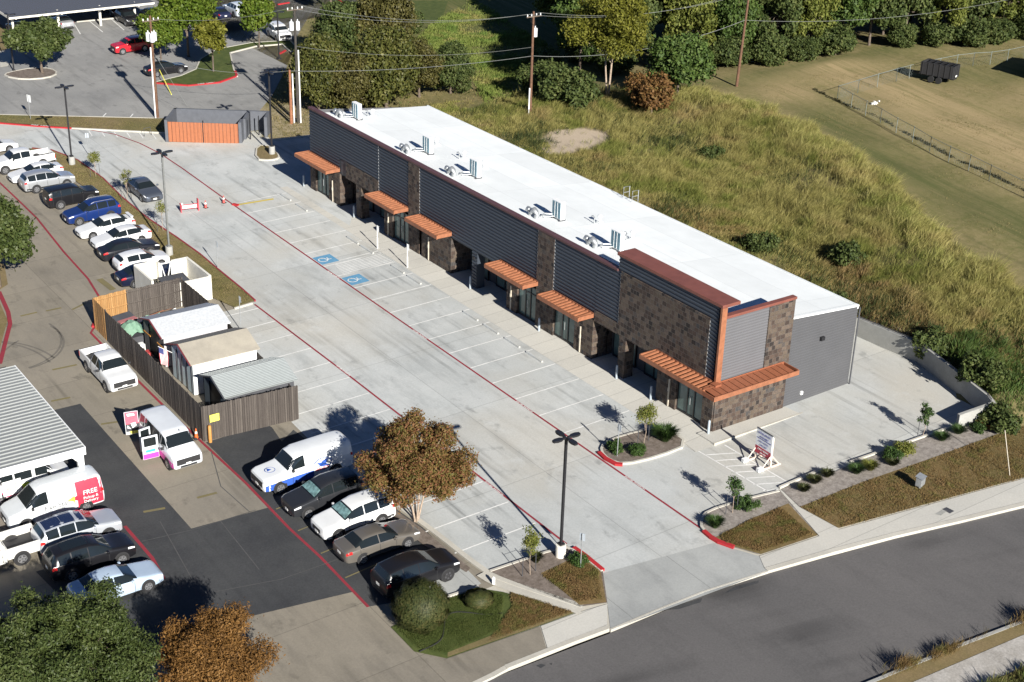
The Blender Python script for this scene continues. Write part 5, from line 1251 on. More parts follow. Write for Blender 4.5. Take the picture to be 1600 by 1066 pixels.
text('Look\nBest!', .34, plain('grey_script', (.25,.24,.24), .5), t, frame((-.8, ys-.018, 1.1), (1,0,0), (0,0,1)), 'lettering')
# upper lot
UG = 'cars parked in the upper lot'
vehicle('boxsuv', 'suv', 'bright red boxy SUV parked on the worn asphalt behind the utility pole', 'car', (4.25,108.35), W_, (.46,.012,.022), UG)
vehicle('sedan', 'sedan', 'black sedan beside the red painted kerb in the upper lot', 'car', (3.9,97.2), E_, (.010,.011,.014), UG)
vehicle('sedan', 'sedan', 'silver sedan parked under the dark carport', 'car', (1.45,124.4), N_, (.46,.47,.49,.5), UG)
vehicle('suv', 'suv', 'black minivan nosed out from under the dark carport', 'car', (9.1,121.6), S_, (.010,.011,.013), UG)
vehicle('sedan', 'sedan', 'dark sedan deep in the shade of the dark carport', 'car', (9.4,127.6), S_, (.02,.02,.025), UG)
vehicle('sedan', 'sedan', 'dark blue car beside the open end of the dark carport', 'car', (12.4,121.5), S_, (.02,.025,.04,.3), UG)
vehicle('sedan', 'sedan', 'dark car hidden behind the island tree under the dark carport', 'car', (-4.2,124.3), N_, (.02,.022,.03), UG)
vehicle('sedan', 'sedan', 'dark navy sedan parked in the upper lot beyond the three green trees', 'car', (20.0,118.2), N_, (.02,.025,.06,.3), UG)
vehicle('suv', 'suv', 'white and blue-roofed car beside the navy sedan in the upper lot', 'car', (22.7,118.6), N_, (.55,.60,.66), UG)
vehicle('boxsuv', 'suv', 'white SUV facing the camera near the utility poles in the upper lot', 'car', (21.95,104.6), S_-.12, (.66,.67,.67), UG)
# black dump trailer in the field
t = thing('dump_trailer', 'black dump trailer standing in the mown field', 'trailer', (73.0, 44.1, G(73,44.1)), .3)
mb = MB()
mb.box(-.95,.95,-1.9,-1.8,.75,2.1); mb.box(-.95,.95,1.8,1.9,.75,2.1); mb.box(-.95,-.85,-1.8,1.8,.75,2.1); mb.box(.85,.95,-1.8,1.8,.75,2.1); mb.box(-.85,.85,-1.8,1.8,.75,.85)
for k in range(6): mb.box(-1.0,-.95,-1.7+k*.66,-1.6+k*.66,.7,2.12); mb.box(.95,1.0,-1.7+k*.66,-1.6+k*.66,.7,2.12)
for k in range(4): mb.box(-.75+k*.45,-.65+k*.45,-1.96,-1.9,.72,2.1)
mb.build('bed', M['darkplastic'], t)
mb = MB()
for k in range(5): mb.tube([(-.85,-1.6+k*.7,2.05),(.85,-1.5+k*.7,2.1)], .05, 5)
mb.build('cross_bar', M['black'], t)
mb = MB(); mb.box(-.5,.5,-1.9,2.4,.55,.75); mb.tube([(0,2.3,.6),(0,3.4,.6)], .07, 6); mb.build('chassis', M['black'], t)
mb = MB(); mb.box(-.2,.2,-1.98,-1.96,.85,1.05); mb.build('license_plate', M['plate'], t)
for yq in (-.45,.45):
    for sd in (1,-1):
        mb = MB(); mb.tube([(sd*.95,yq,.36),(sd*1.15,yq,.36)], .36, 14); mb.build('wheel', M['rubber'], t)

# ================================================================ vegetation
def leaf_mesh(name, pos, nrm, size, mat, seed, aspect=.6, jit=.9):
    r = np.random.default_rng(seed); n = len(pos)
    nn = nrm + r.normal(0, jit, (n, 3)); nn /= np.linalg.norm(nn, axis=1, keepdims=True)
    a = r.normal(0, 1, (n, 3)); u = np.cross(nn, a); u /= np.linalg.norm(u, axis=1, keepdims=True) + 1e-9
    w = np.cross(nn, u); s = size*r.uniform(.6, 1.35, (n, 1))
    V = np.empty((n, 4, 3), np.float32)
    V[:, 0] = pos-u*s; V[:, 1] = pos-w*s*aspect; V[:, 2] = pos+u*s; V[:, 3] = pos+w*s*aspect
    return quads(name, V.reshape(-1, 3), n, 4, mat)
def quads(name, V, n, k, mat):
    me = bpy.data.meshes.new(name)
    me.vertices.add(len(V)); me.vertices.foreach_set('co', V.astype(np.float32).ravel())
    me.loops.add(n*k); me.loops.foreach_set('vertex_index', np.arange(n*k, dtype=np.int32))
    me.polygons.add(n); me.polygons.foreach_set('loop_start', np.arange(0, n*k, k, dtype=np.int32)); me.polygons.foreach_set('loop_total', np.full(n, k, np.int32))
    me.materials.append(mat); me.update(calc_edges=True); return me
def crown_points(rx, ry, rz_, n, seed, lumps=16, base=.35, hollow=.55, droop=0):
    """leaf positions on many clumps spread through an uneven ellipsoid; z measured from the crown's centre"""
    r = np.random.default_rng(seed); C = []; R = []
    off = r.random()*6.28
    for k in range(lumps):
        zz = 1 - 1.72*(k+.5)/lumps; a = off + k*2.39996; h = math.sqrt(max(0, 1-zz*zz))
        d = np.array([h*math.cos(a), h*math.sin(a), zz]) + r.normal(0, .11, 3)
        q = r.uniform(.50, .74) if k % 4 else r.uniform(.15, .5)
        C.append(d*q*np.array([rx, ry, rz_])); R.append(r.uniform(.8, 1.25)*1.72/math.sqrt(lumps)*min((rx*ry)**.5, rz_*1.15))
    C = np.array(C); R = np.array(R)
    w = R**2/np.sum(R**2); idx = r.choice(len(C), n, p=w)
    d = r.normal(0, 1, (n, 3)); d /= np.linalg.norm(d, axis=1, keepdims=True)
    rad = R[idx]*(hollow + (1-hollow)*r.random(n)**.5)*(1+.26*np.sin(d[:, 0]*5+d[:, 2]*6+idx)*np.sin(d[:, 1]*6+idx*2))
    # twigs sticking out
    out = r.random(n) < .13; rad = np.where(out, rad*r.uniform(1.05, 1.5, n), rad)
    P = C[idx] + d*rad[:, None]*np.array([1, 1, .85])
    return P, d, C, R
def trunk_mb(h, r0, cz, C, seed, multi=1, lean=.0):
    r = random.Random(seed); mb = MB()
    for s in range(multi):
        a = 2*PI*s/multi + r.random(); sp = .0 if multi == 1 else .35
        top = Vector((math.cos(a)*sp*1.6+lean, math.sin(a)*sp*1.6, cz*.85)); b = Vector((math.cos(a)*sp*.3, math.sin(a)*sp*.3, -.15))
        mid = (b+top)*.5 + Vector((r.uniform(-.1,.1), r.uniform(-.1,.1), 0))
        k = 1/math.sqrt(multi)
        mb.tube([b, b+Vector((0,0,.3)), mid, top], [r0*1.35*k, r0*k, r0*.8*k, r0*.55*k], 7)
        for c in C[s::multi]:
            e = Vector(c)+Vector((0,0,cz)); st = b.lerp(top, r.uniform(.55, 1)); m2 = st.lerp(e, .5)+Vector((0,0,-.08*e.length*.3))
            mb.tube([st, m2, e], [r0*.4*k, r0*.25*k, .015], 5, cap=False)
    return mb
_TM = {}
def tree(key, label, cat, x, y, lm, tm, rx, rz_, cz, n, leaf, seed, group=None, r0=.16, lumps=16, multi=1, rot=0, s=1., name='tree', ry=None, hollow=.5, z=None, aspect=.6, sz=1.):
    """cz: height of the crown's centre. Meshes are kept per key and shared."""
    if key not in _TM:
        P, d, C, R = crown_points(rx, ry or rx, rz_, n, seed, lumps, hollow=hollow)
        P = P + np.array([0, 0, cz])
        d2 = d + np.array([0, 0, .35])
        _TM[key] = (leaf_mesh('crown', P, d2, leaf, lm, seed, aspect), trunk_mb(cz, r0, cz, C, seed, multi))
    me, tmb = _TM[key]
    t = thing(name, label, cat, (x, y, (G(x, y) if z is None else z)), rot, group); t.scale = (s, s, s*sz)
    c = bpy.data.objects.new('crown', me); COL.objects.link(c); c.parent = t
    if key+'_t' not in _TM: _TM[key+'_t'] = tmb.build('trunk', tm, t, smooth=True)
    else:
        k = _TM[key+'_t'].copy(); COL.objects.link(k); k.parent = t
    return t
LM = {
 'oak': leafmat('dark_green_leaves', [(.026,.034,.009),(.062,.072,.017),(.11,.112,.028),(.17,.16,.05)], .5, .3),
 'olive': leafmat('olive_leaves', [(.03,.03,.009),(.065,.062,.016),(.105,.095,.028),(.16,.14,.05)], .55, .25),
 'live': leafmat('live_oak_leaves', [(.022,.034,.009),(.045,.066,.017),(.075,.098,.028),(.13,.15,.055)], .5, .25),
 'fresh': leafmat('fresh_green_leaves', [(.04,.07,.008),(.075,.12,.012),(.12,.17,.02),(.19,.22,.04)], .55, .35),
 'yellow': leafmat('yellow_green_leaves', [(.05,.055,.008),(.11,.115,.014),(.17,.17,.022),(.25,.235,.05)], .6, .35),
 'mid': leafmat('mid_green_leaves', [(.024,.044,.011),(.055,.095,.02),(.092,.14,.032),(.14,.175,.05)], .6, .3),
 'wood': leafmat('woodland_leaves', [(.022,.036,.011),(.052,.076,.02),(.09,.115,.032),(.15,.16,.055)], .65, .3),
 'woody': leafmat('woodland_yellow_leaves', [(.04,.055,.011),(.095,.115,.02),(.155,.175,.035),(.22,.22,.06)], .65, .3),
 'autumn': leafmat('autumn_red_green_leaves', [(.05,.05,.016),(.115,.105,.026),(.15,.10,.03),(.21,.085,.045),(.17,.12,.035),(.17,.15,.042),(.09,.09,.025)], .65, .3, .5, 1.0),
 'rust': leafmat('rusty_brown_leaves', [(.055,.03,.012),(.13,.066,.018),(.20,.10,.026),(.26,.15,.05)], .7, .25),
 'orange': leafmat('orange_leaves', [(.06,.035,.014),(.13,.066,.022),(.17,.092,.03),(.12,.105,.03)], .7, .25),
 'sapling': leafmat('young_leaves', [(.06,.085,.012),(.13,.15,.025),(.20,.20,.05),(.27,.25,.09)], .6, .3),
 'shrub': leafmat('shrub_leaves', [(.012,.028,.008),(.03,.06,.014),(.055,.10,.022),(.09,.13,.035)], .6, .2),
 'box': leafmat('clipped_leaves', [(.018,.026,.009),(.038,.05,.014),(.07,.072,.022),(.12,.085,.04)], .6, .2),
}
# ---- the big trees around the lots
tree('red', 'autumn tree with red, brown and green leaves leaning over the parked cars', 'tree', -21.15, 1.75, LM['autumn'], M['palebark'], 4.0, 2.6, 3.9, 62000, .085, 19, None, .13, 64, 4, hollow=.3, aspect=.42, rot=2.4)
tree('near_oak', 'big dark green tree filling the lower left corner', 'tree', *(-43.64, -3.94), LM['live'], M['bark'], 5.3, 3.2, 3.8, 120000, .085, 12, None, .25, 64, 1, hollow=.25, ry=5.3, aspect=.38)
tree('near_rust', 'rusty brown tree at the bottom edge beside the dark green one', 'tree', *(-37.73, -6.51), LM['rust'], M['bark'], 3.0, 2.5, 2.7, 70000, .07, 13, None, .14, 44, 1, hollow=.2, aspect=.4)
tree('left_oak', 'dark green tree cut off by the left edge, over the old lot', 'tree', -30.7, 47.9, LM['live'], M['bark'], 3.4, 3.2, 4.3, 22000, .16, 14, None, .18, 26)
tree('isl_oak', 'round dark green tree on a small kerbed island in the upper lot', 'tree', -7.9, 104.6, LM['live'], M['bark'], 3.7, 2.2, 4.0, 14000, .19, 15, None, .18, 22)
tree('fresh1', 'tall bright green tree, biggest of the three on the upper lawn island', 'tree', 9.0, 102.6, LM['fresh'], M['bark'], 3.6, 3.9, 5.6, 15000, .21, 16, 'young green trees in the upper lot', .16, 24)
tree('fresh2', 'yellowing green tree in front of the biggest one on the upper lawn island', 'tree', 8.6, 94.7, LM['yellow'], M['bark'], 2.0, 2.2, 4.4, 5200, .20, 17, 'young green trees in the upper lot', .1, 14)
tree('fresh1', 'bright green tree partly behind the biggest one on the upper lawn island', 'tree', 5.0, 101.2, LM['fresh'], M['bark'], 3.6, 3.9, 5.6, 15000, .21, 16, 'young green trees in the upper lot', rot=2.1, s=.72)
tree('fresh3', 'small spreading green tree standing alone between the upper lawn and the white SUV', 'tree', 17.8, 101.7, LM['fresh'], M['bark'], 2.3, 2.2, 4.4, 4800, .21, 18, 'young green trees in the upper lot', .1, 12)
# ---- dark oaks behind the far end of the shop row
OG = 'dark oaks behind the far end of the shop row'
oaks = [((11.82, 75.48),1.0,0,'oakA','dark oak right behind the two utility poles',1.12),((14.29, 72.82),.86,1.1,'oakB','oak whose crown meets the far end of the white roof',1.0),((18.35, 72.27),1.08,2.3,'oakA','dark oak in the middle of the clump behind the roof',1.12),
        ((23.33, 73.73),.82,3.6,'oakB','oak over the bare slope behind the back roof edge',.95),((26.93, 72.99),.74,.7,'oakC','low oak at the right end of the clump behind the roof',1.0),((25.11, 84.64),1.05,4.2,'oakB','tall oak rising at the back of the clump beside the road',1.2),((21.26, 87.08),.95,5.0,'oakC','oak at the back left of the clump above the poles',1.15),((27.38, 81.29),.62,2.0,'oakA','small oak at the back right of the clump',1.0)]
oaks = [(*p, s_, r_, k, l, z_) for p, s_, r_, k, l, z_ in oaks]
for x, y, s, r_, k, l, z_ in oaks:
    tree(k, l, 'tree', x, y, LM[{'oakA':'oak','oakB':'olive','oakC':'wood'}[k]], M['bark'], 4.0, 4.5, 3.8, 26000, .15, {'oakA':21,'oakB':22,'oakC':23}[k], OG, .2, 44, rot=r_, s=s, sz=z_)
# ---- trees on the slope
tree('yellow', 'tall yellow-green tree on the slope, lit against the dark wood', 'tree', 38.0, 59.2, LM['yellow'], M['palebark'], 4.5, 4.8, 8.0, 34000, .16, 31, None, .2, 30, 3, hollow=.3, aspect=.45)
tree('midg', 'bushy fresh green tree to the right of the yellow-green one', 'tree', 43.6, 54.4, LM['mid'], M['bark'], 3.4, 3.7, 4.0, 15000, .20, 32, None, .16, 22)
tree('orange', 'small orange-red tree at the foot of the yellow-green one', 'tree', 37.9, 51.8, LM['orange'], M['bark'], 2.3, 2.1, 2.4, 8000, .16, 33, None, .1, 16)
tree('dkbush', 'dark thicket at the foot of the yellow-green tree', 'bush', *(32.44, 58.57), LM['wood'], M['bark'], 3.0, 2.2, 2.0, 9000, .18, 34, None, .1, 16, name='bush')
# ---- the wood along the top right
WG = 'trees at the edge of the wood'
rw_ = random.Random(5)
edge = [(44,72),(50,70),(55,66),(60,63.5),(64.5,61.5),(69,60.5),(74,60),(78.5,59.5),(83,58),(86.5,55),(90,53.8),(95,53),(100,52.5),(106,51),(113,50)]
kinds = ['wA','wB','wC','wD']
lms = {'wA':'wood','wB':'woody','wC':'mid','wD':'wood'}
desc = {'wA':'dark green tree','wB':'yellowish green tree','wC':'mid green tree','wD':'dusky green tree'}
wood_pts = []
for i, (x, y) in enumerate(edge): wood_pts.append((x, y, 0, i))
for row in range(1, 5):
    for i in range(0, 19):
        x = 34 + i*5.4 + rw_.uniform(-1.3,1.3) + (row % 2)*2.6; y0 = np.interp(x, [e[0] for e in edge], [e[1] for e in edge])
        if x < 44: y0 = 72 + (44-x)*2.2
        wood_pts.append((x, y0 + row*5.2 + rw_.uniform(-1.2,1.2), row, i))
def where(x, y, row):
    a = 'front edge of the wood' if row == 0 else ('second row of the wood' if row == 1 else ('third row of the wood' if row == 2 else 'depths of the wood'))
    if x < 52: b = 'above the yellow-green tree'
    elif x < 62: b = 'left of the leaning utility pole'
    elif x < 70: b = 'right of the leaning utility pole'
    elif x < 80: b = 'above the chain-link corner'
    elif x < 90: b = 'above the dump trailer'
    else: b = 'at the right edge'
    return a, b
seen = {}
ordn = ['', 'next ', 'third ', 'fourth ', 'fifth ', 'sixth ', 'seventh ', 'eighth ']
for x, y, row, i in wood_pts:
    if math.atan2(x+59.36, y+60.43) < math.radians(37.1) and y < 112: continue
    k = kinds[(i*7+row*3+int(x)) % 4]
    if row == 0: k = ['wC','wA','wB','wC','wA','wB','wC','wA','wA','wB','wD','wB','wA','wC','wB'][i]
    a, b = where(x, y, row); key = (k, a, b); n_ = seen.get(key, 0); seen[key] = n_+1
    lab = '%s%s in the %s, %s' % (ordn[n_], desc[k], a, b)
    tree(k, lab, 'tree', x, y, LM[lms[k]], M['bark'], 3.3 if k != 'wD' else 2.8, 6.0 if k != 'wB' else 5.6, 5.3, 17000, .18, {'wA':41,'wB':42,'wC':43,'wD':44}[k], WG, .16, 40, rot=rw_.uniform(0,6.28), s=rw_.uniform(.9,1.15)*(1+.05*row), hollow=.45, sz=rw_.uniform(1.1,1.3))
# scrub under the wood's edge and on the bank
SG = 'shrubs along the edge of the wood'
scr = [(46.5,68.5),(52.5,65.5),(58,62.3),(62.2,60.2),(66.8,58.9),(71.5,58.3),(81,56.8),(84.6,54.4),(88.3,52.6),(92.5,51.8),(97.5,51.2),(47.5,76),(39.47, 72.74),(33.71, 65.43),(37.23, 98.63)]
sdesc = ['behind the yellow-green tree','left of the leaning pole','just left of the leaning pole','behind the leaning pole','right of the leaning pole','nearer the chain-link corner','above the chain-link fence','by the far chain-link posts','above the dump trailer','right of the dump trailer','at the right edge','above the clump of oaks','at the top, far behind','left of the yellow-green tree','beside the upper road']
for (x, y), d_ in zip(scr, sdesc):
    tree('scrub', 'low green shrub under the wood, '+d_, 'bush', x, y, LM['wood'], M['bark'], 2.4, 1.7, 1.5, 8000, .15, 51, SG, .07, 14, rot=x, s=rw_.uniform(.8,1.2), name='bush')
# ---- shrubs and saplings of the beds
def ball(key, label, x, y, rx, rz_, lm, n, leaf, seed, group=None, name='shrub', cz=None, hollow=.75, lumps=10, z=None):
    return tree(key, label, 'shrub', x, y, LM[lm], M['bark'], rx, rz_, cz if cz else rz_*.8, n, leaf, seed, group, .03, lumps, name=name, hollow=hollow, z=z)
# clipped round bush: solid ball of small leaves
def clipped(label, x, y, r, rz_, seed, lm):
    rr = np.random.default_rng(seed); n = 26000
    d = rr.normal(0, 1, (n, 3)); d /= np.linalg.norm(d, axis=1, keepdims=True)
    k = .88+.13*rr.random(n)**2+.06*np.sin(d[:,0]*9)*np.cos(d[:,1]*8+d[:,2]*5)+.05*np.sin(d[:,2]*13+d[:,0]*7)
    P = d*k[:, None]*np.array([r, r, rz_]) + np.array([0, 0, rz_*.85]); P[:, 2] = np.maximum(P[:, 2], .03)
    t = thing('clipped_bush', label, 'bush', (x, y, G(x, y)+.05))
    me = leaf_mesh('crown', P, d*.9, .06, LM[lm], seed, .5, 1.6); c = bpy.data.objects.new('crown', me); COL.objects.link(c); c.parent = t
    q = MB(); q.tube([(0,0,0),(0,0,rz_*.9)], [.08,.05], 6)
    for i in range(7): a = i*.9; q.tube([(0,0,rz_*.3),(math.cos(a)*r*.7,math.sin(a)*r*.7,rz_*1.1)], [.04,.01], 5)
    q.build('stem', M['bark'], t)
clipped('round clipped bush with browning top on the little lawn', -26.1, -6.75, 1.52, 1.35, 61, 'box')
clipped('low flat dark bush on the little lawn beside the flume', -22.6, -6.9, .8, .34, 62, 'box')
def sapling(x, y, h, label, seed, rx=.55, rz_=.8, n=520, cz=None, leaf=.055, lm='sapling'):
    n = int(n*2.2)
    cz = cz or h-rz_*.9
    t = tree('sap%d' % seed, label, 'tree', x, y, LM[lm], M['palebark'], rx, rz_, cz, n, leaf, seed, 'staked young trees', .022, 12, name='young_tree', hollow=.1, z=G(x,y)+.1)
    q = MB()
    for sx in (-.45, .45): q.tube([(sx,.1,-.1),(sx*.95,.1,1.15)], .022, 5); q.tube([(sx*.95,.1,1.05),(0,0,1.1)], .008, 4)
    q.build('stake', M['dark'], t)
sapling(-4.56, 1.26, 2.9, 'pale green young tree in the kerbed island by the corner tower', 71, .72, .85, 900)
sapling(-18.87, -6.37, 2.9, 'young tree in the brown bed beside the nearest lamp post', 72, .6, .85, 620)
sapling(-5.4, -7.9, 2.6, 'young tree in the turf island by the street', 73, .5, .85, 480, lm='shrub')
sapling(11.05, -7.95, 2.5, 'slim conical young tree at the edge of the end pavement', 74, .42, 1.1, 620, lm='shrub')
sapling(-15.4, 68.0, 2.4, 'young tree on the grass island near the far lamp post', 75, .55, .7, 520)
sapling(-15.3, 60.6, 2.9, 'thin young tree on the grass island beside the slate grey sedan', 76, .55, .8, 260)
sapling(-15.6, 51.8, 2.8, 'young tree on the grass island next to the middle lamp post', 77, .55, .8, 300)
def tuft_mesh(name, n, r, h, seed, mat, wid=.03, lean=.5):
    rr = np.random.default_rng(seed); a = rr.uniform(0, 2*PI, n); q = r*.35*np.sqrt(rr.random(n))
    b = np.stack([np.cos(a)*q, np.sin(a)*q, np.zeros(n)], 1); l = h*rr.uniform(.6, 1.1, n); d = np.stack([np.cos(a), np.sin(a)], 1)*(rr.uniform(.2, 1, n)*r*lean*2)[:, None]
    side = np.stack([-np.sin(a), np.cos(a), np.zeros(n)], 1)*wid
    V = np.empty((n, 4, 3)); m = b.copy(); m[:, :2] += d*.45; m[:, 2] += l*.75; t = b.copy(); t[:, :2] += d; t[:, 2] += l*.85
    V[:, 0] = b-side*.5; V[:, 1] = m-side*.5; V[:, 2] = t; V[:, 3] = m+side*.5
    return quads(name, V.reshape(-1, 3), n, 4, mat)
def grass_shrub(x, y, r, h, label, seed, lm='shrub', n=700):
    t = thing('ornamental_grass', label, 'plant', (x, y, G(x, y)+.09)); me = tuft_mesh('blades', n, r, h, seed, LM[lm]); c = bpy.data.objects.new('blades', me); COL.objects.link(c); c.parent = t
grass_shrub(-3.2, .85, .9, 1.0, 'big fountain of green grass blades in the island by the tower', 81, n=1500)
BG = 'low shrubs in the planting beds'
for i, (x, y, r_, h_, lm, l) in enumerate([(-6.6,1.6,.75,.5,'shrub','low green shrub beside the parking sign in the tower island'),(-5.7,.55,.7,.5,'shrub','low green shrub at the front kerb of the tower island'),
    (-7.3,-8.5,.5,.55,'shrub','upright green shrub at the red kerb nose of the turf island'),(-4.4,-8.0,.85,.6,'shrub','broad dark green shrub behind the turf island sapling'),
    (-16.05,-6.95,.6,.5,'shrub','green shrub at the foot of the nearest lamp post'),(-17.9,-5.6,.35,.5,'box','small grey-green shrub between the sapling and the nearest lamp post'),
    (-.2,-8.5,.4,.35,'box','small grey-green shrub at the left end of the long bed'),(1.0,-8.2,.45,.4,'box','grey-green shrub second from the left end of the long bed'),(2.2,-8.1,.4,.4,'box','grey-green shrub by the first kerb end of the long bed'),
    (4.0,-8.8,.5,.45,'shrub','yellowish shrub beside the step in the kerb'),(5.0,-9.0,.5,.5,'sapling','yellow flowering clump beside the step in the kerb'),(7.2,-8.8,.7,.6,'shrub','bigger green shrub in the middle of the long bed'),(8.4,-8.7,.7,.6,'sapling','yellow-green shrub in the middle of the long bed'),(6.6,-9.4,.4,.35,'box','small dark shrub below the bigger ones in the long bed'),
    (11.6,-9.0,.5,.45,'shrub','dark shrub below the conical young tree'),(13.2,-9.0,.5,.45,'shrub','dark green shrub in front of the retaining wall end'),(14.6,-9.5,.55,.45,'shrub','last dark green shrub below the retaining wall')]):
    if r_ <= .5: grass_shrub(x, y, r_*1.2, h_*1.25, l, 300+i, lm, 520); continue
    ball('sh_'+lm+str(i), l, x, y, r_, h_*.72, lm, 2600, .05, 90+i, BG, z=G(x, y)+.06, hollow=.25)
grass_shrub(15.4, -9.7, .8, .5, 'reddish brown dried clump under the retaining wall', 83, 'orange', 500)
def grassmat(name, sets, sc):
    m, nt, b = newmat(name); g = nt.nodes.new('ShaderNodeNewGeometry'); co = objco(nt)
    f = math_(nt, 'ADD', math_(nt, 'MULTIPLY', g.outputs['Random Per Island'], .7), rng(nt, noise(nt, co, 1.1, 3), .3, .7, 0, .3))
    R_ = [ramp(nt, f, [(i/2, k) for i, k in enumerate(s_)]) for s_ in sets]
    n1 = noise(nt, mapping(nt, co, (1, .55, 1), (0, 0, -.35)), sc, 4, .6); n2 = noise(nt, co, sc*1.7, 4, .6)
    c = mixc(nt, rng(nt, n1, .50, .64), R_[0], R_[1]); c = mixc(nt, rng(nt, n2, .50, .62), c, R_[2])
    nt.links.new(c, b.inputs['Base Color']); b.inputs['Roughness'].default_value = .8; b.inputs['Specular IOR Level'].default_value = .15
    t = nt.nodes.new('ShaderNodeBsdfTranslucent'); nt.links.new(c, t.inputs[0]); mx = nt.nodes.new('ShaderNodeMixShader'); mx.inputs[0].default_value = .35
    nt.links.new(b.outputs[0], mx.inputs[1]); nt.links.new(t.outputs[0], mx.inputs[2]); nt.links.new(mx.outputs[0], nt.nodes['Material Output'].inputs[0]); return m
# ---- the grasses nobody could count
GM = {
 'tall': grassmat('tall_grass_blades', [[(.12,.115,.035),(.29,.265,.085),(.47,.41,.17)],[(.14,.10,.04),(.30,.21,.09),(.46,.34,.17)],[(.08,.10,.022),(.18,.20,.045),(.33,.32,.10)]], .13),
 'short': leafmat('short_grass_blades', [(.09,.095,.03),(.16,.15,.055),(.25,.20,.09),(.33,.26,.13)], .85, .3),
 'dry': grassmat('dry_turf_blades', [[(.10,.075,.026),(.19,.13,.05),(.29,.20,.09)],[(.12,.08,.035),(.23,.145,.065),(.34,.23,.11)],[(.09,.085,.025),(.15,.14,.042),(.24,.20,.075)]], .7),
 'lawn': leafmat('lawn_blades', [(.035,.055,.010),(.07,.095,.02),(.12,.13,.04)], .8, .3),
}
def inside(px, py, poly):
    c = np.zeros(len(px), bool); j = len(poly)-1
    for i in range(len(poly)):
        xi, yi = poly[i]; xj, yj = poly[j]
        c ^= ((yi > py) != (yj > py)) & (px < (xj-xi)*(py-yi)/(yj-yi+1e-12)+xi); j = i
    return c
vG = np.vectorize(G)
def blades(name, label, poly, n, h, wid, lean, mat, seed, clump=0, zoff=-.06, wind=(.5,-.2), blade=1, dens=None, hf=None):
    r = np.random.default_rng(seed); P = np.array(poly); x0, y0 = P.min(0); x1, y1 = P.max(0)
    x = r.uniform(x0, x1, n*4); y = r.uniform(y0, y1, n*4); k = inside(x, y, poly); x, y = x[k], y[k]
    if dens is not None: k = r.random(len(x)) < dens(x, y); x, y = x[k], y[k]
    x, y = x[:n], y[:n]; n = len(x)
    f = .5+.5*np.sin(x*1.7+2*np.sin(y*.8))*np.sin(y*1.4+1.7*np.sin(x*.9)); f = .65*f+.35*(.5+.5*np.sin(x*.6+1.3*np.sin(y*.5))*np.sin(y*.5))
    hh = h*(.22+1.05*f**1.4)*r.uniform(.7, 1.2, n)
    if hf is not None: hh = hh*hf(x, y)
    if blade > 1:
        x = np.repeat(x, blade)+r.normal(0, clump, n*blade); y = np.repeat(y, blade)+r.normal(0, clump, n*blade); hh = np.repeat(hh, blade)*r.uniform(.7, 1.1, n*blade); n *= blade
    z = vG(x, y)+zoff if n < 1e9 else 0
    a = r.uniform(0, 2*PI, n); s = np.stack([np.cos(a), np.sin(a), np.zeros(n)], 1)*wid
    ln = hh[:, None]*(np.array(wind)*lean + r.normal(0, .3*lean+.12, (n, 2)))
    b = np.stack([x, y, z], 1); m = b.copy(); m[:, :2] += ln*.4; m[:, 2] += hh*.65; t = b.copy(); t[:, :2] += ln; t[:, 2] += hh
    V = np.empty((n, 4, 3)); V[:, 0] = b-s*.6; V[:, 1] = m-s*.5; V[:, 2] = t; V[:, 3] = m+s*.5
    o = bpy.data.objects.new(name, quads(name, V.reshape(-1, 3), n, 4, mat)); COL.objects.link(o)
    tag(o, label, 'grass', None, 'stuff'); return o
ridge = [(47.5,56),(48.2,46.4),(46.0,33.4),(39.5,18.8),(34,7.4),(30.5,-1.6),(27,-12)]
slope = [(17.2,-9.3),(19.6,-.4),(19.3,5.2),(15.6,13.5),(15.0,30),(15.2,60),(28,66),(36,66)] + ridge
DP = (24.80, 49.21)
def nz(x, y, k=1.): return .5+.25*(np.sin(x*.31*k+1.7*np.sin(y*.19*k+.4))+np.sin(y*.37*k+1.3*np.sin(x*.23*k)))
blades('tall_grass', 'tall straw-coloured and olive grass covering the slope behind the shops', slope, 46000, 1.25, .026, .8, GM['tall'], 201, .17, blade=9, hf=lambda x, y: .30+.70*np.clip((x-17)/10, 0, 1),
       dens=lambda x, y: np.clip((x-16.5)/11, .06, 1)*np.where(((x-DP[0])/5.2)**2+((y-DP[1])/3.6)**2 < 1, .02, 1)*np.where(y > 48, .35, 1)*np.clip(nz(x, y)*2.2-.25, .12, 1)*np.where((x < 18.8) & (y < 8), 0, 1))
bandp = [(p[0]-4.6, p[1]-.5) for p in ridge][::-1]
blades('tall_grass', 'band of taller pale yellow-green grass along the top of the slope', ridge + bandp, 12000, 1.5, .028, .7, grassmat('pale_grass_blades', [[(.18,.18,.05),(.35,.33,.11),(.55,.49,.21)],[(.20,.17,.055),(.37,.31,.115),(.53,.45,.20)],[(.14,.16,.035),(.27,.285,.075),(.43,.42,.15)]], .2), 215, .22, blade=7, dens=lambda x, y: np.clip(nz(x, y, 1.6)*2-.2, .1, 1)*np.where(y > 50, .4, 1))
crest = lambda y: np.interp(y, RY, RX)
blades('weeds', 'dark green weeds in the hollow along the middle of the slope', slope, 9000, 1.0, .045, .5, leafmat('hollow_weeds', [(.012,.018,.006),(.03,.042,.012),(.055,.07,.02),(.09,.10,.03)], .8, .2), 216, .25, blade=6, dens=lambda x, y: np.clip(np.exp(-((x-crest(y)+13)/2.6)**2)*(.25+1.2*nz(x, y, 2.0))+np.clip(.55-nz(x, y, 1.5), 0, 1)*1.2, 0, 1)*np.clip((x-16)/6, .1, 1)*np.where((x < 19) & (y < 8), 0, 1))
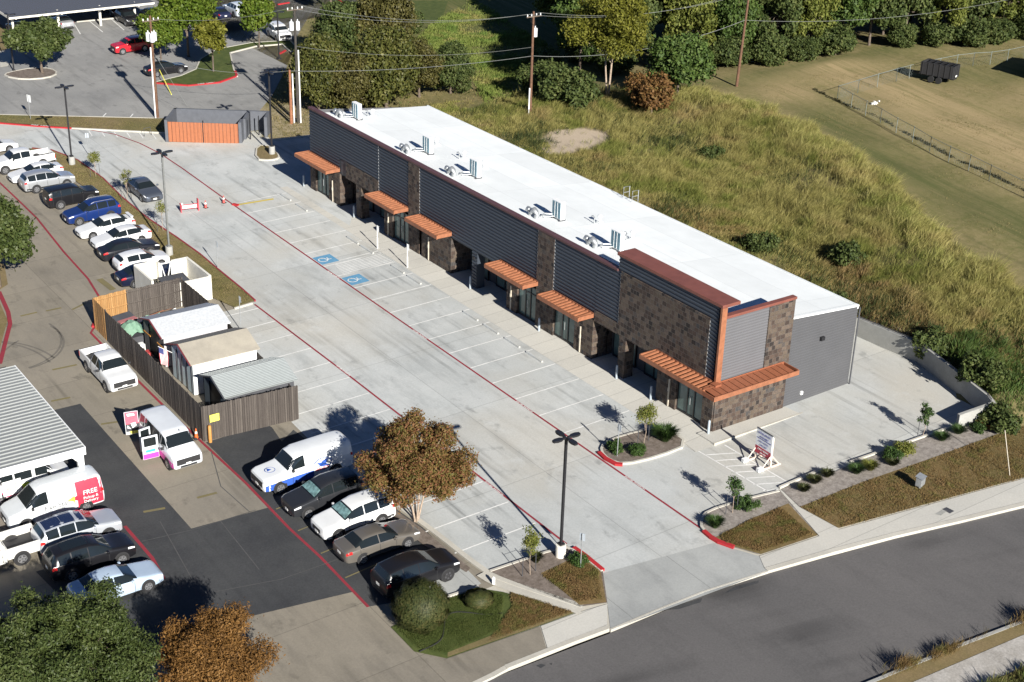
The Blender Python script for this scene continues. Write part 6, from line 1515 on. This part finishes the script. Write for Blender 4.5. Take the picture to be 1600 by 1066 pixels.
for i_, (p_, sc_, l_) in enumerate([((22.27, 18.94),.9,'in the hollow behind the middle of the roof'),((26.53, 13.64),1.0,'in the hollow above the near end of the roof'),((20.13, 8.93),.7,'nearest the near end of the roof'),((20.08, -0.58),1.0,'behind the bend of the retaining wall'),((18.54, -6.41),1.1,'at the right edge behind the retaining wall'),((34.81, 38.98),.8,'right of the small orange tree'),((16.16, -9.85),.9,'at the end of the retaining wall')]):
    tree('slopebush', 'dark scrubby bush on the slope, '+l_, 'bush', *p_, LM['wood'], M['bark'], 1.7, 1.0, .8, 3200, .12, 57, 'scrubby bushes on the slope', .05, 12, rot=i_*1.3, s=sc_, name='bush')
blades('weeds', 'low patchy green and tan grass on the flat behind the shops', [(15.0,-.0),(14.6,14),(14.6,60),(27,60),(30,40),(27,24),(24,10),(21,6),(19.4,5.4),(16,12)], 9000, .5, .035, .6, grassmat('patchy_blades', [[(.10,.115,.035),(.19,.19,.06),(.30,.27,.11)],[(.15,.115,.05),(.28,.215,.10),(.40,.31,.17)],[(.07,.10,.025),(.13,.165,.04),(.21,.23,.07)]], .3), 219, .2, blade=6, dens=lambda x, y: np.clip(nz(x, y, 1.8)*2.4-.6, .02, 1)*np.where((x < 19.6) & (y < 9), 0, 1)*np.where(((x-DP[0])/5.2)**2+((y-DP[1])/3.6)**2 < 1, .03, 1))
blades('weeds', 'rank green grass and weeds in the ditch below the retaining wall', [(17.2,-9.2),(19.8,-1),(26,-1),(30,-9),(24,-12.5)], 4500, .9, .05, .6, LM['mid'], 202, .15, blade=5)
wl = [(58.73, 49.16), (57.92, 46.65), (57.02, 38.06), (54.37, 29.41), (52.46, 20.89), (51.78, 15.75), (50.36, 8.28)]  # narrow strip of near-black blades, standing in for the shadow beside the fence
blades('weeds', 'dark blades standing in for the shadow line at the foot of the field fence', offs(wl, .22, False) + offs(wl, -.22, False)[::-1], 3600, .34, .05, .5, leafmat('fence_shadow_blades', [(.012,.014,.006),(.03,.03,.012),(.05,.048,.02)], .8, .1), 217, .06, blade=4)
blades('field_grass', 'mown dry grass of the field beyond the slope', [(47,58),(46,33),(39,18),(33,6),(28,-10),(60,-16),(125,20),(125,50),(95,50),(62,57)], 30000, .16, .04, .5, GM['short'], 203, .14, blade=2, dens=lambda x, y: np.clip(nz(x*.6, y*1.4, 1.3)*2-.5, .1, 1))
blades('bank_grass', 'grass and weeds on the verge by the utility poles', [(.5,71.5),(5.5,77),(10,82),(14,88),(20,96),(26,100),(34,92),(36,68),(15,65),(15,62.5),(6,68)], 12000, .28, .04, .5, GM['short'], 204, .14, blade=3)
blades('bank_grass', 'tufts of green and tan grass on the slope below the oaks', [(15.4,57),(15.6,70),(24,70),(36,64),(40,56),(36,50),(28,54),(22,48),(16,44)], 9000, .45, .05, .5, GM['tall'], 218, .2, blade=5, dens=lambda x, y: np.clip(nz(x, y, 2.2)*2.4-.8, .02, 1))
blades('meadow_grass', 'lush green grass between the oaks and the wood', [(44.24, 102.13), (33.97, 93.26), (32.49, 82.21), (31.66, 74.88), (26.71, 65.61), (27.75, 57.79), (37.48, 66.41), (47.50, 81.16), (50.11, 94.43), (53.80, 108.99)], 15000, .6, .06, .5, grassmat('meadow_blades', [[(.09,.13,.03),(.18,.23,.05),(.29,.32,.10)],[(.15,.14,.04),(.27,.25,.08),(.38,.33,.14)],[(.07,.12,.025),(.13,.20,.04),(.21,.28,.07)]], .16), 205, .25, blade=4, dens=lambda x, y: np.clip(nz(x, y, 1.2)*2-.3, .08, 1))
blades('dry_turf_blades', 'dry brown turf of the street-side beds', [(-1.6,-9.7),(3.6,-9.8),(9,-10.2),(16.6,-10.6),(24,-12.1),(30,-14.5),(30,-19.2),(20,-16.8),(12.24,-14.95),(-1.2,-12.6)], 26000, .15, .03, .6, GM['dry'], 206, .05, zoff=.05, blade=2)
blades('dry_turf_blades', 'dry brown turf of the kerbed turf island', [(-7.75,-9.4),(-5.2,-9.1),(-2.7,-9.1),(-3.2,-12.15),(-6.9,-11.75),(-7.9,-10)], 8000, .15, .03, .6, GM['dry'], 207, .05, zoff=.1, blade=2)
blades('dry_turf_blades', 'dry brown turf around the nearest lamp post', [(-18.4,-6.8),(-15.7,-6.5),(-15.55,-8.1),(-17.0,-10.3),(-18.2,-9.8)], 6000, .15, .03, .6, GM['dry'], 208, .05, zoff=.1, blade=2)
blades('lawn_blades', 'green lawn around the round clipped bush', [(-24.0,-5.7),(-21.8,-5.95),(-21.2,-7.2),(-23,-9.4),(-26.3,-9.5),(-27.3,-8.4),(-27.3,-6.2)], 14000, .10, .025, .5, GM['lawn'], 209, .05, zoff=.06, blade=2)
blades('dry_turf_blades', 'patchy dry turf beside the concrete flume', [(-21.3,-8.2),(-20.7,-7.1),(-19.0,-10.3),(-21.0,-10.15),(-24,-9.9),(-23,-9.3)], 6000, .10, .025, .5, GM['dry'], 210, .05, zoff=.06, blade=2)
blades('strip_grass', 'worn grass of the long island with the lamp posts', [(p[0], p[1]) for p in LI], 16000, .12, .03, .5, GM['short'], 211, .06, zoff=.08, blade=2)
blades('strip_grass', 'worn grass of the strip between the two lots', [(-32,104),(-17.69,89.3),(-12.12,83.7),(-5.4,77.7),(-1.6,74.8),(-2.2,80.2),(-3.97,81.6),(-16.81,91.2),(-33,105.6)], 10000, .12, .035, .5, GM['short'], 212, .06, zoff=.08, blade=2)
blades('verge_grass', 'rough green verge grass across the street in the lower right corner', [(-14,-26.1),(-10,-26.2),(-3,-26.8),(6,-28.4),(14,-31),(8,-36),(-14,-32)], 18000, .8, .04, .6, grassmat('verge_blades', [[(.06,.075,.02),(.13,.14,.04),(.22,.21,.08)],[(.09,.08,.025),(.19,.15,.055),(.28,.21,.09)],[(.05,.075,.02),(.10,.14,.03),(.17,.19,.06)]], .4), 213, .1, zoff=.03, blade=3)
blades('edge_weeds', 'straggling weeds along the far kerb of the street', [(-9.5,-23.0),(-4,-23.55),(.43,-24.1),(9,-26.35),(9,-26.75),(.43,-24.55),(-4,-23.95),(-9.5,-23.4)], 3200, 1.0, .02, .6, GM['dry'], 214, .09, zoff=-.03, blade=5, dens=lambda x, y: np.where(np.sin(x*2.1)+np.sin(x*.9+1) > .35, 1, .06))

# ================================================================ street furniture
def lamp(x, y, h, label, poleM, basem, base_h=.85, heads=4, gz_=None, ang=0):
    z = gz_ if gz_ is not None else G0(x, y)
    t = thing('lamp_post', label, 'lamp post', (x, y, z), ang, 'parking lot lamp posts')
    mb = MB(); mb.tube([(0,0,-.3),(0,0,base_h)], .30, 18); bevel(mb.build('base', basem, t, smooth=True, angle=40), .02)
    mb = MB(); mb.box(-.16,.16,-.16,.16,base_h,base_h+.1); mb.prism([(-.065,-.065),(.065,-.065),(.065,.065),(-.065,.065)], base_h+.1, h); mb.build('pole', poleM, t)
    for k in range(heads):
        a = PI/2*k; c, s = math.cos(a), math.sin(a)
        hd = MB()
        out = [(.10,-.05),(.30,-.07),(.42,-.15),(.75,-.17),(.98,-.10),(1.0,0),(.98,.10),(.75,.17),(.42,.15),(.30,.07),(.10,.05)]
        out = [(u*.9, v) for u, v in out]
        hd.prism([(u*c-v*s, u*s+v*c) for u, v in out], h-.06, h+.05)
        o = hd.build('lamp_head', M['black'], t)
        ln = MB(); ln.prism([(u*c-v*s, u*s+v*c) for u, v in ((.45,-.11),(.8,-.11),(.8,.11),(.45,.11))], h-.08, h-.06); ln.build('lens', M['plate'], o)
lamp(-16.42, -5.85, 7.6, 'nearest black lamp post with four heads, on a white concrete base', M['black'], M['whitepl'])
lamp(-17.23, 46.61, 8.8, 'grey lamp post with four dark heads beside the parked white cars', plain('grey_pole', (.14,.145,.14), .5), M['conc'])
lamp(-16.02, 72.49, 7.6, 'farthest black lamp post on the grass island', M['black'], M['conc'])
lamp(1.2, 65.0, 8.2, 'black lamp post on the small island beside the far end of the shops', M['black'], M['conc'], heads=4)
lamp(*(17.57, 95.97), 5.5, 'thin black lamp post in the upper lot in front of the white SUV', M['black'], M['black'], .05, 2)
lamp(*(-10.32, 107.15), 6.5, 'thin lamp post on the small island with the round tree', M['black'], M['conc'], .1, 2)
# utility poles
def upole(x, y, h, label, mat, trans=0, arm=True, conduit=None, lean=(0,0), extra=None):
    t = thing('utility_pole', label, 'utility pole', (x, y, G(x, y)))
    mb = MB(); mb.tube([(0,0,-.3),(lean[0]*.5,lean[1]*.5,h/2),(lean[0],lean[1],h)], [.17,.14,.11], 10); mb.build('pole', mat, t, smooth=True, angle=40)
    if arm:
        mb = MB(); mb.box(lean[0]-.9,lean[0]+.9,lean[1]-.14,lean[1]-.04,h-.55,h-.43)
        mb.build('crossarm', M['bark'], t)
        for k in (-.8,-.3,.3,.8):
            mb = MB(); mb.tube([(lean[0]+k,lean[1]-.09,h-.43),(lean[0]+k,lean[1]-.09,h-.22)], [.05,.06], 8); mb.build('insulator', M['white'], t)
    for k in range(trans):
        a = .3 + k*2.1; mb = MB(); cx, cy = .36*math.cos(a), .36*math.sin(a)
        mb.tube([(cx,cy,h-2.6),(cx,cy,h-1.75)], .24, 12); mb.tube([(cx,cy,h-1.75),(cx,cy,h-1.68),(cx,cy,h-1.5)], [.2,.06,.05], 8); mb.build('transformer', plain('transformer_grey', (.60,.62,.63), .5), t, smooth=True, angle=40)
    if conduit:
        mb = MB(); mb.tube([(conduit[0],conduit[1],0),(conduit[0]*.9,conduit[1]*.9,conduit[2])], .07, 8); mb.build('conduit', M['white'], t)
    mb = MB(); mb.tube([(-.05,.12,h-1.2),(-.3,.1,h-.8),(.2,.1,h-.6),(.35,.05,h-1.5)], .02, 5); mb.tube([(.1,-.12,h-1.5),(-.35,-.05,h-1.0),(-.1,0,h-.5)], .02, 5); mb.build('cable', M['black'], t)
    return t
upole(-3.4, 82.2, 10.6, 'brown utility pole with three pale transformers and a white conduit, by the grass strip', M['creo'], 3, True, (-.26,-.1,7.4))
upole(8.0, 72.65, 12.2, 'dark utility pole with two pale transformers at the far end of the shops', M['darkpole'], 2, True, (.24,-.12,7.6))
upole(7.35, 72.9, 5.6, 'short reddish pole stub standing beside the dark utility pole', plain('red_pole_wood', (.26,.11,.055), .9, 0, .3, 5), 0, False, (.28,-.1,5.2))
upole(27.6, 58.9, 10.6, 'brown utility pole on the slope behind the shop row', M['creo'], 1, True, (-.26,-.1,2.8))
upole(52.6, 54.9, 10.6, 'leaning brown utility pole at the edge of the mown field', M['creo'], 0, True, lean=(.5,-.1))
def wire(p, q, sag, label, r=.015, mat=None):
    P, Q = Vector(p), Vector(q); pts = []
    for i in range(17):
        f = i/16; v = P.lerp(Q, f); v.z -= sag*4*f*(1-f); pts.append(v - P)
    o = MB().tube(pts, r, 5).build('power_line', mat or plain('cable_grey', (.20,.21,.20), .5, .3)); o.location = P; tag(o, label, 'cable', 'overhead lines between the utility poles'); return o
ZA, ZB, ZC, ZD = G(-3.4,82.2)+10.6, G(8,72.65)+12.2, G(27.6,58.9)+10.6, G(52.6,54.9)+10.6
wire((7.2,72.56,ZB-.2),(26.8,58.81,ZC-.2),1.1,'upper power line from the dark pole to the slope pole, left wire')
wire((8.8,72.56,ZB-.2),(28.4,58.81,ZC-.2),1.1,'upper power line from the dark pole to the slope pole, right wire')
wire((8.0,72.6,ZB-4.2),(27.6,58.85,ZC-3.6),.9,'middle cable from the dark pole to the slope pole')
wire((7.35,72.85,G(7.35,72.9)+5.5),(27.6,58.8,ZC-4.5),.5,'thick low cable from the reddish stub to the slope pole',.024)
wire((-3.4,82.1,ZA-4.2),(7.35,72.95,G(7.35,72.9)+5.5),.8,'low cable from the conduit pole to the reddish stub',.02)
wire((-3.2,82.1,ZA-.3),(7.2,72.56,ZB-.3),.6,'upper power line from the conduit pole to the dark pole')
wire((26.8,58.81,ZC-.2),(52.3,54.71,ZD-.2),1.2,'upper power line from the slope pole to the leaning pole, left wire')
wire((28.4,58.81,ZC-.2),(53.9,54.71,ZD-.2),1.2,'upper power line from the slope pole to the leaning pole, right wire')
wire((27.6,58.85,ZC-4.5),(52.8,54.8,ZD-3.3),1.3,'thick low cable from the slope pole to the leaning pole',.024)
wire((53.9,54.71,ZD-.2),(96,49,ZD+1),1.5,'power line running on from the leaning pole into the wood')
wire((52.8,54.8,ZD-3.3),(96,46,ZD-2),1.5,'low cable running on from the leaning pole to the right',.02)
wire((-3.3,82.2,ZA-3.8),(-.2,80.4,.2),.0,'guy wire from the conduit pole down to its yellow guard',.015)
t = thing('guy_guard', 'yellow guard sleeve on the guy wire near the red painted kerb', 'guard', on((1.07, 89.05)))
p = (2.68, 96.07); mb = MB(); mb.tube([(0,0,0),(p[0]-t.location.x,p[1]-t.location.y,.9)], .05, 6); mb.build('sleeve', M['yellow'], t)
# bollards in front of the shops
for (x, y), l in zip([(-.12,-.0),(-.42,5.6),(-.42,9.27),(-.42,18.4),(-.42,27.57),(-.42,45.95),(-.42,55.3)], ['at the stone corner of the tower','beside the last door before the tower','by the stone column nearest the tower','between the two awnings nearest the tower','by the ribbed column','by the stone column of the farthest recess','at the far corner of the shops']):
    x -= .25 if y < .1 else 0
    t = thing('bollard', 'pale grey steel bollard '+l, 'bollard', (x, y-(.12 if y < .1 else 0), G0(x, y)+.02), 0, 'bollards along the shop front')
    mb = MB(); mb.tube([(0,0,-.1),(0,0,1.02),(0,0,1.08),(0,0,1.11)], [.085,.085,.06,.01], 12); mb.build('post', plain('bollard_paint', (.33,.38,.42), .5), t, smooth=True, angle=50)
    mb = MB(); mb.tube([(0,0,0),(0,0,.03)], .14, 12); mb.build('collar', M['conc'], t)
# wheel stops
WS = [(54.5,52.6),(51.5,49.5),(42.25,40.37),(39.95,37.88),(34.9,33.0),(32.45,30.45),(24.3,22.4),(21.55,19.68),(18.8,16.97),(16.1,14.2)]
WL = ['beside the yellow line','second from the yellow line','third from the yellow line','in the farther blue-marked stall','in the nearer blue-marked stall','just past the nearer blue-marked stall','farthest of four by the ribbed column','second of four by the ribbed column','third of four by the ribbed column','nearest the camera']
for i, ((a, b), l) in enumerate(zip(WS, WL)):
    t = thing('wheel_stop', 'grey concrete wheel stop with white end, '+l, 'wheel stop', (-3.15, (a+b)/2, G0(-3.15, (a+b)/2)), 0, 'wheel stops along the shop-side stalls')
    hl = abs(a-b)/2; mb = MB(); n0 = 0
    pr = [(-.09,0),(.09,0),(.07,.10),(.04,.13),(-.04,.13),(-.07,.10)]
    for y in (-hl, hl): mb.v += [(u, y, v) for u, v in pr]
    mb.face(range(5,-1,-1)); mb.face(range(6,12))
    for k in range(6): j=(k+1)%6; mb.face((k, j, j+6, k+6))
    mb.build('bar', M['lot'], t)
# sign posts
def sign(x, y, h, label, panel, post=M['steel'], w=.32, ph=.46, face=-PI/2, second=None, group='parking signs on thin posts', base=None):
    t = thing('sign_post', label, 'sign', (x, y, G0(x, y)), face+PI/2, group)
    mb = MB(); mb.tube([(0,0,-.1),(0,0,h)], .03, 6); mb.build('post', post, t)
    mb = MB(); mb.box(-w/2,w/2,-.05,-.035,h-ph,h); mb.build('panel', panel, t)
    if second: mb = MB(); mb.box(-w/2,w/2,-.05,-.035,h-ph-.22,h-ph-.03); mb.build('panel', second, t)
    if base: mb = MB(); mb.tube([(0,0,-.1),(0,0,base)], .055, 10); mb.build('bollard', M['white'], t, smooth=True, angle=50)
    return t
for y, l in ((38.72,'accessible-parking sign on a white post, farther of the two by the blue stalls'),(33.94,'accessible-parking sign on a white post, nearer of the two by the blue stalls')):
    t = sign(-2.27, y, 2.0, l, M['white'], M['white'], .34, .5, 0, None, 'accessible-parking signs', .95)
    mb = MB(); mb.box(-.13,.13,-.056,-.051,1.68,1.92); mb.build('symbol', M['vinylblue'], t)
    text('PARKING', .055, M['vinylblue'], t, frame((0,-.054,1.60), (1,0,0), (0,0,1)), 'lettering')
gp = plain('faded_grey_sign', (.36,.40,.44), .5)
sign(-6.97, .96, 2.3, 'grey-backed parking sign in the kerbed island by the tower', gp, face=0)
sign(-16.2, -7.4, 2.3, 'grey-backed sign in the brown bed beside the nearest lamp post', gp, face=.5)
sign(-14.98, 42.28, 2.2, 'grey-backed sign on the edge of the grass island near the white enclosure', gp, face=0)
sign(-18.5, 30.6, 2.7, 'grey-backed sign standing behind the sheds', gp, face=0)
sign(-13.7, 74.4, 2.2, 'thin sign seen edge-on at the end of the grass island', gp, face=1.3)
t = sign(*(-14.65, 88.48), 2.6, 'white sign on the grass strip at the far left', M['white'], face=.3, w=.62, ph=.75)
# small white marker post by the flume
t = thing('marker_post', 'short white marker post at the kerb end beside the black SUV', 'post', on((-21.0,-5.95), .08)); mb = MB(); mb.tube([(0,0,0),(0,0,.38),(0,0,.45)], [.09,.09,.03], 10); mb.build('post', M['white'], t)
# cones and barricade on the lot
def cone(x, y, label, z=0, flat=False):
    t = thing('traffic_cone', label, 'traffic cone', (x, y, G0(x, y)+z), .3, 'orange traffic cones')
    mb = MB(); mb.tube([(0,0,.03),(0,0,.70)], [.13,.03], 12); mb.build('cone', M['orangeplastic'] if not flat else plain('faded_red_cone', (.45,.08,.07), .6), t, smooth=True, angle=50)
    mb = MB(); mb.box(-.18,.18,-.18,.18,0,.03); mb.build('base', M['rubber'], t)
    mb = MB(); mb.tube([(0,0,.36),(0,0,.50)], [.088,.064], 12); mb.build('collar', M['white'], t)
cone(-10.2, 55.15, 'faded red cone just right of the red and white barricade', 0, True)
cone(-8.35, 55.4, 'red and white striped cone beside the red lane line', 0, True)
cone(-27.75, 17.65, 'orange cone against the board fence beside the open van', .03)
t = thing('barricade', 'low red barricade with white board lying across the lot', 'barricade', (-11.7, 55.2, G0(-11.7,55.2)), -.2)
pr_ = plain('barricade_red', (.55,.06,.08), .6)
mb = MB(); mb.box(-.75,.75,-.02,.02,.22,.62); mb.box(-.8,-.72,-.25,.25,0,.75); mb.box(.72,.8,-.25,.25,0,1.05); mb.build('frame', pr_, t)
mb = MB(); mb.box(-.62,.64,-.04,-.021,.28,.55); mb.build('board', M['white'], t)
text('ROAD CLOSED', .15, pr_, t, frame((0,-.043,.415), (1,0,0), (0,0,1)), 'lettering')
mb = MB(); mb.box(-.7,-.55,-.02,.1,.62,.78); mb.build('lamp', M['white'], t)
# orange bollard at the fence corner
t = thing('bollard', 'orange painted bollard at the corner of the board fence', 'bollard', on((-27.2,16.75))); mb = MB(); mb.tube([(0,0,0),(0,0,1.15),(0,0,1.2)], [.11,.11,.06], 12); mb.build('post', plain('faded_orange_paint', (.42,.20,.05), .7), t, smooth=True, angle=50)
# leasing sign on its timber stand
SA, SB = (0.18, -3.91), (0.14, -5.28)
SW = math.hypot(SB[0]-SA[0], SB[1]-SA[1])/2
t = thing('leasing_sign', 'white and red leasing board on a timber stand in front of the end wall', 'sign', ((SA[0]+SB[0])/2, (SA[1]+SB[1])/2, G0(*SA)), math.atan2(SB[1]-SA[1], SB[0]-SA[0]))
print('SIGNW', SW, SA, SB)
pk = plain('bare_timber', (.62,.52,.44), .8, 0, .15, 5)
for x in (-SW, SW):
    mb = MB(); mb.box(x-.05,x+.05,-.05,.05,0,2.1); mb.tube([(x,-.75,.04),(x,0,.85)], .045, 4); mb.tube([(x,.75,.04),(x,0,.85)], .045, 4); mb.box(x-.05,x+.05,-.85,.85,0,.09); mb.build('stand', pk, t)
    mb = MB(); mb.box(x-.12,x+.12,-1.05,-.65,.0,.24); mb.build('ballast_block', M['white'], t)
k_ = SW/1.05
mb = MB(); mb.box(-1.1*k_,1.1*k_,-.08,-.05,.5,2.2); mb.build('panel', M['white'], t)
mb = MB(); mb.box(-1.09*k_,1.09*k_,-.09,-.081,.51,1.02); mb.build('red_band', plain('sign_red', (.38,.025,.05), .5), t)
bl_ = plain('sign_blue', (.10,.10,.30), .5)
mb = MB(); mb.box(-.95*k_,.95*k_,-.088,-.081,1.56,1.61); mb.build('blue_rule', bl_, t)
mb = MB(); mb.box(-1.1*k_,1.1*k_,-.1,-.04,2.2,2.25); mb.build('cap', M['dark'], t)
for s, z, sz, m_ in (('RETAIL SPACE', 1.98, .27, bl_), ('AVAILABLE', 1.74, .24, bl_), ('OFFICE  MEDICAL', 1.41, .17, bl_), ('FOR LEASE', 1.18, .20, bl_), ('CALL TODAY', .86, .24, M['white']), ('555-0100', .64, .2, M['white'])):
    text(s, sz*k_, m_, t, frame((0,-.096,z), (1,0,0), (0,0,1)), 'lettering')
# small steel cabinet in the turf
t = thing('utility_cabinet', 'small silver utility box standing in the dry turf by the sidewalk', 'utility box', (5.9,-12.15,G0(5.9,-12.15)+.05), .3)
mb = MB(); mb.prism([(-.3,-.2),(.3,-.2),(.3,.2),(-.3,.2)], .25, .8); bevel(mb.build('cabinet', M['steel'], t), .03)
mb = MB(); mb.poly([(-.34,-.25,.80),(.34,-.25,.80),(.34,.25,.90),(-.34,.25,.90)]); mb.poly([(-.34,-.25,.79),(-.34,.25,.89),(.34,.25,.89),(.34,-.25,.79)]); mb.build('lid', M['steel'], t)
mb = MB(); mb.tube([(0,0,0),(0,0,.26)], .06, 8); mb.build('post', M['steel'], t)
t = thing('guy_post', 'thin pale guy wire post leaning by the sidewalk at the right edge', 'post', (11.68,-14.3,G0(11.68,-14.3))); mb = MB(); mb.tube([(0,0,0),(.35,1.2,2.6)], .025, 6); mb.build('post', M['tan'], t)
t = thing('bike_rack', 'thin dark steel hoop rack beside the grey dumpster enclosure', 'rack', on((-6.49, 76.95))); mb = MB(); mb.tube([(-.5,0,0),(-.5,0,.8),(.2,.1,.85),(.3,.1,0)], .03, 6); mb.build('hoop', M['dark'], t)
# chain-link fences round the mown field
FS = plain('weathered_fence_steel', (.20,.235,.225), .6, .3)
def chain(pts, label, h=1.5, step=3.0):
    z0 = G(*pts[0]); t = thing('chain_link_fence', label, 'fence', (pts[0][0], pts[0][1], z0), 0, 'chain-link fences of the mown field')
    def P(x, y, dz): return (x-pts[0][0], y-pts[0][1], G(x, y)-z0+dz)
    rail = MB(); net = MB(); k = 0
    for p, q in zip(pts, pts[1:]):
        L_ = math.hypot(q[0]-p[0], q[1]-p[1]); n = max(1, round(L_/step))
        for i in range(n+1):
            x = p[0]+(q[0]-p[0])*i/n; y = p[1]+(q[1]-p[1])*i/n
            o = MB(); o.tube([P(x,y,-.1),P(x,y,h+.1)], .03, 6); o.build('post', FS, t)
            if i < n:
                x2 = p[0]+(q[0]-p[0])*(i+1)/n; y2 = p[1]+(q[1]-p[1])*(i+1)/n
                rail.tube([P(x,y,h),P(x2,y2,h)], .025, 5)
                m_ = int(L_/n/.3)
                for j in range(m_):
                    for s in (0, 1):
                        f0 = j/m_; f1 = min(1, (j+3)/m_)
                        a = (x+(x2-x)*f0, y+(y2-y)*f0); b = (x+(x2-x)*f1, y+(y2-y)*f1)
                        za, zb = (0.05, h) if s == 0 else (h, .05)
                        net.tube([P(*a,za),P(*b,zb)], .004, 3, cap=False)
    rail.build('rail', FS, t); net.build('mesh', FS, t)
chain([(58.04, 45.07), (62.10, 45.91), (68.46, 46.20), (73.77, 47.12), (81.28, 46.08), (88.84, 44.79)], 'green-grey chain-link fence at the wood side of the mown field')
chain([(58.04, 45.07), (55.68, 36.82), (52.72, 27.82), (50.83, 19.21), (50.17, 14.77), (49.45, 7.62)], 'chain-link fence running down the near side of the mown field')
t = thing('debris', 'scatter of pale rubbish lying in the mown field by the fence corner', 'rubbish', on((60.58, 41.77))); mb = MB(); r = random.Random(9)
for i in range(9): a, b = r.uniform(-.9,.9), r.uniform(-.4,.4); mb.box(a, a+r.uniform(.1,.35), b, b+r.uniform(.1,.3), 0, r.uniform(.05,.25))
mb.build('scrap', M['plate'], t)
# dark roofed shed just entering the frame on the right of the field
t = thing('field_shed', 'corner of a dark shed roof entering the frame over the mown field', 'shed', (85.5, 37.5, G(85.5,37.5)), .35)
mb = MB(); mb.box(-3,3,-2.5,2.5,-.2,2.4); mb.build('wall', M['dark'], t)
mb = MB(); mb.box(-3.3,3.3,-2.8,2.8,2.4,2.55); mb.build('roof', M['darkplastic'], t)

# ================================================================ camera, light
cd = bpy.data.cameras.new('camera'); cam = bpy.data.objects.new('camera', cd); COL.objects.link(cam)
yaw, pit, rol = math.radians(35.64818), math.radians(25.09876), math.radians(1.835796)
f = Vector((math.sin(yaw)*math.cos(pit), math.cos(yaw)*math.cos(pit), -math.sin(pit)))
r_ = Vector((math.cos(yaw), -math.sin(yaw), 0)); u_ = r_.cross(f)
r2 = r_*math.cos(rol) + u_*math.sin(rol); u2 = -r_*math.sin(rol) + u_*math.cos(rol)
cam.matrix_world = Matrix.Translation((-59.356, -60.433, 45.160)) @ Matrix((r2, u2, -f)).transposed().to_4x4()
cd.sensor_fit = 'HORIZONTAL'; cd.sensor_width = 36; cd.lens = 2303.9/1600*36
cd.clip_start = .5; cd.clip_end = 3000
SC.camera = cam
wd = bpy.data.worlds.new('World'); SC.world = wd; wd.use_nodes = True
nt = wd.node_tree; sk = nt.nodes.new('ShaderNodeTexSky'); sk.sky_type = 'NISHITA'; sk.sun_disc = False; sk.air_density = .5; sk.dust_density = .15; sk.ozone_density = 5.0; sk.altitude = 1200
to_sun = Vector((-.165, -.986, math.tan(math.radians(25.2)))).normalized()
sk.sun_elevation = math.asin(to_sun.z); sk.sun_rotation = math.atan2(to_sun.x, to_sun.y)
nt.links.new(sk.outputs[0], nt.nodes['Background'].inputs[0]); nt.nodes['Background'].inputs[1].default_value = .05
sl = bpy.data.lights.new('sun', 'SUN'); sl.energy = 5; sl.angle = math.radians(.55); sl.color = (1, .955, .88)
so = bpy.data.objects.new('sun', sl); COL.objects.link(so)
so.rotation_euler = to_sun.to_track_quat('Z', 'Y').to_euler(); so.location = (-20, -60, 60)
SC.view_settings.view_transform = 'Standard'; SC.view_settings.look = 'None'; SC.view_settings.exposure = .97; SC.view_settings.gamma = 1
SC.render.film_transparent = False
